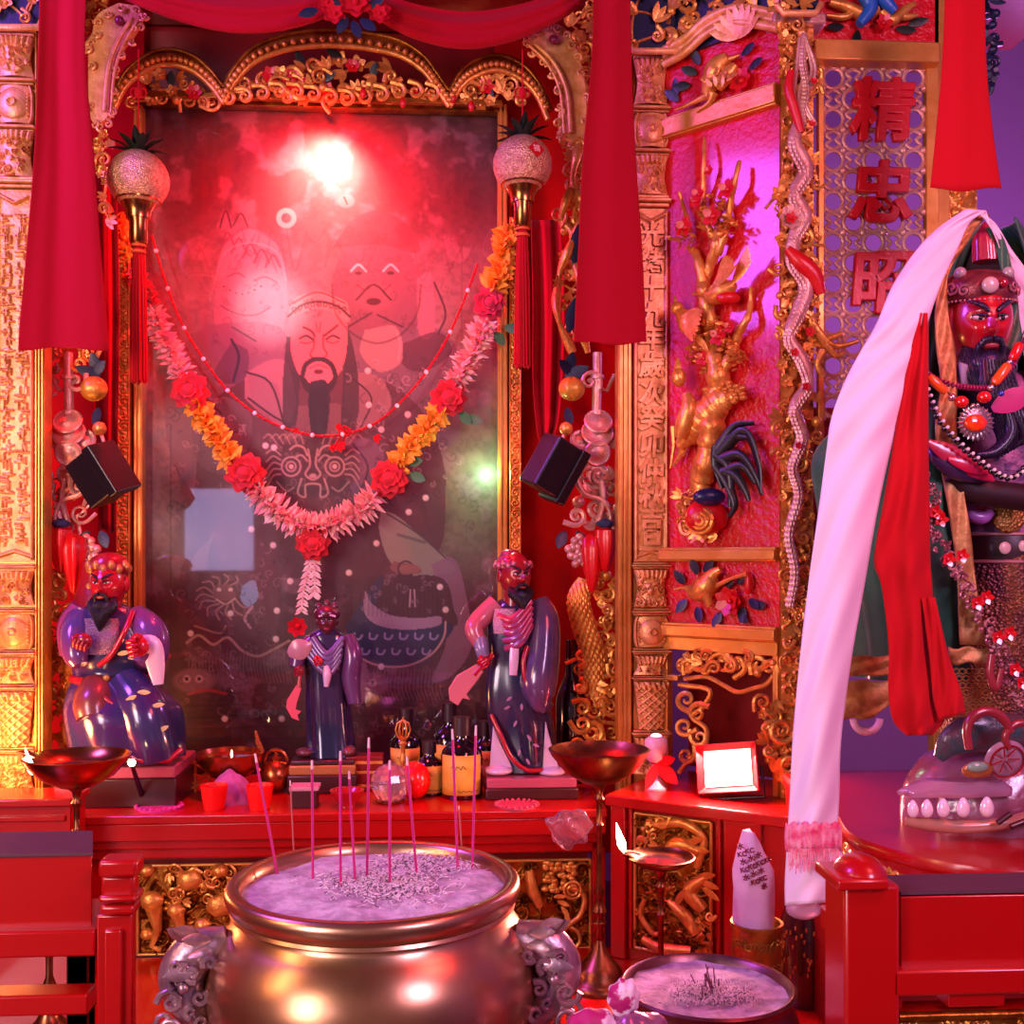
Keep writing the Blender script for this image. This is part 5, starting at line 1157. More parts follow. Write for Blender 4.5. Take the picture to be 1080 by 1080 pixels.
m=MB(); m.lathe([(.001,0),(.03,0),(.03,.01),(.008,.02),(.007,z1-ZT),(.012,z1-ZT+.012),(.007,z1-ZT+.022),(.007,z1-ZT+.05),(.014,z1-ZT+.06),(.009,z1-ZT+.066),(.015,z1-ZT+.075),(.001,z1-ZT+.078)],c,18,cap=False); m.build('shaft',GOLD,root)
m=MB(); zc=z1+.1
for i in range(6):
    a=2*PI*i/6; m.tube([V((c.x+math.cos(a)*q_,Y+math.sin(a)*q_,zc+z_)) for q_,z_ in((.003,-.026),(.016,-.02),(.022,0),(.016,.02),(.002,.028))],.003,6)
m.tube([V((c.x,Y,zc-.03)),V((c.x,Y,zc+.038))],.003,6); m.build('cage',GOLD,root)
# red cups, purple cloth, doilies
def cup(label,px,py):
    c=std(px,py); k=S(c.y); root=thing('red_cup',label,'cup',c,'red cups')
    m=MB(); m.lathe([(.001,0),(10*k,0),(12.5*k,12*k),(14*k,25*k),(13*k,25*k),(11*k,10*k),(.001,4*k)],c,28,cap=False); m.build('cup_body',mat('red_plastic_cup','f00c0c',.4,emit=None),root)
    m=MB(); m.lathe([(.001,19*k),(12.4*k,19*k),(12.4*k,18*k),(.001,18*k)],c,20,cap=False); m.build('liquid',OIL,root)
cup('red cup left of the purple cloth heap on the altar edge',226,853); cup('red cup right of the purple cloth heap on the altar edge',274,853)
def crumple(name,label,c,rx,ry,rz,mt,seed,cat_='cloth',pk=0,parent=None):
    m=MB(); m.ell(c,(rx,ry,rz),n=48,m=26,fn=lambda p:V((p.x*(1-.35*max(0,p.z)),p.y*(1-.3*max(0,p.z)),max(p.z,-.02)*(1+pk*max(0,p.z))))*(1+.16*noise.noise(p*2.3+V((seed,0,0)))+.09*math.sin(9*math.atan2(p.y,p.x)+4*p.z+seed)*(1-p.z*p.z)))
    o=m.build(name,mt,parent,auto=80); 
    if parent is None: tag(o,label,cat_)
    return o
PURP=mat('mauve_cloth','a8508c',.75,0,.2,200,sheen=.3)
c=std(242,846); crumple('cloth_heap','mauve cloth heaped between the two red cups',c,.072,.05,.085,PURP,2)
c=std(568,838); crumple('folded_cloth','mauve folded cloth lying right of the standing statuette plinth',c,.10,.06,.035,PURP,5)
c=std(590,842); 
def doily(label,px,py,rp,mt):
    c=std(px,py); k=S(c.y); root=thing('lace_mat',label,'mat',c,'lace mats')
    m=MB(); m.lathe([(.001,0),(rp*k,0),(rp*k,.004),(.001,.006)],c,30,cap=False); m.build('disc',mt,root)
    m=MB()
    for i in range(22): a=2*PI*i/22; m.ell(c+V((rp*k*math.cos(a),rp*k*.9*math.sin(a),.005)),(.006,.006,.006),n=8,m=5)
    m.build('scalloped_edge',mt,root)
doily('magenta lace mat on the altar edge below the seated statuette',168,852,23,mat('magenta_lace','c82c8c',.5,0,.6,160)); doily('pinkish lace mat on the altar edge below the yellow labelled bottle',545,850,22,mat('rose_lace','c04058',.5,0,.6,160))
# brass pouring bowl and copper kettle behind the cups
c=V((at(243,835,3.25).x,3.25,ZT)); k=S(3.25); root=thing('copper_bowl','copper footed bowl with side handle behind the mauve cloth heap','bowl',c); zt_=at(243,793,3.25).z-ZT
COP=mat('copper','b86038',.25,.9,.1,20)
m=MB(); m.lathe([(.001,0),(16*k,0),(17*k,.006),(9*k,.02),(8*k,zt_*.35),(20*k,zt_*.45),(32*k,zt_*.75),(35*k,zt_),(33.5*k,zt_),(28*k,zt_*.75),(.001,zt_*.6)],c,36,cap=False); m.build('bowl_body',COP,root)
m=MB(); m.lathe([(.001,zt_*.9),(32*k,zt_*.9),(32*k,zt_*.88),(.001,zt_*.88)],c,30,cap=False); m.build('oil',mat('red_oil','7c2020',.1,coat=1.),root)
m=MB(); m.tube([c+V((33*k,0,zt_)),c+V((28*k,0,zt_+12*k)),c+V((26*k,0,zt_+22*k))],[3*k,3*k,2*k],8); m.build('handle',COP,root)
flame(c+V((2*k,-.01,zt_*.9)),root,.35)
c=V((at(291,830,3.28).x,3.28,ZT)); root=thing('copper_kettle','round copper kettle right of the copper footed bowl','kettle',c); k=S(3.28)
m=MB(); m.ell(c+V((0,0,17*k)),(17*k,17*k,17*k),n=28,m=18); m.lathe([(.001,33*k),(6*k,33*k),(7*k,36*k),(2*k,38*k),(2*k,41*k),(.001,42*k)],c,16,cap=False); m.build('kettle_body',COP,root)
m=MB(); m.tube([c+V((-15*k,0,20*k)),c+V((-24*k,0,30*k)),c+V((-22*k,0,40*k))],[4*k,3*k,2*k],8); m.build('spout',COP,root)
m=MB(); m.tube([c+V((12*k*math.cos(t),0,30*k+14*k*math.sin(t))) for t in np.linspace(0,PI,9)],1.8*k,6); m.build('handle',COP,root)
root=thing('wire_rack','small gilt wire stand between seated statuette and copper bowl','stand',std(205,836)); c=std(205,836); k=S(c.y); m=MB()
for i in range(4): m.tube([c+V((15*k*math.cos(t)*(1-.0*i),.01*i,(6+7*i)*k+4*k*math.sin(t*2+i))) for t in np.linspace(0,PI,9)],1.2*k,5)
for s_ in(-1,0,1): m.tube([c+V((s_*14*k,.01,0)),c+V((s_*14*k,.01,32*k))],1.3*k,5)
m.build('wire',GOLD,root)
# small white-topped boxes and a bowl in front of the middle statuette
root=thing('offering_box','small dark offering box with pale lid before the middle statuette','box',std(322,852)); c=std(322,850); k=S(c.y)
m=MB(); m.box(c+V((0,0,9*k)),(26*k,.06,18*k)); m.build('box_body',mat('dark_wood','401418',.4),root,bevel=.002); m=MB(); m.box(c+V((0,0,20*k)),(30*k,.07,4*k)); m.build('pale_lid',mat('pale_lid','c88c98',.4),root,bevel=.002)
root=thing('offering_bowl','small red bowl in front of the middle statuette plinth','bowl',std(366,850)); c=std(366,850); k=S(c.y)
m=MB(); m.lathe([(.001,0),(9*k,0),(9*k,3*k),(16*k,12*k),(18*k,17*k),(16.5*k,17*k),(13*k,10*k),(.001,5*k)],c,28,cap=False); m.build('bowl_body',mat('red_ceramic','a81820',.2,coat=.6),root)
for i,(px_,lab) in enumerate(((385,'gilt edged red prayer box right of the middle statuette'),)):
    c=V((at(px_,832,3.3).x,3.3,ZT)); k=S(3.3); root=thing('prayer_box',lab,'box',c); m=MB(); m.box(c+V((0,0,18*k)),(38*k,.08,36*k)); m.build('box_body',REDD,root,bevel=.002)
    m=MB(); 
    for z in(6,20,30): m.box(c+V((0,-.04,z*k)),(39*k,.004,3*k))
    m.build('gilt_band',GOLD,root,bevel=.001)
# black-handled ladle leaning by the left bowl with a lit tip
root=thing('black_ladle','black handled lamp ladle leaning against the altar edge at left','ladle',std(152,858)); a=at(139,806,2.95); b_=onz(152,846,ZT+.007)
m=MB(); m.tube([a,(a+b_)/2,b_],[.005,.007,.008],10); m.build('handle',BLACKP,root)
m=MB(); m.ell(a+V((0,0,.004)),(.010,.010,.010)); m.build('lit_tip',FLM,root)
# clear plastic bag hanging off the table edge
PLA=mat('clear_plastic','f0c0d8',.12,0,.8,30,trans=.9,coat=.5,dist=.01)
c=at(600,874,2.96); m=MB(); m.ell(c,(.06,.018,.052),n=40,m=24,fn=lambda p:p*(1+.25*noise.noise(p*1.7+V((3,1,0)))+.1*math.sin(7*p.x+5*p.z))); o=m.build('plastic_bag',PLA,None,auto=80); tag(o,'crumpled clear plastic bag hanging on the altar edge beside the tall lamp stand','bag')
# ================================================================ big incense burner
Yc=1.95; kc=S(Yc); cc=at(395,924,Yc); zr=cc.z
CENS=mat('burner_brass','cfa07c',.28,.95,.12,9,col2='b88860',cs=5,dist=.004)
ASH=mat('incense_ash','d8ccd4',.9,0,.6,55,col2='b0a0ac',cs=30,dist=.008)
SILV=mat('worn_pewter','c8a8ac',.34,.75,.6,40,col2='98788a',cs=22,dist=.004)
RO=153*kc
root=thing('incense_burner','large round brass incense burner full of ash with beast head handles','incense burner',V((cc.x,cc.y,ZL)))
h0=zr-ZL
pr=[(.001,0),(RO*.55,0),(RO*.60,.02),(RO*.56,.05),(RO*.72,.09),(RO*1.0,h0*.42),(RO*1.11,h0*.62),(RO*1.12,h0*.70),(RO*1.08,h0*.78),(RO*.97,h0*.86),(RO*.91,h0*.885),(RO*.905,h0*.90),(RO*.93,h0*.905),(RO*.965,h0*.915),(RO*.955,h0*.925),(RO*.98,h0*.94),(RO*1.0,h0*.965),(RO*.995,h0*.985),(RO*.97,h0*.998),(RO*.93,h0),(RO*.90,h0*.992),(RO*.885,h0*.96),(RO*.87,h0*.90),(.001,h0*.88)]
m=MB(); m.lathe(pr,V((cc.x,cc.y,ZL)),96,cap=False); m.build('burner_body',CENS,root,auto=60)
# ash surface
za=zr-.014
m=MB(); G=[]
for j in range(34):
    r=RO*.895*j/33; G.append([V((cc.x+r*math.cos(a),cc.y+r*math.sin(a),za+.010*noise.noise(V((r*14*math.cos(a),r*14*math.sin(a),0)))+.004*noise.noise(V((r*70*math.cos(a),r*70*math.sin(a),1))) -.012*(r/RO)**3)) for a in np.linspace(0,2*PI,97)])
m.grid(G); o=m.build('ash_bed',ASH,root,auto=80)
DEB=mat('burnt_stick_ends','543c48',.8,0,0,col2='ecdce4',cs=160,sharp=(.4,.5))
def debris(name,c,r,n,seed,parent,bias=(0,0),up=.25):
    m=MB(); R=random.Random(seed)
    for i in range(n):
        q=i%9; a=q*2.1+seed; x,y=c.x+r*(.35*math.cos(a)*(q%3)/1.4)+R.gauss(0,r*.20),c.y+r*(.35*math.sin(a)*(q%3)/1.4)+R.gauss(0,r*.16)
        if math.hypot(x-c.x,y-c.y)>r*.9: continue
        b_=R.uniform(0,PI); L=R.uniform(.008,.03); z=c.z+R.uniform(.0,.006); t=R.uniform(-.1,up)*L
        if R.random()<.35: P=[V((x,y,z)),V((x+L*.5*math.cos(b_),y+L*.5*math.sin(b_),z+t+.004)),V((x+L*math.cos(b_+1),y+L*math.sin(b_+1),z+.001))]
        else: P=[V((x,y,z)),V((x+L*math.cos(b_),y+L*math.sin(b_),z+t))]
        m.tube(P,R.uniform(.0006,.0011),4)
    o=m.build(name,DEB,parent,smooth=False); o['kind']='stuff'; return o
debris('stick_debris',V((cc.x+.01,cc.y,za)),RO*.9,900,3,root)
# lion-head handles
def lionhead(sg,label=None):
    base=V((cc.x+sg*RO*1.0,cc.y-.05,zr-.105)); B=[]
    kc=S(Yc)*1.08
    def L(x,y,z): return base+V((sg*x*kc,-y*kc,-z*kc))
    m=MB()
    # brow / mane block tapering to the chin
    P=[(-8,0,-8,14),(8,2,-2,20),(24,4,4,22),(34,6,22,22),(30,8,42,19),(20,8,62,14),(8,6,82,8),(0,4,98,3)]
    A=cat(P,5); m.tube([L(a[0],a[1],a[2]) for a in A],[a[3]*kc for a in A],16,flat=(.8,1.0))
    for x,y,z,L_,a in((6,16,-14,26,.4),(14,18,-18,28,.1),(24,18,-14,26,-.2),(2,14,-4,24,.7)): m.leaf(L(x,y,z),V((sg*.9,-.2,.5-a)),V((0,-1,.3)),L_*kc,12*kc,.5,.3,.35)
    m.leaf(L(16,24,12),V((sg*1,-.1,-.1)),V((0,-1,.2)),30*kc,13*kc,.2,.3,.3)     # brow
    hm=m.build('handle_mask',SILV,root)
    m=MB(); 
    for (x,z,r,t,a0) in((40,40,13,1.3,0),(34,20,9,1.1,1),(46,58,11,1.4,3),(14,36,8,1.2,4),(12,60,8,1,2),(26,76,6,1.2,5),(20,14,8,1.3,2),(4,4,7,1.2,0.5),(34,6,7,1.3,3.5),(22,50,6,1.1,1.5),(2,84,5,1.1,.5),(44,72,6,1.2,4)):
        q=scroll(0,0,r,t,a0,sg,12); n_=len(q); m.tube([L(x+a,24-(z-40)*.08,z+b_) for a,b_ in q],[3.4*kc*(1-.6*i/n_) for i in range(n_)],7)
    for s_ in(-1,1): m.tube([L(4,22,24),L(2,20,50),L(8,14,78),L(14,8,104)],[2.5*kc]*4,6)
    m.ell(L(28,28,26),(5*kc,4*kc,5*kc)); m.build('mask_scrolls',SILV,hm)
    m=MB(); m.tube([L(40+9*math.cos(t),26,66+10*math.sin(t)) for t in np.linspace(0,2*PI,18)],3*kc,8); m.build('ring',SILV,hm)
lionhead(-1); lionhead(1)
# incense sticks standing in the ash
STK=mat('magenta_incense','c01878',.6); TIP=mat('ash_tip','f0c8d0',.8)
ST=[(269,795,293,924,'at the far left of the burner'),(306,823,310,902,'short and pale behind the far left stick'),(329,802,330,935,'third from the left in the burner'),(359,792,359,940,'fourth from the left in the burner'),(368,813,375,937,'leaning close right of the fourth stick'),(389,778,387,932,'tallest near the burner centre'),(411,802,411,940,'just left of the two gilt sceptre sticks'),(429,798,440,929,'leaning left in front of the gilt sceptre'),(477,769,483,923,'left one of the right hand pair'),(484,850,487,896,'thin short one behind the right hand pair'),(502,765,498,919,'at the far right of the burner')]
LB=['magenta incense stick leaning at the far left of the big burner','short dull incense stick just right of the far left one','magenta incense stick, third from the left in the big burner','upright magenta incense stick left of centre, fourth from the left','short magenta stick leaning close beside the fourth one','tall upright magenta stick left of the crystal ball','upright magenta stick rising before the crystal ball','magenta stick leaning across the right side of the crystal ball','magenta stick rising before the left edge of the yellow label','thin short pale stick behind the right hand pair','rightmost magenta stick in the big burner']
for (xt,yt,xb_,yb_,_),lb in zip(ST,LB):
    b_=onz(xb_,yb_,za-.01); t_=at(xt,yt,b_.y); root=thing('incense_stick',lb,'incense stick',b_,'incense sticks in the big burner'); thin=.0024 if 'short dull' not in lb and 'thin' not in lb else .0015
    m=MB(); m.tube([b_,b_+(t_-b_)*.5,b_+(t_-b_)*.93],thin,8); m.build('stick',STK if thin>.002 else mat('rust_stick','b06060',.7),root)
    m=MB(); m.tube([b_+(t_-b_)*.93,t_],[thin*1.0,thin*.8],8); m.build('ash_tip',TIP,root)
# small burner, lower right
Y2=2.06; k2=S(Y2); c2=at(746,1037,Y2); root=thing('incense_burner','smaller squat incense burner with greyish ash at the lower right','incense burner',V((c2.x,c2.y,ZL))); r2=93*k2; h2=c2.z-ZL
m=MB(); m.lathe([(.001,0),(r2*.6,0),(r2*.62,.02),(r2*1.0,h2*.4),(r2*1.06,h2*.62),(r2*1.02,h2*.8),(r2*.95,h2*.9),(r2*.97,h2*.95),(r2,h2*.985),(r2*.97,h2),(r2*.92,h2*.985),(r2*.9,h2*.85),(.001,h2*.82)],V((c2.x,c2.y,ZL)),72,cap=False); m.build('burner_body',mat('dull_bronze','8c6468',.35,.8,.3,30,col2='6c484c',cs=14),root,auto=60)
m=MB(); G=[]; za2=c2.z-.02
for j in range(20):
    r=r2*.93*j/19; G.append([V((c2.x+r*math.cos(a),c2.y+r*math.sin(a),za2+.006*noise.noise(V((r*25*math.cos(a),r*25*math.sin(a),4)))+.006*(r/r2)**4)) for a in np.linspace(0,2*PI,65)])
m.grid(G); m.build('ash_bed',mat('pale_ash','d0c4d8',.9,0,.7,60,col2='9c8ca4',cs=30,dist=.008),root,auto=80)
debris('stick_debris',V((c2.x-.01,c2.y-.02,za2+.002)),r2*.7,330,8,root,up=.9)
m=MB(); R=random.Random(2)
for i in range(14):
    x,y=c2.x+R.uniform(-.02,.02),c2.y-.02+R.uniform(-.02,.02); m.tube([V((x,y,za2)),V((x+R.uniform(-.03,.03),y+R.uniform(-.02,.03),za2+R.uniform(.02,.05)))],.0012,5)
o=m.build('burnt_stick_stubs',mat('plum_sticks','6c2c48',.7),root); o['kind']='stuff'
# wrapped sweets in white and magenta paper, bottom edge
Y3=1.72; k3=S(Y3); root=thing('wrapped_parcel','white and magenta knotted cloth parcel at the bottom edge','parcel',at(652,1150,Y3)); WM=mat('white_magenta_print','e8d0e0',.6,0,.2,60,col2='b01468',cs=24,sharp=(.5,.54))
c=at(658,1052,Y3); 
for nm,d,r in(('knot',(0,0,0),(17,14,20)),('left_lobe',(-34,4,-34),(30,20,24)),('body',(10,0,-62),(48,40,48))):
    m=MB(); m.ell(c+V((d[0]*k3,-d[1]*k3,d[2]*k3)),tuple(a*k3 for a in r),n=36,m=22,fn=lambda p:p*(1+.12*noise.noise(p*2+V((d[0],0,0)))+.05*math.sin(8*math.atan2(p.z,p.x)))); m.build(nm,WM if nm!='body' else mat('lilac_foil','b070a0',.25,.6,.5,20,dist=.01),root,auto=80)
# bronze brush pot holding a packet wrapped in printed paper
Y4=2.45; k4=S(Y4); zb4=at(798,1012,Y4).z; c4=at(798,1012,Y4); c4.z=ZL; root=thing('bronze_pot','cylindrical bronze pot holding the printed paper packet','pot',c4); zt4=at(798,972,Y4).z-ZL
BRZ=mat('aged_bronze','b88438',.38,.7,.8,45,col2='8c5c20',cs=20,dist=.004)
m=MB(); m.lathe([(.001,0),(26*k4,0),(27*k4,.006),(26*k4,.02),(26*k4,zt4*.94),(28*k4,zt4*.96),(28*k4,zt4),(25*k4,zt4),(24.5*k4,.03),(.001,.03)],c4,40,cap=False,wob=lambda a,j:1); m.build('pot_body',BRZ,root)
m=MB(); fr4=YF(Y4)
for i in range(3): 
    z=zt4*(.45+.2*i)
    for j in range(12):
        a=-PI+PI*j/12+.2; q=scroll(0,0,.012,1.2,j,1 if j%2 else -1,8); m.tube([c4+V((26.6*k4*math.cos(a+x/.06),26.6*k4*math.sin(a+x/.06),z+y)) for x,y in q],.0022,5)
m.build('scroll_band',BRZ,root)
root=thing('paper_packet','tall packet in white paper printed with small dark red letters standing in the bronze pot','packet',c4+V((0,0,.033))); zt5=at(795,876,Y4).z; hp=zt5-c4.z-.033
PAP=mat('white_paper','d8b8d0',.7,0,.4,18,dist=.006,col2='c8a0c4',cs=8)
rings=[]
for j in range(22):
    t=j/21; w=(16.5+5.5*math.sin(min(1,t*1.6)*1.5))*k4*(1 if t<.8 else 1-(t-.8)/.2*.55); cx_=c4.x+(-1-4*t)*k4; z=c4.z+.033+hp*t; rings.append([V((cx_+w*math.cos(a)*(1+.06*math.sin(5*a+j*.6)),c4.y+w*.8*math.sin(a)*(1+.08*math.sin(4*a-j*.5)),z-(.035*max(0,math.cos(a)) if t>.8 else 0)*(t-.8)*5)) for a in np.linspace(0,2*PI,37)[:-1]])
m=MB(); m.loft(rings); m.build('paper_wrap',PAP,root,auto=70)
RI=mat('dark_red_print','6c0c28',.6)
sl=Matrix.Rotation(math.radians(-12),3,'Y')
for r_ in range(5):
    for q_ in range(4):
        px_,py_=781+q_*9.6+r_*1.5,893+r_*8.2+q_*4.6
        if px_>811: continue
        u_=(px_-796)/24; 
        y_=c4.y-.8*22*k4*math.sqrt(max(.05,1-u_*u_))*1.13-.001; p=at(px_,py_,y_); Rt=sl@Matrix(((1,0,0),(0,0,-1),(0,1,0)))@Matrix.Identity(3)
        Rz=Matrix.Rotation(u_*.7,3,'Z'); text_obj('KC' if (r_+q_)%2 else '水',RI,root,p,Rz@Rt,.0150,.0006,.0007,'printed_letters')
# dark glass jar with gilt flecks beneath the scarf end
c=at(850,1000,2.66); c.z=ZL; root=thing('glass_jar','dark glass jar with gilt flecks behind the scarf end','jar',c); k=S(2.66); zt5=at(850,948,2.66).z-ZL
m=MB(); m.lathe([(.001,0),(24*k,0),(27*k,.02),(27*k,zt5*.8),(22*k,zt5*.92),(22*k,zt5),(20*k,zt5),(.001,zt5*.2)],c,32,cap=False); m.build('jar_glass',mat('dark_jar_glass','3c1c20',.08,0,0,coat=1.),root)
m=MB(); R=random.Random(9)
for i in range(50):
    a=-PI+R.uniform(0,PI); m.ell(c+V((27.3*k*math.cos(a),27.3*k*math.sin(a),R.uniform(.3,.78)*zt5)),(.003,.002,.006),n=6,m=4)
m.build('gilt_flecks',GOLD,root)
# ================================================================ red railings / box stands in the foreground
YL=1.95; FLf=YF(YL); 
DTOP=mat('dusty_dark_top','54303c',.7,0,.2,40)
root=thing('box_stand','red lacquer box stand with dark top at the lower left corner','stand',V((at(50,1000,YL).x,YL+.08,ZL+.001)))
def fb(m,fr,x0,y0,x1,y1,n0,n1): m.pbox(fr,x0,y0,x1,y1,n0,n1); return m
m=MB(); u=FLf.rect(-160,903,97,981); xk=at(98,880,YL+.155).x; m.prism([V((u[0],YL,EYE+u[2])),V((u[1],YL,EYE+u[2])),V((xk-.002,YL+.155,EYE+u[2])),V((u[0],YL+.155,EYE+u[2]))],V((0,0,u[3]-u[2]))); m.build('box_body',RED,root,bevel=.002)
zt_=at(50,903,YL).z; xr=at(97,903,YL).x; xl=at(-160,903,YL).x
m=MB(); xk=at(98,880,YL+.155).x; m.prism([V((xl,YL-.004,zt_)),V((xr+.003,YL-.004,zt_)),V((xk,YL+.155,zt_)),V((xl,YL+.155,zt_))],V((0,0,.006))); m.build('dark_top',DTOP,root,bevel=.001)
m=MB(); fb(m,FLf,-160,984,100,1012,-.16,.025); m.build('upper_rail',RED,root,bevel=.004)
m=MB(); fb(m,FLf,-160,1052,92,1074,-.03,.025); m.build('lower_rail',RED,root,bevel=.004)
m=MB(); fb(m,FLf,103,908,144,926,-.004,.05); fb(m,FLf,106,924,141,946,-.002,.035); fb(m,FLf,103,945,144,953,-.004,.05); fb(m,FLf,105,955,142,966,-.003,.042); m.build('post_capital',RED,root,bevel=.006)
m=MB(); u=FLf.rect(106,960,144,1010); m.fbox(FLf,u[0],u[1],ZL+.001-EYE,u[3],-.0,.025); u=FLf.rect(112,974,138,1200); m.fbox(FLf,u[0]+.006,u[1]-.006,ZL+.001-EYE,u[3],.02,.035)
m.build('post',RED,root,bevel=.004)
m=MB(); 
zl_=at(50,984,YL).z
for x,y in((-1.02,YL+.12),(-.665,YL+.10),(-1.02,YL+.0)): m.box((x,y,(ZL+.001+zl_)/2),(.04,.04,zl_-ZL-.001)); m.build('leg',REDD,root,bevel=.003)
root=thing('lamp_base','small brass lamp foot seen through the opening of the left box stand','lamp foot',at(56,1075,2.5)); c=onz(52,1052,ZL) if False else V((at(52,1040,2.6).x,2.6,ZL)); root.location=c; WL[root]=c
m=MB(); m.lathe([(.001,0),(.05,0),(.048,.012),(.03,.03),(.014,.06),(.02,.075),(.01,.09),(.016,.11),(.008,.13),(.008,.2),(.001,.2)],c,24,cap=False); m.build('turned_foot',BRASSD,root)
# right hand stand
YR=1.62; FR_=YF(YR); root=thing('box_stand','red lacquer box stand with rounded post at the lower right corner','stand',V((at(1000,1000,YR).x,YR+.05,ZL+.001)))
m=MB(); fb(m,FR_,950,943,1240,1019,-.085,.0); m.build('box_body',RED,root,bevel=.002)
zt_=at(1000,943,YR).z; xl=at(950,943,YR).x; xr=at(1240,943,YR).x
m=MB(); 
G=[(xl-.0,YR),(xr,YR),(xr,YR+.0),(xr,YR+.088),(xl-.03,YR+.088)]
m.prism([V((a,b_,zt_)) for a,b_ in G],V((0,0,.005))); m.build('dark_top',DTOP,root,smooth=False)
m=MB(); fb(m,FR_,942,1021,1240,1048,-.3,.02); m.build('upper_rail',RED,root,bevel=.004)
m=MB(); fb(m,FR_,975+25,1048,1060,1062,-.03,.01); fb(m,FR_,942,1048,952,1064,-.03,.01); m.build('spacer_block',RED,root,bevel=.002)
u=FR_.rect(945,1063,1240,1110)
m=MB(); m.fbox(FR_,u[0],u[1],u[2],u[3],-.04,0); m.build('lower_rail',RED,root,bevel=.003)
m=MB(); st=rand_scrolls(u[0],u[1],u[2],u[3]-.01,60,.008,.016,120,.008,.5); st.append(([(u[0],u[3]-.004),(u[1],u[3]-.004)],.008,.009)); Aq=heights(u[0],u[1],u[2],u[3],.0022,st,.0); relief(m,FR_,*Aq,.006); m.build('gilt_carved_rail',GOLDD,root,auto=80)
m=MB(); u=FR_.rect(886,930,944,1000); R0=(u[1]-u[0])/2; cx_=(u[0]+u[1])/2; m.fbox(FR_,u[0],u[1],ZL+.001-EYE,u[3],-.07,.02); m.build('post',RED,root,bevel=.006)
m=MB(); fb(m,FR_,884,928,938,940,-.075,.03); zz=at(915,928,YR).z; m.ell(V((cx_-.003,YR+.025,zz)),(R0*.92,.05,.034),n=30,m=14); m.build('rounded_cap',RED,root,bevel=.004)
# round-fronted table carrying the robed statue
zT=1.5-290/F*2.2; root=thing('statue_table','red lacquer table with rounded glossy edge under the robed statue','table',V((1.05,2.45,ZL+.001)))
E_=[onz(x,y,zT) for x,y in((884,862),(890,874),(905,884),(930,893),(965,903),(1010,912),(1060,918),(1120,920))]
O=cat([tuple(p) for p in E_],5)
pts=[V(p) for p in O]; pts+= [V((pts[-1].x+.5,pts[-1].y+.05,zT)),V((pts[-1].x+.5,2.78,zT)),V((pts[0].x+.03,2.78,zT))]
def inset(pts,d): 
    c=sum((p for p in pts),V((0,0,0)))/len(pts); return [p+(c-p).normalized()*d for p in pts]
m=MB(); lay=[(0,.02),(.0,.006),(-.012,.0),(-.026,.004),(-.03,.016)]
m.loft([[p+V((0,0,z)) for p in inset(pts,d)] for z,d in lay]); m.build('table_top',RED,root,auto=60)
m=MB(); m.loft([[p+V((0,0,z)) for p in inset(pts,d)] for z,d in((-.03,.02),(-.09,.03))]); m.build('apron',RED,root,auto=60)
m=MB(); R=random.Random(1)
I=inset(pts,.022)
for i in range(0,36):
    p=I[i]; q=scroll(0,0,.016,1.2,i,1 if i%2 else -1,8); t=(I[i+1]-I[i]).normalized(); m.tube([p+t*a+V((0,0,-.06+b_)) for a,b_ in q],.004,5)
m.build('gilt_apron_carving',GOLD,root)
m=MB(); cb=V((1.15,2.45,0)); m.box((cb.x,cb.y,(zT-.09+ZL+.001)/2),(.5,.5,zT-.09-ZL-.001)); m.build('pedestal_body',REDD,root,smooth=False)
# dark red ledge behind
m=MB(); ul=YF(2.84).rect(880,815,1120,850); m.fbox(YF(2.84),ul[0],ul[1],ul[2]-.0,ul[3],-.05,.02); m.fbox(YF(2.84),ul[0]-.0,ul[1],ul[2]-.02,ul[2],-.05,.04); m.fbox(YF(2.84),ul[0]+.02,ul[1],ZL+.001-EYE,ul[2]-.02,-.05,-.01); o=m.build('red_ledge',REDD,None,bevel=.003); tag(o,'dark red ledge behind the robed statue table','ledge')
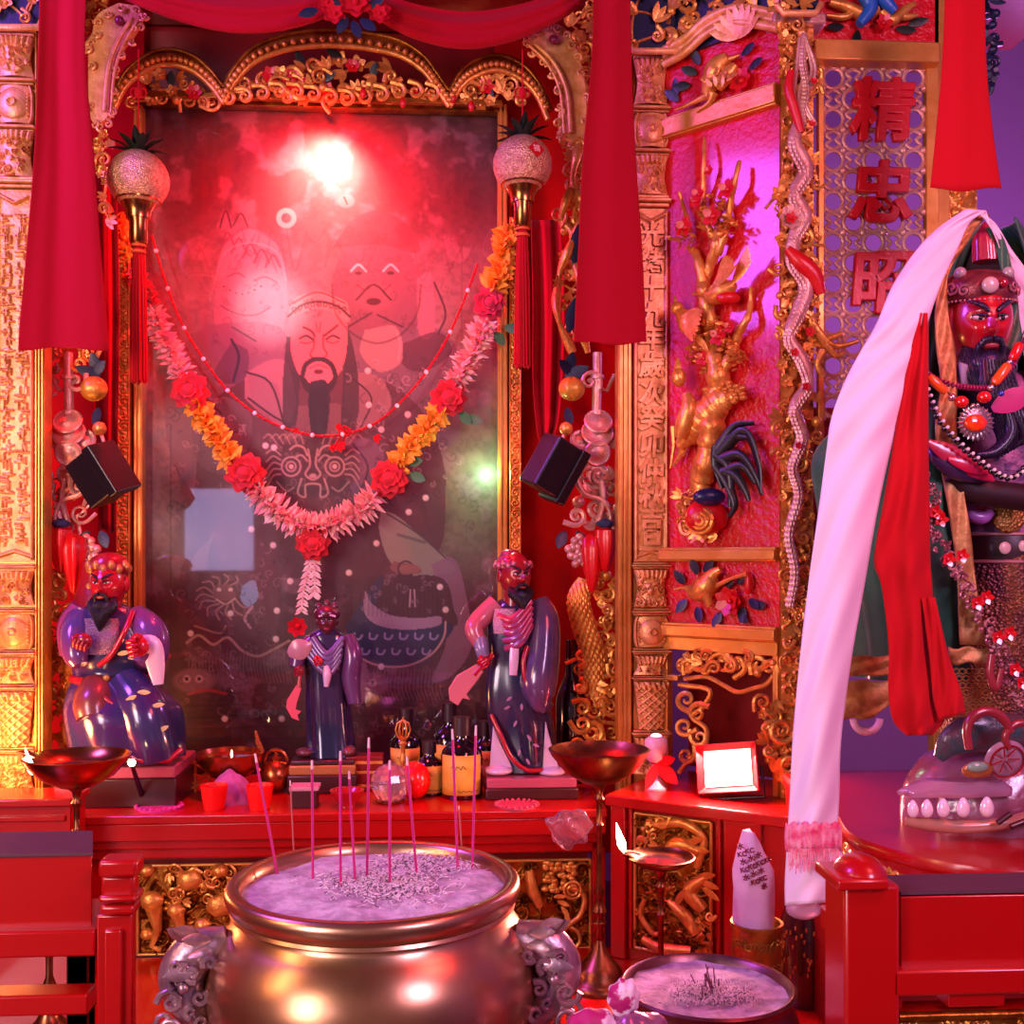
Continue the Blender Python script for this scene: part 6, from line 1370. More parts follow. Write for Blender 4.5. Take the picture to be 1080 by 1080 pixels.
# ================================================================ statues
def head(parent,c,s,R,skin,hair,beard=1.,cap=None,prefix='',fierce=1.):
    rx,ry,rz=.074*s,.090*s,.112*s
    g=lambda x,x0,w:math.exp(-((x-x0)/w)**2)
    def fn(p):
        x,y,z=p.x,p.y,p.z; ax=abs(x); f=max(0,-y)**.7
        jx=1-.30*max(0,-z)**1.6
        d=.22*g(x,0,.11)*g(z,-.06,.20)+.16*g(x,0,.15)*g(z,-.17,.08)+.10*g(ax,.30,.22)*g(z,.20,.07)-.13*g(ax,.34,.17)*g(z,.07,.09)+.08*g(ax,.46,.18)*g(z,-.14,.16)+.09*g(x,0,.20)*g(z,-.43,.05)-.06*g(x,0,.22)*g(z,-.475,.018)+.08*g(x,0,.17)*g(z,-.53,.05)+.09*g(x,0,.2)*g(z,-.78,.12)+.05*g(ax,.12,.05)*g(z,.28,.06)*fierce-.05*g(ax,.22,.06)*g(z,-.28,.12)
        return V((x*jx,y-d*f,z))
    def W(x,y,z): return c+R@V((x*rx,y*ry,z*rz))
    m=MB(); m.ell(c,(rx,ry,rz),R,n=64,m=52,fn=fn)
    m.tube([W(0,.1,-.6),W(0,.15,-1.25)],[.05*s,.055*s],16); 
    for s_ in(-1,1): m.ell(W(s_*1.0,.12,0),(.012*s,.022*s,.034*s),R,n=12,m=9)
    m.build('face',skin,parent,auto=80)
    for s_ in(-1,1):
        m=MB(); m.ell(W(s_*.34,-.865,.065),(.0145*s,.010*s,.0055*s),R@Matrix.Rotation(-s_*.25,3,'Y'),n=14,m=8); ey=m.build('eye',mat('eye_white','d8c0c0',.2,coat=.5),parent)
        m=MB(); m.ell(W(s_*.33,-.955,.06),(.0052*s,.004*s,.0050*s),R,n=10,m=7); m.build('pupil',mat('pupil_black','0c0608',.15),ey)
        m=MB(); m.tube([W(s_*.13,-1.02,.10),W(s_*.34,-.98,.125),W(s_*.55,-.84,.12)],[.003*s,.0035*s,.002*s],7)
        m.tube([W(s_*.12,-1.05,.19),W(s_*.30,-1.03,.30),W(s_*.50,-.90,.37),W(s_*.68,-.74,.42)],[.0055*s,.0065*s,.005*s,.002*s],8); m.build('eyebrow',hair,parent)
    m=MB(); m.ell(W(0,-1.0,-.475),(.020*s,.007*s,.0075*s),R,n=16,m=8); m.build('lips',mat('lip_paint','a03040',.35),parent)
    if beard:
        m=MB()
        for s_ in(-1,1): m.tube([W(s_*.03,-1.12,-.36),W(s_*.22,-1.06,-.38),W(s_*.36,-.95,-.52),W(s_*.38,-.88,-.78),W(s_*.33,-.86,-1.1)],[.008*s,.0085*s,.008*s,.006*s,.002*s],8)
        R_=random.Random(3); L=.11*s*beard
        m.ell(W(0,-.80,-.85),(.045*s,.030*s,.035*s),R,n=20,m=12)
        for i in range(17):
            t=(i-8)/8; b_=W(t*.55,-.80+.3*t*t,-.72+.22*abs(t)); e=b_+R@V((t*.010*s,-.012*s*(1-t*t)-.01*s,-L*(1.15-.55*abs(t)))); mid=(b_+e)/2+R@V((t*.012*s,-.018*s,0))
            m.tube([tuple(p) for p in cat([tuple(b_),tuple(mid),tuple(e)],4)],[.0105*s,.0115*s,.0115*s,.011*s,.010*s,.009*s,.007*s,.004*s,.0015*s][:9],7)
        m.build('beard',hair,parent)
    return W
def pxl(m,fr,rings,nf=7,amp=.06,n=44,ph=0.,sub=4,tw=0.):
    """robe body: rings (cx, y, half width, half depth, n offset) in photo pixels, sides folded"""
    A=cat(rings,sub); k=fr.px(); out=[]
    for i,a in enumerate(A):
        c=fr.q(a[0],a[1],a[4]); f=i/len(A); out.append([c+fr.u*(a[2]*k*math.cos(t)*(1+amp*f*math.sin(nf*t+ph+tw*f)))-fr.n*(a[3]*k*math.sin(t)*(1+amp*f*math.sin(nf*t+ph+tw*f))) for t in np.linspace(0,2*PI,n+1)[:-1]])
    m.loft(out); return m
def limb(m,fr,A,n=12,flat=None,sub=5):
    P=cat(A,sub); k=fr.px(); m.tube([fr.q(p[0],p[1],p[3]) for p in P],[p[2]*k for p in P],n,flat=flat); return m
def fist(parent,fr,x,y,n,s,mt,ang=0.,nm='hand'):
    """closed hand: palm, four curled fingers of different lengths and a thumb"""
    k=fr.px()*s; c=fr.q(x,y,n); ca,sa=math.cos(ang),math.sin(ang); U=fr.u*ca+fr.v*sa; W_=fr.v*ca-fr.u*sa
    m=MB(); Rm=Matrix((U,W_,fr.n)).transposed(); m.ell(c,(6.0*k,6.4*k,4*k),Rm,n=14,m=10)
    for i,(L,r) in enumerate(((5.0,1.75),(5.6,1.8),(5.3,1.7),(4.4,1.5))):
        b_=c+W_*((2-i*1.35)*2.1*k)+U*(-3.2*k)+fr.n*(2.6*k)
        m.tube([b_,b_+U*(-1.6*k)+fr.n*(2.0*k),b_+U*(.8*k)+fr.n*(3.6*k),b_+U*((L-1.6)*k)+fr.n*(2.8*k)],[r*k,r*k,r*.95*k,r*.75*k],8)
    m.tube([c+W_*(5*k)+U*(2*k),c+W_*(7*k)+fr.n*(2.5*k),c+W_*(5.5*k)+U*(-2.5*k)+fr.n*(4*k)],[2.2*k,2.0*k,1.5*k],8)
    m.build(nm,mt,parent); return c
SKIN=mat('red_glazed_face','b01020',.25,0,0,coat=.5); SKIND=mat('dark_red_glazed_face','8c1420',.28,0,0,coat=.5); HAIR=mat('black_beard','140c18',.4,0,.6,140,kind='wave',dist=.002)
GLZ=mat('blue_violet_glaze','283058',.18,0,.0,col2='44245c',cs=7,coat=.8); GLZD=mat('dark_blue_glaze','1c2440',.16,0,0,col2='382444',cs=8,coat=.8)
REDE=mat('red_glaze_edge','a81024',.25,coat=.6); WHG=mat('white_glaze','d8b8d0',.3,coat=.4); BRN=mat('brown_glaze','6c3434',.3,coat=.5); GLOWG=mat('gold_glaze','b87840',.35,.4,.3,120)
PLN=mat('plinth_rose_paint','b05068',.35,coat=.4); DKW=mat('dark_plinth','3c1014',.4,coat=.3); FLW=mat('glaze_floral_spots','9c6c8c',.3)
def plinth(parent,fr,x0,x1,ys,zb,depth,mts):
    u0=fr.uv(x0,ys[0])[0]; u1=fr.uv(x1,ys[0])[0]; vs_=[fr.uv((x0+x1)/2,y)[1] for y in ys]; vs_.append(zb-EYE)
    for i in range(len(vs_)-1):
        e=.004*i; m=MB(); m.fbox(fr,u0-e,u1+e,vs_[i+1],vs_[i],-depth/2-e,depth/2+e); m.build('plinth_tier',mts[i%len(mts)],parent,bevel=.004)
# ---------------------------------------------------------------- seated statuette, left
fr=YF(3.22); k=fr.px(); root=thing('seated_statuette','seated glazed statuette with red face and blue robe at the left end of the altar','statuette',V((at(138,838,3.22).x,3.22,ZT)))
plinth(root,fr,74,196,(800,812),ZT,.26,(PLN,DKW))
m=MB(); pxl(m,fr,[(112,634,12,10,0),(112,645,30,18,0),(115,665,42,24,0),(118,690,42,26,0),(117,712,37,24,0),(122,728,46,32,.03),(130,748,56,42,.05),(134,775,56,42,.05),(136,798,54,38,.05)],6,.05); m.build('robe',GLZ,root)
m=MB(); limb(m,fr,[(132,722,22,.05),(150,748,25,.10),(158,775,24,.11),(164,797,24,.10)],20); m.build('draped_knee',GLZ,root)
m=MB(); limb(m,fr,[(104,726,19,.06),(99,742,20,.11),(100,758,17,.13)],18); m.build('near_knee',BRN,root)
m=MB(); limb(m,fr,[(101,756,12,.13),(104,775,10,.12),(106,800,14,.12)],16); m.ell(fr.q(104,798,.15),(15*k,20*k,7*k)); m.build('boot',mat('plum_glaze','6c2c44',.3,coat=.5),root)
m=MB(); k_=k; m.tube([fr.q(a,b_,n_) for a,b_,n_ in((82,740,.08),(100,728,.14),(118,742,.14),(126,770,.13),(134,796,.13))],2.2*k,8); m.tube([fr.q(a,b_,n_) for a,b_,n_ in((134,797,.14),(150,802,.16),(178,802,.14),(192,790,.12))],3*k,8); m.tube([fr.q(a,b_,n_) for a,b_,n_ in cat([(140,645,.05),(132,665,.085),(118,690,.09),(104,702,.085)],5)],3*k,8); m.build('red_piping',REDE,root)
m=MB(); u=[fr.q(118+40*math.cos(t),714+2*math.sin(t)+1.5*math.sin(t)*0,0)+fr.n*(29*k*math.sin(t)) for t in np.linspace(0,2*PI,28)[:-1]]; m.tube([V(p) for p in u],4.2*k,8,closed=True); bt=m.build('belt',REDE,root)
for x in(112,126,138): m=MB(); m.ell(fr.q(x,715,.095),(4*k,2*k,4*k),n=10,m=6); m.build('belt_stud',GLOWG,bt)
m=MB(); pxl(m,fr,[(105,652,20,6,.045),(104,670,20,6,.07),(104,690,16,6,.07)],3,.0); m.build('chest_armour',mat('grey_rose_scale','7c5c70',.35,.3,.8,240,kind='vor',dist=.003),root)
m=MB(); limb(m,fr,[(86,650,14,.0),(80,668,16,.05),(80,690,13,.09),(84,702,8,.10)],16); limb(m,fr,[(142,650,14,.0),(158,668,18,.04),(160,690,16,.07),(148,686,11,.12)],16); m.build('sleeve',mat('violet_glaze','54407c',.2,coat=.8,col2='6c3468',cs=9),root)
fist(root,fr,88,676,.12,1.35,SKIND,1.2); fist(root,fr,147,682,.15,1.6,SKIN,.2)
m=MB(); P=cat([(146,676,5,.13),(160,680,9,.125),(164,700,9,.12),(167,722,5,.12)],6); m.tube([fr.q(p[0],p[1],p[3]) for p in P],[p[2]*k for p in P],12,flat=(.35,1)); m.build('white_sleeve_lining',WHG,root)
m=MB(); P=cat([(92,640,16,-.01),(84,662,22,-.015),(84,690,20,-.02)],5); m.tube([fr.q(p[0],p[1],p[3]) for p in P],[p[2]*k for p in P],14); m.build('shoulder_cape',mat('rose_violet_glaze','8c3c6c',.25,coat=.7),root)
m=MB(); limb(m,fr,[(104,592,16,-.045),(104,615,19,-.05),(106,645,24,-.04),(140,668,14,-.03),(172,700,12,-.03)],16); m.build('hood',SKIND,root)
Rh=Matrix.Rotation(-.12,3,'Z'); head(root,fr.q(115,616,.02),.66,Rh,SKIN,HAIR,1.)
m=MB(); m.lathe([(.05,0),(.056,.006),(.058,.02),(.05,.045),(.03,.06),(.001,.065)],fr.q(115,606,.01),24,cap=False); m.build('cap',SKIND,root)
m=MB(); 
for i in range(9): a=-PI+PI*i/8; c_=fr.q(115,603,.01); m.ell(c_+V((.055*math.cos(a),.055*math.sin(a),.008+.012*(i%2))),(.011,.008,.014),n=8,m=5)
for x,y in((96,600),(134,598),(94,618)): m.ell(fr.q(x,y,.03),(.010,.008,.010),n=8,m=5)
m.build('cap_ornament',GLOWG,root)
m=MB(); R=random.Random(6)
for x,y,a in((150,765,.4),(166,772,.5),(160,745,.2),(148,785,.3),(124,690,.2),(135,694,.1),(120,682,.6),(145,730,0),(132,740,.5)): 
    leafpx(m,fr,x,y,a,14,5,.155 if y>720 else .085)
m.build('glaze_flowers',mat('cream_glaze','c0a070',.35),root)
# ---------------------------------------------------------------- middle statuette
fr=YF(3.32); k=fr.px(); root=thing('standing_statuette','small dark-robed standing statuette in the centre holding a red curved blade','statuette',V((at(343,830,3.32).x,3.32,ZT)))
plinth(root,fr,310,376,(797,802,812),ZT,.16,(DKW,GLOWG,DKW))
m=MB(); pxl(m,fr,[(346,662,8,8,0),(346,670,20,12,0),(346,690,25,14,0),(344,710,21,13,0),(346,740,22,14,.0),(348,770,23,15,0),(350,797,24,16,.01)],6,.09,ph=1); m.build('robe',GLZD,root)
m=MB(); 
for i in range(5): P=cat([(330-2*i,672+4*i,3,.04),(345,690+5*i,4,.055),(362-i,672+6*i,3,.04)],5); m.tube([fr.q(p[0],p[1],p[3]) for p in P],[p[2]*k for p in P],8)
m.build('draped_scarf',mat('lilac_glaze','6c5484',.25,coat=.7),root)
m=MB(); limb(m,fr,[(366,672,9,.0),(372,692,10,.02),(370,715,10,.02),(374,742,7,.03)],14); limb(m,fr,[(330,676,9,.01),(316,690,9,.02),(312,704,7,.03)],14); m.build('sleeve',mat('plum_violet_glaze','5c3460',.25,coat=.7),root)
m=MB(); m.leaf(fr.q(304,690,.05),fr.u*.8+fr.v*.35,fr.n,26*k,22*k,.05,.1,.2); m.build('round_sleeve_panel',WHG if 0 else mat('rose_cream_glaze','b07880',.35,coat=.4),root)
m=MB(); P=cat([(344,702,3,.06),(345,712,4.5,.062),(344,724,2.5,.06)],5); m.tube([fr.q(p[0],p[1],p[3]) for p in P],[p[2]*k for p in P],8); m.build('white_cuff',WHG,root)
fist(root,fr,336,697,.07,.75,SKIN,.5); fist(root,fr,316,708,.05,.8,SKIND,0)
m=MB(); m.prism([fr.q(x,y,.05) for x,y in((313,722),(318,726),(313,742),(312,748),(318,750),(314,754),(316,760),(308,757),(302,746),(303,738))],fr.n*.006); o=m.build('curved_blade',mat('coral_blade','d85060',.35),root,bevel=.001)
m=MB(); m.tube([fr.q(316,712,.05),fr.q(315,725,.053)],2*k,8); m.build('blade_handle',REDE,root)
head(root,fr.q(345,655,.015),.40,Matrix.Rotation(.05,3,'Z'),mat('dark_brown_face','5c2028',.3,coat=.5),HAIR,0)
m=MB(); m.ell(fr.q(345,647,.015),(14*k,15*k,9*k),n=18,m=10); 
for x,y in((336,640),(345,637),(353,640)): m.ell(fr.q(x,y,.02),(3.4*k,3*k,4.5*k),n=8,m=6)
m.build('winged_cap',mat('dark_plum_cap','501028',.35,coat=.5),root)
m=MB(); 
for i in range(8): m.ell(fr.q(337+2.3*i,650-1.6*math.sin(i/7*PI),.053),1.3*k,n=6,m=4)
m.build('pearl_row',WHG,root)
m=MB(); flowerpx(m,fr,314,661,11,7,-.01); m.build('red_pompom',CLOTHR,root)
m=MB(); m.ell(fr.q(322,793,.02),(10*k,10*k,5*k)); m.ell(fr.q(368,792,.03),(8*k,12*k,6*k)); m.build('shoe',BRN,root)
# ---------------------------------------------------------------- standing statuette, right
fr=YF(3.22); k=fr.px(); root=thing('standing_statuette','bearded standing statuette in dark blue cloak holding a pale halberd, right of the bottles','statuette',V((at(548,832,3.22).x,3.22,ZT)))
plinth(root,fr,512,604,(814,824),ZT,.2,(PLN,DKW))
m=MB(); pxl(m,fr,[(545,628,10,10,0),(545,636,22,16,0),(544,655,30,19,0),(543,680,29,19,0),(541,700,27,18,0),(543,730,32,20,0),(548,765,34,21,0),(551,795,32,20,0),(552,812,29,19,0)],5,.10,ph=2.); m.build('robe',GLZD,root)
m=MB(); limb(m,fr,[(566,634,13,.0),(573,655,17,.015),(572,690,19,.035),(568,720,20,.05),(572,740,14,.055),(580,746,6,.05)],20); m.build('cloak_sleeve',mat('slate_violet_glaze','40345c',.18,coat=.8,col2='604468',cs=10),root)
m=MB(); P=[(556,682,5,.06),(552,700,4,.075),(556,722,3.6,.08),(566,738,3,.08),(580,742,2.6,.065)]; P=cat(P,5); m.tube([fr.q(p[0],p[1],p[3]) for p in P],[p[2]*k*.7 for p in P],8)
m.tube([fr.q(a,b_,n_) for a,b_,n_ in cat([(518,754,.05),(528,775,.07),(540,800,.07),(556,812,.07),(572,812,.06)],5)],2.4*k,8); m.build('red_piping',REDE,root)
m=MB(); P=cat([(543,678,4.5,.075),(542,695,5,.08),(541,712,4,.078)],5); m.tube([fr.q(p[0],p[1],p[3]) for p in P],[p[2]*k for p in P],10,flat=(.4,1)); m.build('white_sleeve_lining',WHG,root)
for pts in([(520,765),(528,785),(540,808),(540,812),(516,812)],[(575,760),(583,790),(590,812),(572,811)]):
    m=MB(); m.prism([fr.q(x,y,.035) for x,y in pts],fr.n*.01); m.build('pale_skirt_panel',WHG,root,bevel=.003)
m=MB()
for i in range(5): P=cat([(525+2*i,648+9*i,3.2,.06),(540+2*i,654+6*i,4.4,.078),(560,634+6*i,4,.06)],5); m.tube([fr.q(p[0],p[1],p[3]) for p in P],[p[2]*k for p in P],10)
m.build('draped_scarf',mat('mauve_glaze','84407c',.25,coat=.7,col2='b02c50',cs=18),root)
m=MB(); pxl(m,fr,[(533,642,11,5,.055),(532,656,12,5,.06),(531,668,10,5,.06)],3,0); m.build('chest_armour',mat('pale_armour','b88c9c',.35,.3,.8,260,kind='vor',dist=.003),root)
m=MB(); limb(m,fr,[(524,638,12,.01),(508,652,11,.02),(500,664,10,.04),(506,678,8,.05)],16); m.build('upper_sleeve',mat('rose_glaze','b05c68',.3,coat=.6),root)
m=MB(); limb(m,fr,[(506,674,8,.05),(508,684,7.5,.06),(510,692,6.5,.06)],14); m.build('forearm_guard',mat('grey_blue_guard','7c7498',.3,coat=.5),root)
fist(root,fr,511,698,.07,1.0,SKIN,.6)
m=MB(); m.tube([fr.q(520,690,.06),fr.q(500,712,.065)],3*k,10); m.build('halberd_shaft',REDE,root)
m=MB(); m.prism([fr.q(x,y,.06) for x,y in((503,700),(510,708),(500,722),(492,732),(496,738),(488,736),(483,744),(474,738),(473,726),(482,712))],fr.n*.01); m.build('halberd_blade',mat('salmon_blade','c86c74',.35,coat=.4),root,bevel=.002)
head(root,fr.q(543,607,.02),.62,Matrix.Rotation(.35,3,'Z'),SKIND,HAIR,.75)
m=MB(); m.ell(fr.q(540,592,.0),(16*k,17*k,10*k),n=24,m=12); m.lathe([(.049,0),(.052,.006),(.052,.02),(.046,.026)],fr.q(541,600,.012),26,cap=False); m.ell(fr.q(538,585,.0),(11*k,11*k,6*k)); m.build('cap',mat('plum_cap','84284c',.3,coat=.5),root)
m=MB()
for i in range(11): a=-PI+PI*i/10; m.ell(fr.q(541,598,.012)+V((.052*math.cos(a),.052*math.sin(a),.004+.006*(i%2))),(.008,.007,.009),n=8,m=5)
m.build('cap_studs',mat('rose_gilt','b87880',.35,.5),root)
m=MB()
for x,y in((540,735),(550,742),(545,760),(556,775),(548,790),(562,785),(538,745),(555,800)): leafpx(m,fr,x,y,x*.1,7,3,.072)
m.build('glaze_flowers',FLW,root)
m=MB(); m.ell(fr.q(526,812,.04),(15*k,16*k,5*k)); m.ell(fr.q(582,813,.04),(15*k,16*k,5*k)); m.build('shoe',WHG,root)
# ================================================================ the large robed statue at right
YS=2.26; fs=YF(YS); ks=fs.px(); zS=1.5-290/F*2.2
GREEN=mat('green_silk','126040',.45,0,.3,16,col2='0c442c',cs=7,sheen=.3,dist=.01); TRIM=mat('gold_brocade_trim','c09858',.5,.35,.7,130,col2='9c7038',cs=40,dist=.002)
root=thing('robed_statue','large red-faced bearded deity statue in green hooded cloak on the right table','statue',V((at(1052,880,YS).x,YS,zS)))
# cloak wrapped round the back, open at the front
prof=[(236,1036,1034,10),(250,1022,1026,16),(275,1006,998,30),(310,992,990,48),(350,984,988,60),(400,955,992,85),(440,895,996,140),(480,858,1000,178),(530,862,1004,175),(590,875,1010,165),(640,885,1016,158),(690,893,1022,152),(712,890,1024,155)]
def solve0(c,xi,y,rx,ry):
    a=.2
    for _ in range(12): a=.5*a+.5*math.asin(min(.98,max(-.3,(c.x-fs.q(xi,y,ry*math.cos(a)).x)/rx)))
    return a
def cloak(name,prof,mt,xc=1052,dep=.55,nf=11,amp=.035,a_off=0.,n=70,thick=.004,off=0):
    A=cat(prof,5); G=[]
    for i,a in enumerate(A):
        y,xo,xi,_=a; c=fs.q(xc,y,0); rx=(xc-xo)*ks; ry=max(.05,min(rx*dep,.19)); a0=solve0(c,xi,y,rx,ry); row=[]; f=i/len(A)
        xri=26 if y>300 else 6+20*max(0,(y-236))/64; a1=math.asin(min(.98,xri*ks/max(rx,.01)))
        for j in range(n+1):
            t=a0+(2*PI-a1-a0)*j/n; w=1+amp*f*math.sin(nf*t+2*f)+.012*math.sin(23*t); row.append(c+fs.u*(-rx*w*math.sin(t))+fs.n*((ry*w*math.cos(t))+off))
        G.append(row)
    m=MB(); m.grid(G); return m.build(name,mt,root,solid=thick,auto=80),G
o,G=cloak('cloak',prof,GREEN)
def strip(name,G,j0,j1,off,mt,rows=None):
    g=[]
    for i,r in enumerate(G):
        if rows and not(rows[0]<=i<=rows[1]): continue
        g.append([r[j]+fs.n*off for j in range(j0,j1+1)])
    m=MB(); m.grid(g); return m.build(name,mt,root,solid=.003,auto=80)
# trims
def band(name,pts,off_n,mt=TRIM,th=.003,wob=0):
    """pts: (y, x left, x right) strip hanging at depth off_n"""
    A=cat(pts,5); m=MB(); m.grid([[fs.q(a[1]+(a[2]-a[1])*j/8,a[0]+wob*math.sin(j*1.3+a[1]*.1),a[3]+.004*math.sin(i*.9+j*.8)) for j in range(9)] for i,a in enumerate(A)]); return m.build(name,mt,root,solid=th,auto=80)
band('hood_trim',[(226,1026,1044,.10),(240,1008,1030,.11),(262,1000,1016,.12),(290,993,1000,.12),(330,986,1000,.13),(370,988,1007,.14),(410,992,1009,.16),(450,986,1009,.17),(500,993,1014,.17),(560,1004,1023,.18),(620,1010,1030,.18),(680,1012,1040,.18)],0)
band('hem_trim',[(683,1000,1042,.18),(700,1002,1042,.18)],0,wob=2)
band('hem_trim',[(692,892,942,.12),(702,891,943,.12),(712,890,944,.12)],0,wob=.8)
band('under_hem_trim',[(718,886,944,.10),(738,888,944,.10),(758,884,920,.10)],0,wob=1)
band('hood_lining',[(240,1040,1052,.10),(262,1050,1062,.11),(300,1058,1071,.12),(340,1058,1076,.13),(370,1060,1080,.14)],0,GREEN)
band('inner_green_robe',[(440,972,998,.12),(520,974,1000,.13),(600,976,1010,.13),(690,978,1014,.13)],0,GREEN)
band('upper_green_robe',[(300,984,994,.10),(380,976,992,.11),(440,972,996,.12)],0,mat('dark_green_silk','0c2c20',.5,sheen=.2))
m=MB(); m.tube([fs.q(914+14*math.cos(t),758-14*math.sin(t),.08) for t in np.linspace(PI,2*PI,12)],4*ks,8); m.build('pale_underlayer',WHG,root)
# body
ARM=mat('scale_armour','8c5c3c',.4,.45,1.,150,kind='vor',col2='5c3440',cs=18,dist=.005); CHEST=mat('embroidered_chest','5c3468',.5,.1,.8,60,col2='a06090',cs=34,dist=.006)
m=MB(); pxl(m,fs,[(1050,392,22,26,.0),(1052,408,48,40,.0),(1054,450,58,50,.0),(1054,500,56,52,.0),(1054,560,50,48,.0),(1054,578,50,48,0)],5,.03,n=60); m.build('chest',CHEST,root)
m=MB(); pxl(m,fs,[(1056,582,52,50,0),(1058,620,54,54,.0),(1058,680,60,58,.0),(1060,740,66,62,.0),(1062,775,70,64,.0)],8,.05,n=72); m.build('armour_skirt',ARM,root)
m=MB(); 
for y,rr in((564,2.2),(592,2.2)): m.tube([fs.q(1054,y+ .0,0)+fs.u*(51.5*ks*math.cos(t))+fs.n*(49.5*ks*math.sin(t)) for t in np.linspace(0,2*PI,50)[:-1]],rr*ks,6,closed=True)
m.build('belt_cord',mat('rose_gilt','b87880',.35,.5),root)
m=MB(); pxl(m,fs,[(1054,565,52,49.5,0),(1054,578,53,50.5,0),(1054,592,52.5,50,0)],2,0,n=60); m.build('belt',mat('dark_maroon_belt','2c0c14',.35,coat=.3),root)
m=MB(); Rm=Matrix((fs.u,fs.v,fs.n)).transposed(); m.ell(fs.q(1060,578,.103),(6.5*ks,6.5*ks,.004),Rm,n=18,m=8); m.ell(fs.q(1079,576,.10),(5*ks,6*ks,.004),Rm); m.build('belt_disc',mat('pearl_disc','c8a8a8',.3),root)
for y,x,rx_,rz_ in((552,1012,13,6),(535,1022,9,11),(540,1038,12,5)): pass
m=MB(); P=cat([(1018,528,5,.105),(1024,542,7,.11),(1036,546,7,.115),(1046,540,4,.115)],5); m.tube([fs.q(p[0],p[1],p[3]) for p in P],[p[2]*ks for p in P],10); m.build('lilac_cloud_relief',mat('lilac_paint','a860b0',.35,coat=.3),root)
m=MB(); m.ell(fs.q(1064,545,.10),(18*ks,.012,17*ks),n=24,m=14); m.build('gold_mesh_boss',mat('gold_mesh','a8743c',.4,.5,1.,170,kind='vor',dist=.004),root)
# shoulder guard with horn like lip
m=MB(); P=cat([(980,470,4,.18),(992,482,11,.19),(1010,492,14,.19),(1030,500,10,.18),(1042,506,3,.17)],6); m.tube([fs.q(p[0],p[1],p[3]) for p in P],[p[2]*ks for p in P],14,flat=(.6,1)); m.build('shoulder_guard',mat('violet_shoulder','3c2448',.3,coat=.6),root)
m=MB(); m.leaf(fs.q(979,466,.20),fs.u*1.0-fs.v*.55,fs.n,78*ks,22*ks,-.04,.2,.25); m.leaf(fs.q(1000,484,.21),fs.u*1.0-fs.v*.3,fs.n,46*ks,14*ks,-.05,.2,.3); m.leaf(fs.q(972,484,.17),fs.u,fs.n,16*ks,6*ks,0,.2,.3); m.build('shoulder_lip',mat('crimson_glaze','b01440',.25,coat=.6),root)
m=MB(); P=cat([(1000,500,8,.17),(1018,515,14,.15),(1045,520,14,.15),(1080,525,14,.14)],5); m.tube([fs.q(p[0],p[1],p[3]) for p in P],[p[2]*ks for p in P],14); m.build('chest_shadow_roll',mat('dark_brown_roll','2c1418',.5),root)  # dark roll, shade below the shoulder guard put into its colour
# head
Rh=Matrix.Rotation(-.12,3,'Z')@Matrix.Rotation(.10,3,'X'); hc=fs.q(1031,343,.10)
Wh=head(root,hc,.88,Rh,mat('crimson_lacquer_face','a80c1c',.25,0,0,coat=.6),mat('purple_black_beard','201430',.35,0,.8,90,kind='wave',dist=.003,coat=.3),1.35)
m=MB(); c0=hc+Rh@V((0,.006,.040)); m.lathe([(.068,0),(.073,.006),(.075,.02),(.076,.035),(.066,.052),(.05,.064),(.02,.07),(.001,.071)],c0,40,R=Rh,cap=False); cb_=m.build('crown_band',mat('rose_bronze','8c4040',.35,.5,.6,90,col2='6c2430',cs=30),root)
m=MB()
for i in range(30): a=-PI-.2+(PI+.4)*i/29; m.ell(c0+Rh@V((.074*math.cos(a),.078*math.sin(a),.003)),.0028,n=7,m=5)
for i,(a,z,r_) in enumerate(((-2.6,.03,.016),(-2.25,.022,.012),(-2.9,.02,.012),(-.9,.03,.013),(-.5,.022,.012))):
    q=scroll(0,0,r_,1.3,i,1 if i%2 else -1,10); m.tube([c0+Rh@V((.077*math.cos(a+x/.075),.079*math.sin(a+x/.075),z+y)) for x,y in q],.0026,6)
m.build('crown_filigree',mat('rose_gilt','b87880',.35,.5),cb_)
m=MB(); m.ell(c0+Rh@V((-.004,-.079,.030)),(.017,.008,.016),Rh,n=18,m=10); m.build('crown_plaque',mat('pale_stone','b8a0a0',.25,coat=.5),cb_)
m=MB(); m.ell(c0+Rh@V((.022,-.077,.034)),(.009,.006,.009),Rh); m.build('crown_ruby',mat('ruby','900c24',.1,coat=1.),cb_)
for a,zz in((-2.55,.060),(-.75,.058)): m=MB(); m.ell(c0+Rh@V((.058*math.cos(a),.062*math.sin(a),zz)),.0125,n=14,m=10); m.build('crown_pearl',mat('grey_pearl','a09898',.2,coat=.5),cb_)
m=MB(); ring_=[]
for t in np.linspace(0,1,9): 
    c_=fs.q(1042-3*t,276-42*t,.085); r_=.030*(1-.15*t) if t<.6 else .030*.9*(1-(t-.6)/.4*.9); ring_.append([c_+V((r_*(1+.06*math.sin(12*a))*math.cos(a),r_*.8*(1+.06*math.sin(12*a))*math.sin(a),0)) for a in np.linspace(0,2*PI,49)[:-1]])
m.loft(ring_); m.build('ribbed_topknot',mat('ribbed_red_topknot','9c2038',.25,coat=.6),root)
m=MB(); m.grid([[fs.q(x,y,-.02+.0*i) for x in np.linspace(1000+6*i,1080-6*i,6)] for i,y in enumerate(np.linspace(330,250,6))]); m.build('hood_shade_sheet',mat('hood_shadow_cloth','140a10',.9),root,solid=.004)  # near-black sheet, the shade inside the hood put into its colour
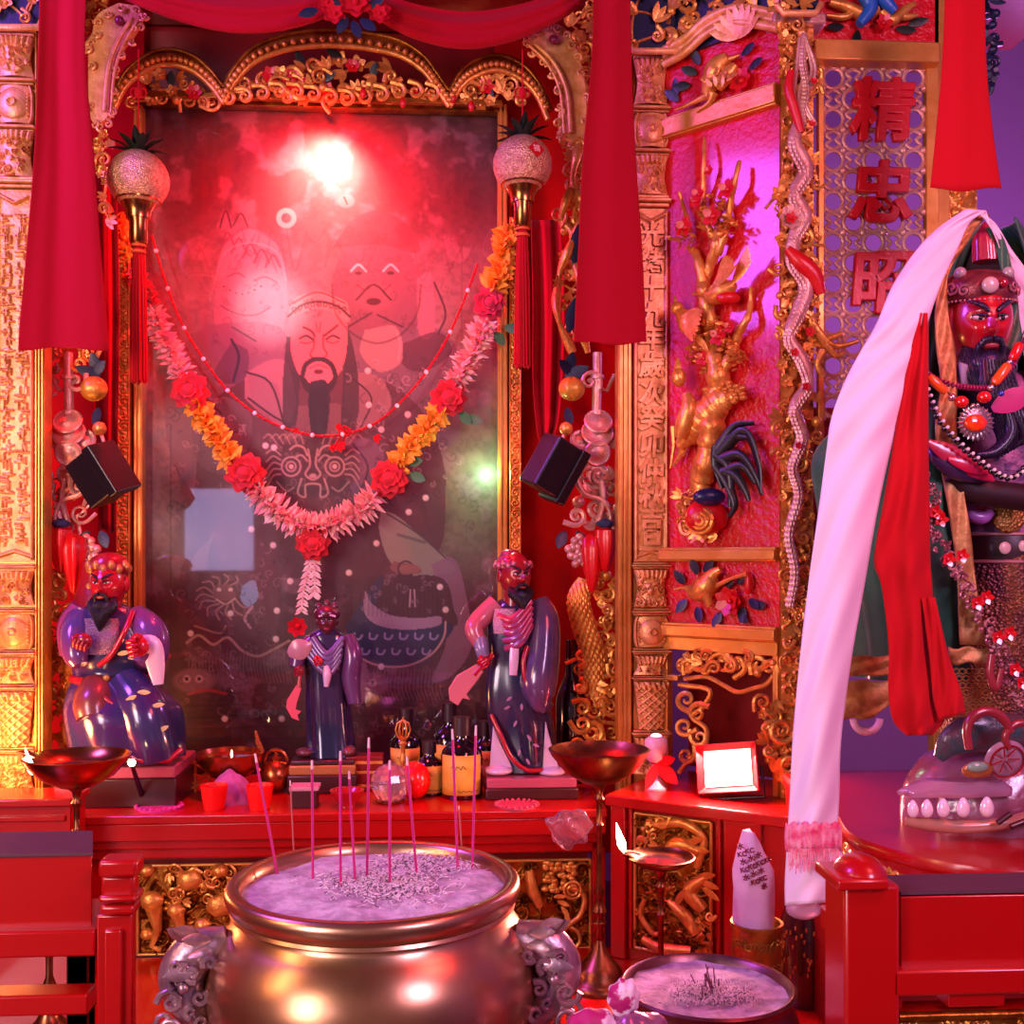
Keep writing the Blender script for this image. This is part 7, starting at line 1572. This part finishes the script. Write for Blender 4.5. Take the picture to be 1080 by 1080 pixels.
# sweeping beard locks over the chest
m=MB()
for i in range(9):
    A=[(1036+3.2*i,380,3.6,.19),(1038+4*i,410,4.6,.20-.003*i),(1046+4*i,440,4.4,.19),(1054+4*i-2*i*(i%2)*.3,462,3.2,.185),(1050+3*i,486-2*i,1.2,.18)]
    P=cat(A,5); m.tube([fs.q(p[0],p[1],p[3]) for p in P],[p[2]*ks for p in P],8)
P=cat([(1060,425,3,.2),(1066,455,6,.2),(1050,476,6,.2),(1030,480,3,.2)],6); m.tube([fs.q(p[0],p[1],p[3]) for p in P],[p[2]*ks for p in P],9)
m.build('long_beard',MATS['purple_black_beard'],root)
m=MB(); m.prism([fs.q(x,y,.15) for x,y in((1010,382),(1026,388),(1030,408),(1012,410))],fs.n*.01); m.build('grey_collar',mat('grey_lilac_collar','84708c',.4,coat=.3),root,bevel=.003)
# jewelled flower trim down the cloak
m=MB(); m2=MB(); A=cat([(976,500),(980,530),(986,556),(1000,590),(1016,612),(1030,640),(1044,668),(1062,700),(1074,740)],7); R=random.Random(12)
for i,p in enumerate(A):
    for q_ in range(3):
        x,y=p[0]+R.uniform(-9,9),p[1]+R.uniform(-5,5); sc_=R.uniform(3,5); 
        if R.random()<.5: scrollpx(m,fs,x,y,sc_,1.1,R.uniform(0,6),1,1.2,.20)
        else: m.ell(fs.q(x,y,.205),sc_*.55*ks,n=8,m=5)
m.build('jewelled_trim',mat('rose_pearl_trim','c08888',.3,.2,col2='80404c',cs=120,sharp=(.48,.52)),root)
for x,y in((986,540),(992,548),(1000,590),(1014,586),(1030,636),(1040,630),(1052,672),(1064,668),(1070,706),(1078,720)): m=MB(); flowerpx(m,fs,x,y,7,5,.212); m.build('red_flower',mat('red_enamel','c80c18',.2,coat=.8),root)
# lower relief: waves, snake coils, base rock with claws
TEAL=mat('teal_relief','2c4c50',.35,0,.8,70,col2='5c4048',cs=26,coat=.4,dist=.005)
m=MB(); P=cat([(990,800,6,.12),(1005,782,16,.13),(1030,772,20,.13),(1060,772,20,.13),(1100,778,20,.12)],6); m.tube([fs.q(p[0],p[1],p[3]) for p in P],[p[2]*ks for p in P],16,flat=(.6,1)); m.build('wave_relief',TEAL,root)
m=MB()
for A in([(1022,790,4),(1020,768,4.5),(1028,754,5),(1044,750,5),(1058,758,5),(1066,772,4)],[(1064,790,3),(1060,776,4),(1070,764,4),(1086,762,4)],[(1046,690,4),(1044,710,4),(1050,726,4),(1056,705,3)]):
    P=cat([(a,b_,c_) for a,b_,c_ in A],6); m.tube([fs.q(p[0],p[1],.215) for p in P],[p[2]*ks for p in P],10)
m.build('red_coils',mat('brick_red_glaze','8c2830',.3,coat=.6),root)
m=MB()
for j in range(7):
    for i in range(7-j//3): m.tube([fs.q(1008+i*7+(j%2)*3.5+3.2*math.cos(t),708+j*7.5+3.0*math.sin(t),.165+.0*i) for t in np.linspace(0,2*PI,9)[:-1]],1.0*ks,5,closed=True)
m.build('gold_ring_mail',mat('gold_mail','a8743c',.4,.5),root)
BASE=mat('mauve_glazed_base','7c3c54',.18,0,.5,30,col2='a06880',cs=12,coat=.8,dist=.006)
m=MB(); pxl(m,fs,[(1060,792,62,56,.0),(1058,800,84,68,.0),(1056,820,98,76,.0),(1055,838,104,80,.0),(1055,862,106,82,0),(1055,876,104,80,0)],9,.02,n=80); m.build('base_rock',BASE,root)
m=MB(); pxl(m,fs,[(1055,876,118,92,0),(1055,880,126,98,.0),(1055,889,128,100,0)],2,0,n=80); m.build('base_slab',REDE,root)
m=MB(); pxl(m,fs,[(1015,822,40,12,.15),(1010,832,58,18,.14),(1010,838,58,16,.14)],7,.08,n=50); m.build('brow_roll',mat('rose_lilac_glaze','a87088',.2,0,.3,30,coat=.8),root)
for i,x in enumerate((963,978,995,1016,1041)):
    m=MB(); y=853-.5*i; m.ell(fs.q(x,y,.165+.012*min(i,3)),((5.2+.4*i)*ks,.010,(9+.3*i)*ks),n=18,m=12,fn=lambda p:V((p.x*(1-.25*p.z),p.y,p.z))); m.build('white_claw',mat('ivory_glaze','e8d0d8',.12,coat=1.),root)
m=MB(); P=cat([(955,866,5,.15),(985,870,7,.165),(1020,872,7,.18),(1060,868,6,.19),(1090,860,6,.18)],5); m.tube([fs.q(p[0],p[1],p[3]) for p in P],[p[2]*ks for p in P],12); m.build('paw_edge',mat('tan_glaze','a87060',.25,coat=.7),root)
m=MB(); m.tube([fs.q(1052,868,.215),fs.q(1066,858,.215)],3*ks,8); m.tube([fs.q(1066,872,.21),fs.q(1086,864,.21)],3*ks,8); m.build('dark_claw_line',DKW,root)
m=MB(); Rm2=Rm@Matrix.Rotation(.3,3,'X'); m.lathe([(.001,.010),(8*ks,.011),(18*ks,.006),(21*ks,0),(18*ks,-.006),(.001,-.006)],fs.q(1060,801,.20),36,R=Rm2,cap=False); m.build('lilac_rosette',mat('lilac_rosette_glaze','a0788c',.25,coat=.7),root)
m=MB()
for i in range(7): a=2*PI*i/7; p0=fs.q(1060,801,.22); d=Rm2@V((math.cos(a),math.sin(a),0)); m.tube([p0+d*.006,p0+d*.028],.0016,5)
m.tube([fs.q(1060,801,.20)+Rm2@V((17*ks*math.cos(t),17*ks*math.sin(t),.009)) for t in np.linspace(0,2*PI,24)[:-1]],.002,5,closed=True); m.build('rosette_veins',SKIND,root)
m=MB(); Rm3=Rm@Matrix.Rotation(.5,3,'X'); m.ell(fs.q(1031,812,.20),(16*ks,10*ks,.012),Rm3,n=22,m=10); er=m.build('eye_rim',GLOWG,root)
m=MB(); m.ell(fs.q(1031,809,.212),(11*ks,6*ks,.010),Rm3,n=20,m=10); m.build('green_eye',mat('jade_glaze','7c9c84',.2,0,.4,120,coat=.8),er)
# ---------------------------------------------------------------- necklaces hung on the statue
def beads(rootn,label,A,spec,n0,string=True):
    P=cat(A,12); fr=fs; L=[fr.q(p[0],p[1],n0) for p in P]; c=min(L,key=lambda v:v.z); r_=thing(rootn,label,'necklace',c,'necklaces on the robed statue')
    m=MB(); m.tube(L,.0014,5); m.build('string',mat('dark_thread','1c0c14',.7),r_)
    return r_,L
r_,L=beads('necklace','magenta ribbed bead necklace, uppermost on the robed statue chest',[(975,391),(988,400),(1005,406),(1025,409),(1045,408),(1062,395),(1074,375),(1084,350)],None,.212)
d=0; last=None
for p in L:
    if last is None or (p-last).length>.0062:
        m=MB(); m.ell(p,(.0034,.0062,.0062),n=10,m=6); m.build('magenta_bead',mat('magenta_bead','90144c',.3,coat=.4),r_); last=p
r_,L=beads('necklace','orange and red bead necklace with round orange silver-rimmed medallion',[(977,395),(990,405),(1002,416),(1012,424),(1026,428),(1038,421),(1048,408),(1062,386),(1074,364),(1082,345)],None,.228)
ORG=mat('orange_amber','e85818',.2,coat=.8); SR=mat('red_coral','d01410',.2,coat=.8); SLV=mat('silver_bead','d0b8b8',.25,.9)
def lb(a,b_,r,mt,nm): m=MB(); A_=fs.q(a[0],a[1],.230); B_=fs.q(b_[0],b_[1],.230); m.tube([A_,A_+(B_-A_)*.12,A_+(B_-A_)*.5,A_+(B_-A_)*.88,B_],[r*.6*ks,r*ks,r*1.05*ks,r*ks,r*.6*ks],12); m.build(nm,mt,r_)
lb((979,397),(998,414),4.4,ORG,'orange_long_bead'); lb((1048,405),(1064,384),4.8,ORG,'orange_long_bead'); lb((1067,380),(1076,362),4.6,SR,'red_long_bead')
for x,y in((1014,424),(1038,419)): m=MB(); m.ell(fs.q(x,y,.232),(7*ks,6*ks,6*ks),n=16,m=10); m.build('red_round_bead',SR,r_)
for x,y,r0 in((1004,419,4),(1045,409,3.5),(1065,382,3),(1026,428,2.5),(1031,427,2),(977,394,2),(1056,415,3)): m=MB(); m.ell(fs.q(x,y,.232),r0*ks,n=10,m=7); m.build('silver_bead' if x!=1056 else 'blue_bead',SLV if x!=1056 else mat('cobalt_bead','1c30a8',.2,coat=.8),r_)
m=MB(); m.lathe([(.001,-.004),(15*ks,-.004),(17*ks,0),(13*ks,.004),(.001,.006)],fs.q(1029,446,.226),30,R=Rm,cap=False); mp_=m.build('medallion_plate',mat('grey_silver_plate','94808c',.3,.8,.3,90),r_)
for i in range(22): 
    a=2*PI*i/22; m=MB(); c_=fs.q(1029,446,.229); m.leaf(c_+fs.u*(10*ks*math.cos(a))+fs.v*(9*ks*math.sin(a)),fs.u*math.cos(a)+fs.v*math.sin(a),fs.n,9*ks,3*ks,0,.2,.4); m.build('silver_petal',SLV,mp_)
m=MB(); m.ell(fs.q(1029,446,.232),(11.5*ks,8.5*ks,.008),Rm,n=26,m=12); m.build('orange_stone',mat('orange_stone','e84c10',.12,coat=1.,col2='d82808',cs=60),mp_)
r_,L=beads('necklace','long black necklace with white beads, lowest on the robed statue chest',[(976,412),(984,432),(996,452),(1012,470),(1028,484),(1044,496),(1056,503),(1066,504),(1076,498),(1086,484)],None,.225)
last=None; i=0
for p in L:
    if last is None or (p-last).length>.0115:
        i+=1; m=MB(); m.ell(p,(.0056,.0056,.0064),n=10,m=7); m.build('black_bead',mat('black_bead','0c0810',.15,coat=1.),r_); last=p
        m=MB(); m.ell(p+V((.004,-.006,.002)),(.0036,.0036,.0036),n=8,m=6); m.build('white_bead',W_,r_)
m=MB(); leafpx(m,fs,1046,432,.45,40,22,.205); o=m.build('magenta_tassel',mat('magenta_silk','b0146c',.5,sheen=.4),None); tag(o,'magenta silk tuft beside the orange medallion','tassel')
# ---------------------------------------------------------------- scarves
KH=mat('white_silk_scarf','e8d4e4',.6,0,.12,240,sheen=.3,dist=.0008)
def sheetpx(name,rows,mt,parent=None,ns=26,folds=1.5,dep=.010,sub=6,seed=0,thick=.0016,hump=.03):
    A=cat(rows,sub); G=[]
    for i,a in enumerate(A):
        y,xa,xb,Yd=a[:4]; yr=a[4] if len(a)>4 else y
        G.append([at(xa+(xb-xa)*j/ns,y+(yr-y)*j/ns,Yd-hump*math.sin(PI*j/ns)-dep*math.sin(folds*2*PI*j/ns+seed+i*.05)-.003*math.sin(i*.7+j*.5)) for j in range(ns+1)])
    m=MB(); m.grid(G); return m.build(name,mt,parent,solid=thick,auto=80),G
root=thing('white_scarf','long white silk scarf draped over the hooded statue and hanging at its left','scarf',at(858,955,2.02))
# rows: y at the left edge, x left, x right, depth, y at the right edge
sheetpx('scarf_cloth',[(221,1018,1040,2.14,222),(240,990,1022,2.13,236),(262,968,1010,2.10,262),(300,942,994,2.06,296),(340,925,980,2.03,335),(370,908,970,2.03,370),(400,892,960,2.02,400),(440,877,949,2.01,440),(480,871,938,2.01,480),(540,863,925,2.0,540),(620,852,911,2.0,620),(700,843,897,2.0,700),(780,836,887,2.0,780),(840,833,885,2.0,840),(872,831,884,2.0,872),(890,830,887,2.0,890),(925,828,890,2.0,925),(955,828,888,2.0,950)],KH,root,folds=1.1,dep=.006,hump=.025)
sheetpx('scarf_far_side',[(221,1018,1040,2.14,222),(222,1030,1046,2.14,240),(236,1050,1054,2.15,262),(262,1066,1060,2.16,290),(290,1086,1066,2.17,320),(340,1112,1074,2.17,350),(420,1150,1090,2.17,420)],KH,root,folds=1,dep=.002,hump=.0)
m=MB(); G=[]
for y,dx in((868,0),(874,1.5),(882,2),(890,1.5),(897,1)): G.append([at(829-dx*.6+(58+dx*1.2)*j/30,y+2*math.sin(j*1.1),1.993-.03*math.sin(PI*j/30)-.003*math.sin(j*1.9)) for j in range(31)])
m.grid(G); m.build('pink_band',mat('pink_net','e04878',.6,0,.5,200,col2='f09cb0',cs=60),root,solid=.002,auto=80)
m=MB(); R=random.Random(8)
for i in range(46): x=832+54*i/46; m.tube([at(x,895,1.96),at(x+R.uniform(-1,1),906,1.957),at(x+R.uniform(-2,2),912+R.uniform(0,10),1.957)],.0008,4)
m.build('pink_fringe',MATS['pink_net'],root)
m=MB(); m.ell(at(848,958,2.02),(20*S(2),.02,12*S(2)),n=20,m=10); m.build('gathered_end',mat('clear_scarf_end','c08ca8',.4,trans=.3),root)
root=thing('red_scarf','long red cloth scarf hanging beside the white scarf over the green cloak','scarf',at(955,778,2.0))
sheetpx('long_fall',[(330,970,979,2.03,330),(400,952,979,2.02,400),(470,942,979,2.01,470),(540,930,980,2.0,540),(590,922,981,2.0,590),(620,930,983,2.0,620),(680,937,986,2.0,680),(730,937,992,1.99,730),(760,942,996,1.99,758),(776,956,984,1.99,775)],CLOTHR,root,folds=1.6,dep=.009,hump=.02)
sheetpx('short_tail',[(630,972,986,1.985,630),(690,980,1000,1.98,690),(735,984,1014,1.975,730),(760,990,1018,1.975,752)],CLOTHR,root,folds=1,dep=.006,hump=.012,seed=2)
# ================================================================ light
sc=bpy.context.scene
sc.view_settings.view_transform='Standard'; sc.view_settings.look='None'; sc.view_settings.gamma=1; sc.view_settings.exposure=-0.08
w=bpy.data.worlds.new('world'); sc.world=w; w.use_nodes=True; w.node_tree.nodes['Background'].inputs[0].default_value=(1,.45,.55,1); w.node_tree.nodes['Background'].inputs[1].default_value=.22
def light(kind,name,loc,col,e,target=None,size=.1,size_y=None,spot=None,blend=.5):
    d=bpy.data.lights.new(name,kind); d.color=col; d.energy=e
    if kind=='AREA':
        d.size=size
        if size_y: d.shape='RECTANGLE'; d.size_y=size_y
    else: d.shadow_soft_size=size
    if kind=='SPOT': d.spot_size=math.radians(spot); d.spot_blend=blend
    o=bpy.data.objects.new(name,d); C.objects.link(o); o.location=loc
    if target is not None: o.rotation_euler=(V(target)-V(loc)).to_track_quat('-Z','Y').to_euler()
    return o
light('AREA','doorway_daylight',(-2.75,-1.0,1.9),(1,.72,.82),120,(0,3.0,1.4),1.1,1.8)
light('AREA','room_lamp_right',(1.75,-.6,2.7),(.95,.55,1.),55,(.9,2.8,1.2),.8,.8)
light('AREA','room_lamp_left',(-1.9,1.2,2.0),(1,.5,.28),20,(-1.1,3.2,1.4),.5,.9)
light('AREA','small_window',(-1.65,-1.0,1.72),(.55,.5,1.),4.5,(-1.65,3,1.72),.5,.6)
# violet lamp whose sheen lies on the bumpy wing panel
p=FW.q(795,255); d=ray(795,255).normalized(); r=(d-FW.n*2*d.dot(FW.n)).normalized()
lp=p+r*3.3
light('AREA','violet_lamp',lp,(.42,.10,1.),75,p,.5,.9)
# niche lamp: white heart and red halo on the painting's upper part
p=at(340,116,3.40); light('SPOT','niche_lamp_white',p,(1,.8,.6),40,at(338,200,3.6),.012,spot=100,blend=1)
light('SPOT','niche_lamp_red',p+V((0,-.17,.0)),(1,.01,.02),210,at(338,300,3.6),.03,spot=150,blend=1)
light('SPOT','added_glint_spot',(-.5,1.2,2.9),(1,.8,.85),420,at(285,322,3.6),.02,spot=7,blend=1)  # added spot, imitates a window's reflection on the glass
p=at(514,498,3.53); light('POINT','added_green_glow',p,(.45,1,.6),2.2,size=.008)  # added point light, stands in for a green lamp's reflection
# red lamps low on either side
light('AREA','floodlight_glow',at(755,775,2.9)+V((0,-.02,0)),(1,.35,.3),16,at(730,860,2.7),.15)
light('POINT','left_floodlight',at(-40,800,2.95),(1,.34,.12),20,size=.08)
light('AREA','low_red_lamp_front',(1.3,1.0,2.7),(1,.1,.12),22,(0,2.6,.8),.6,.6)
light('POINT','added_wall_fill',(2.3,3.9,2.6),(.75,.25,1.),45,size=.15)  # added unseen light, brightens the purple wall
light('SPOT','added_picture_fill',(-.3,1.0,4.2),(1,.6,.7),150,at(338,430,3.6),.1,spot=26,blend=1)  # added unseen fill, lifts the middle of the painting
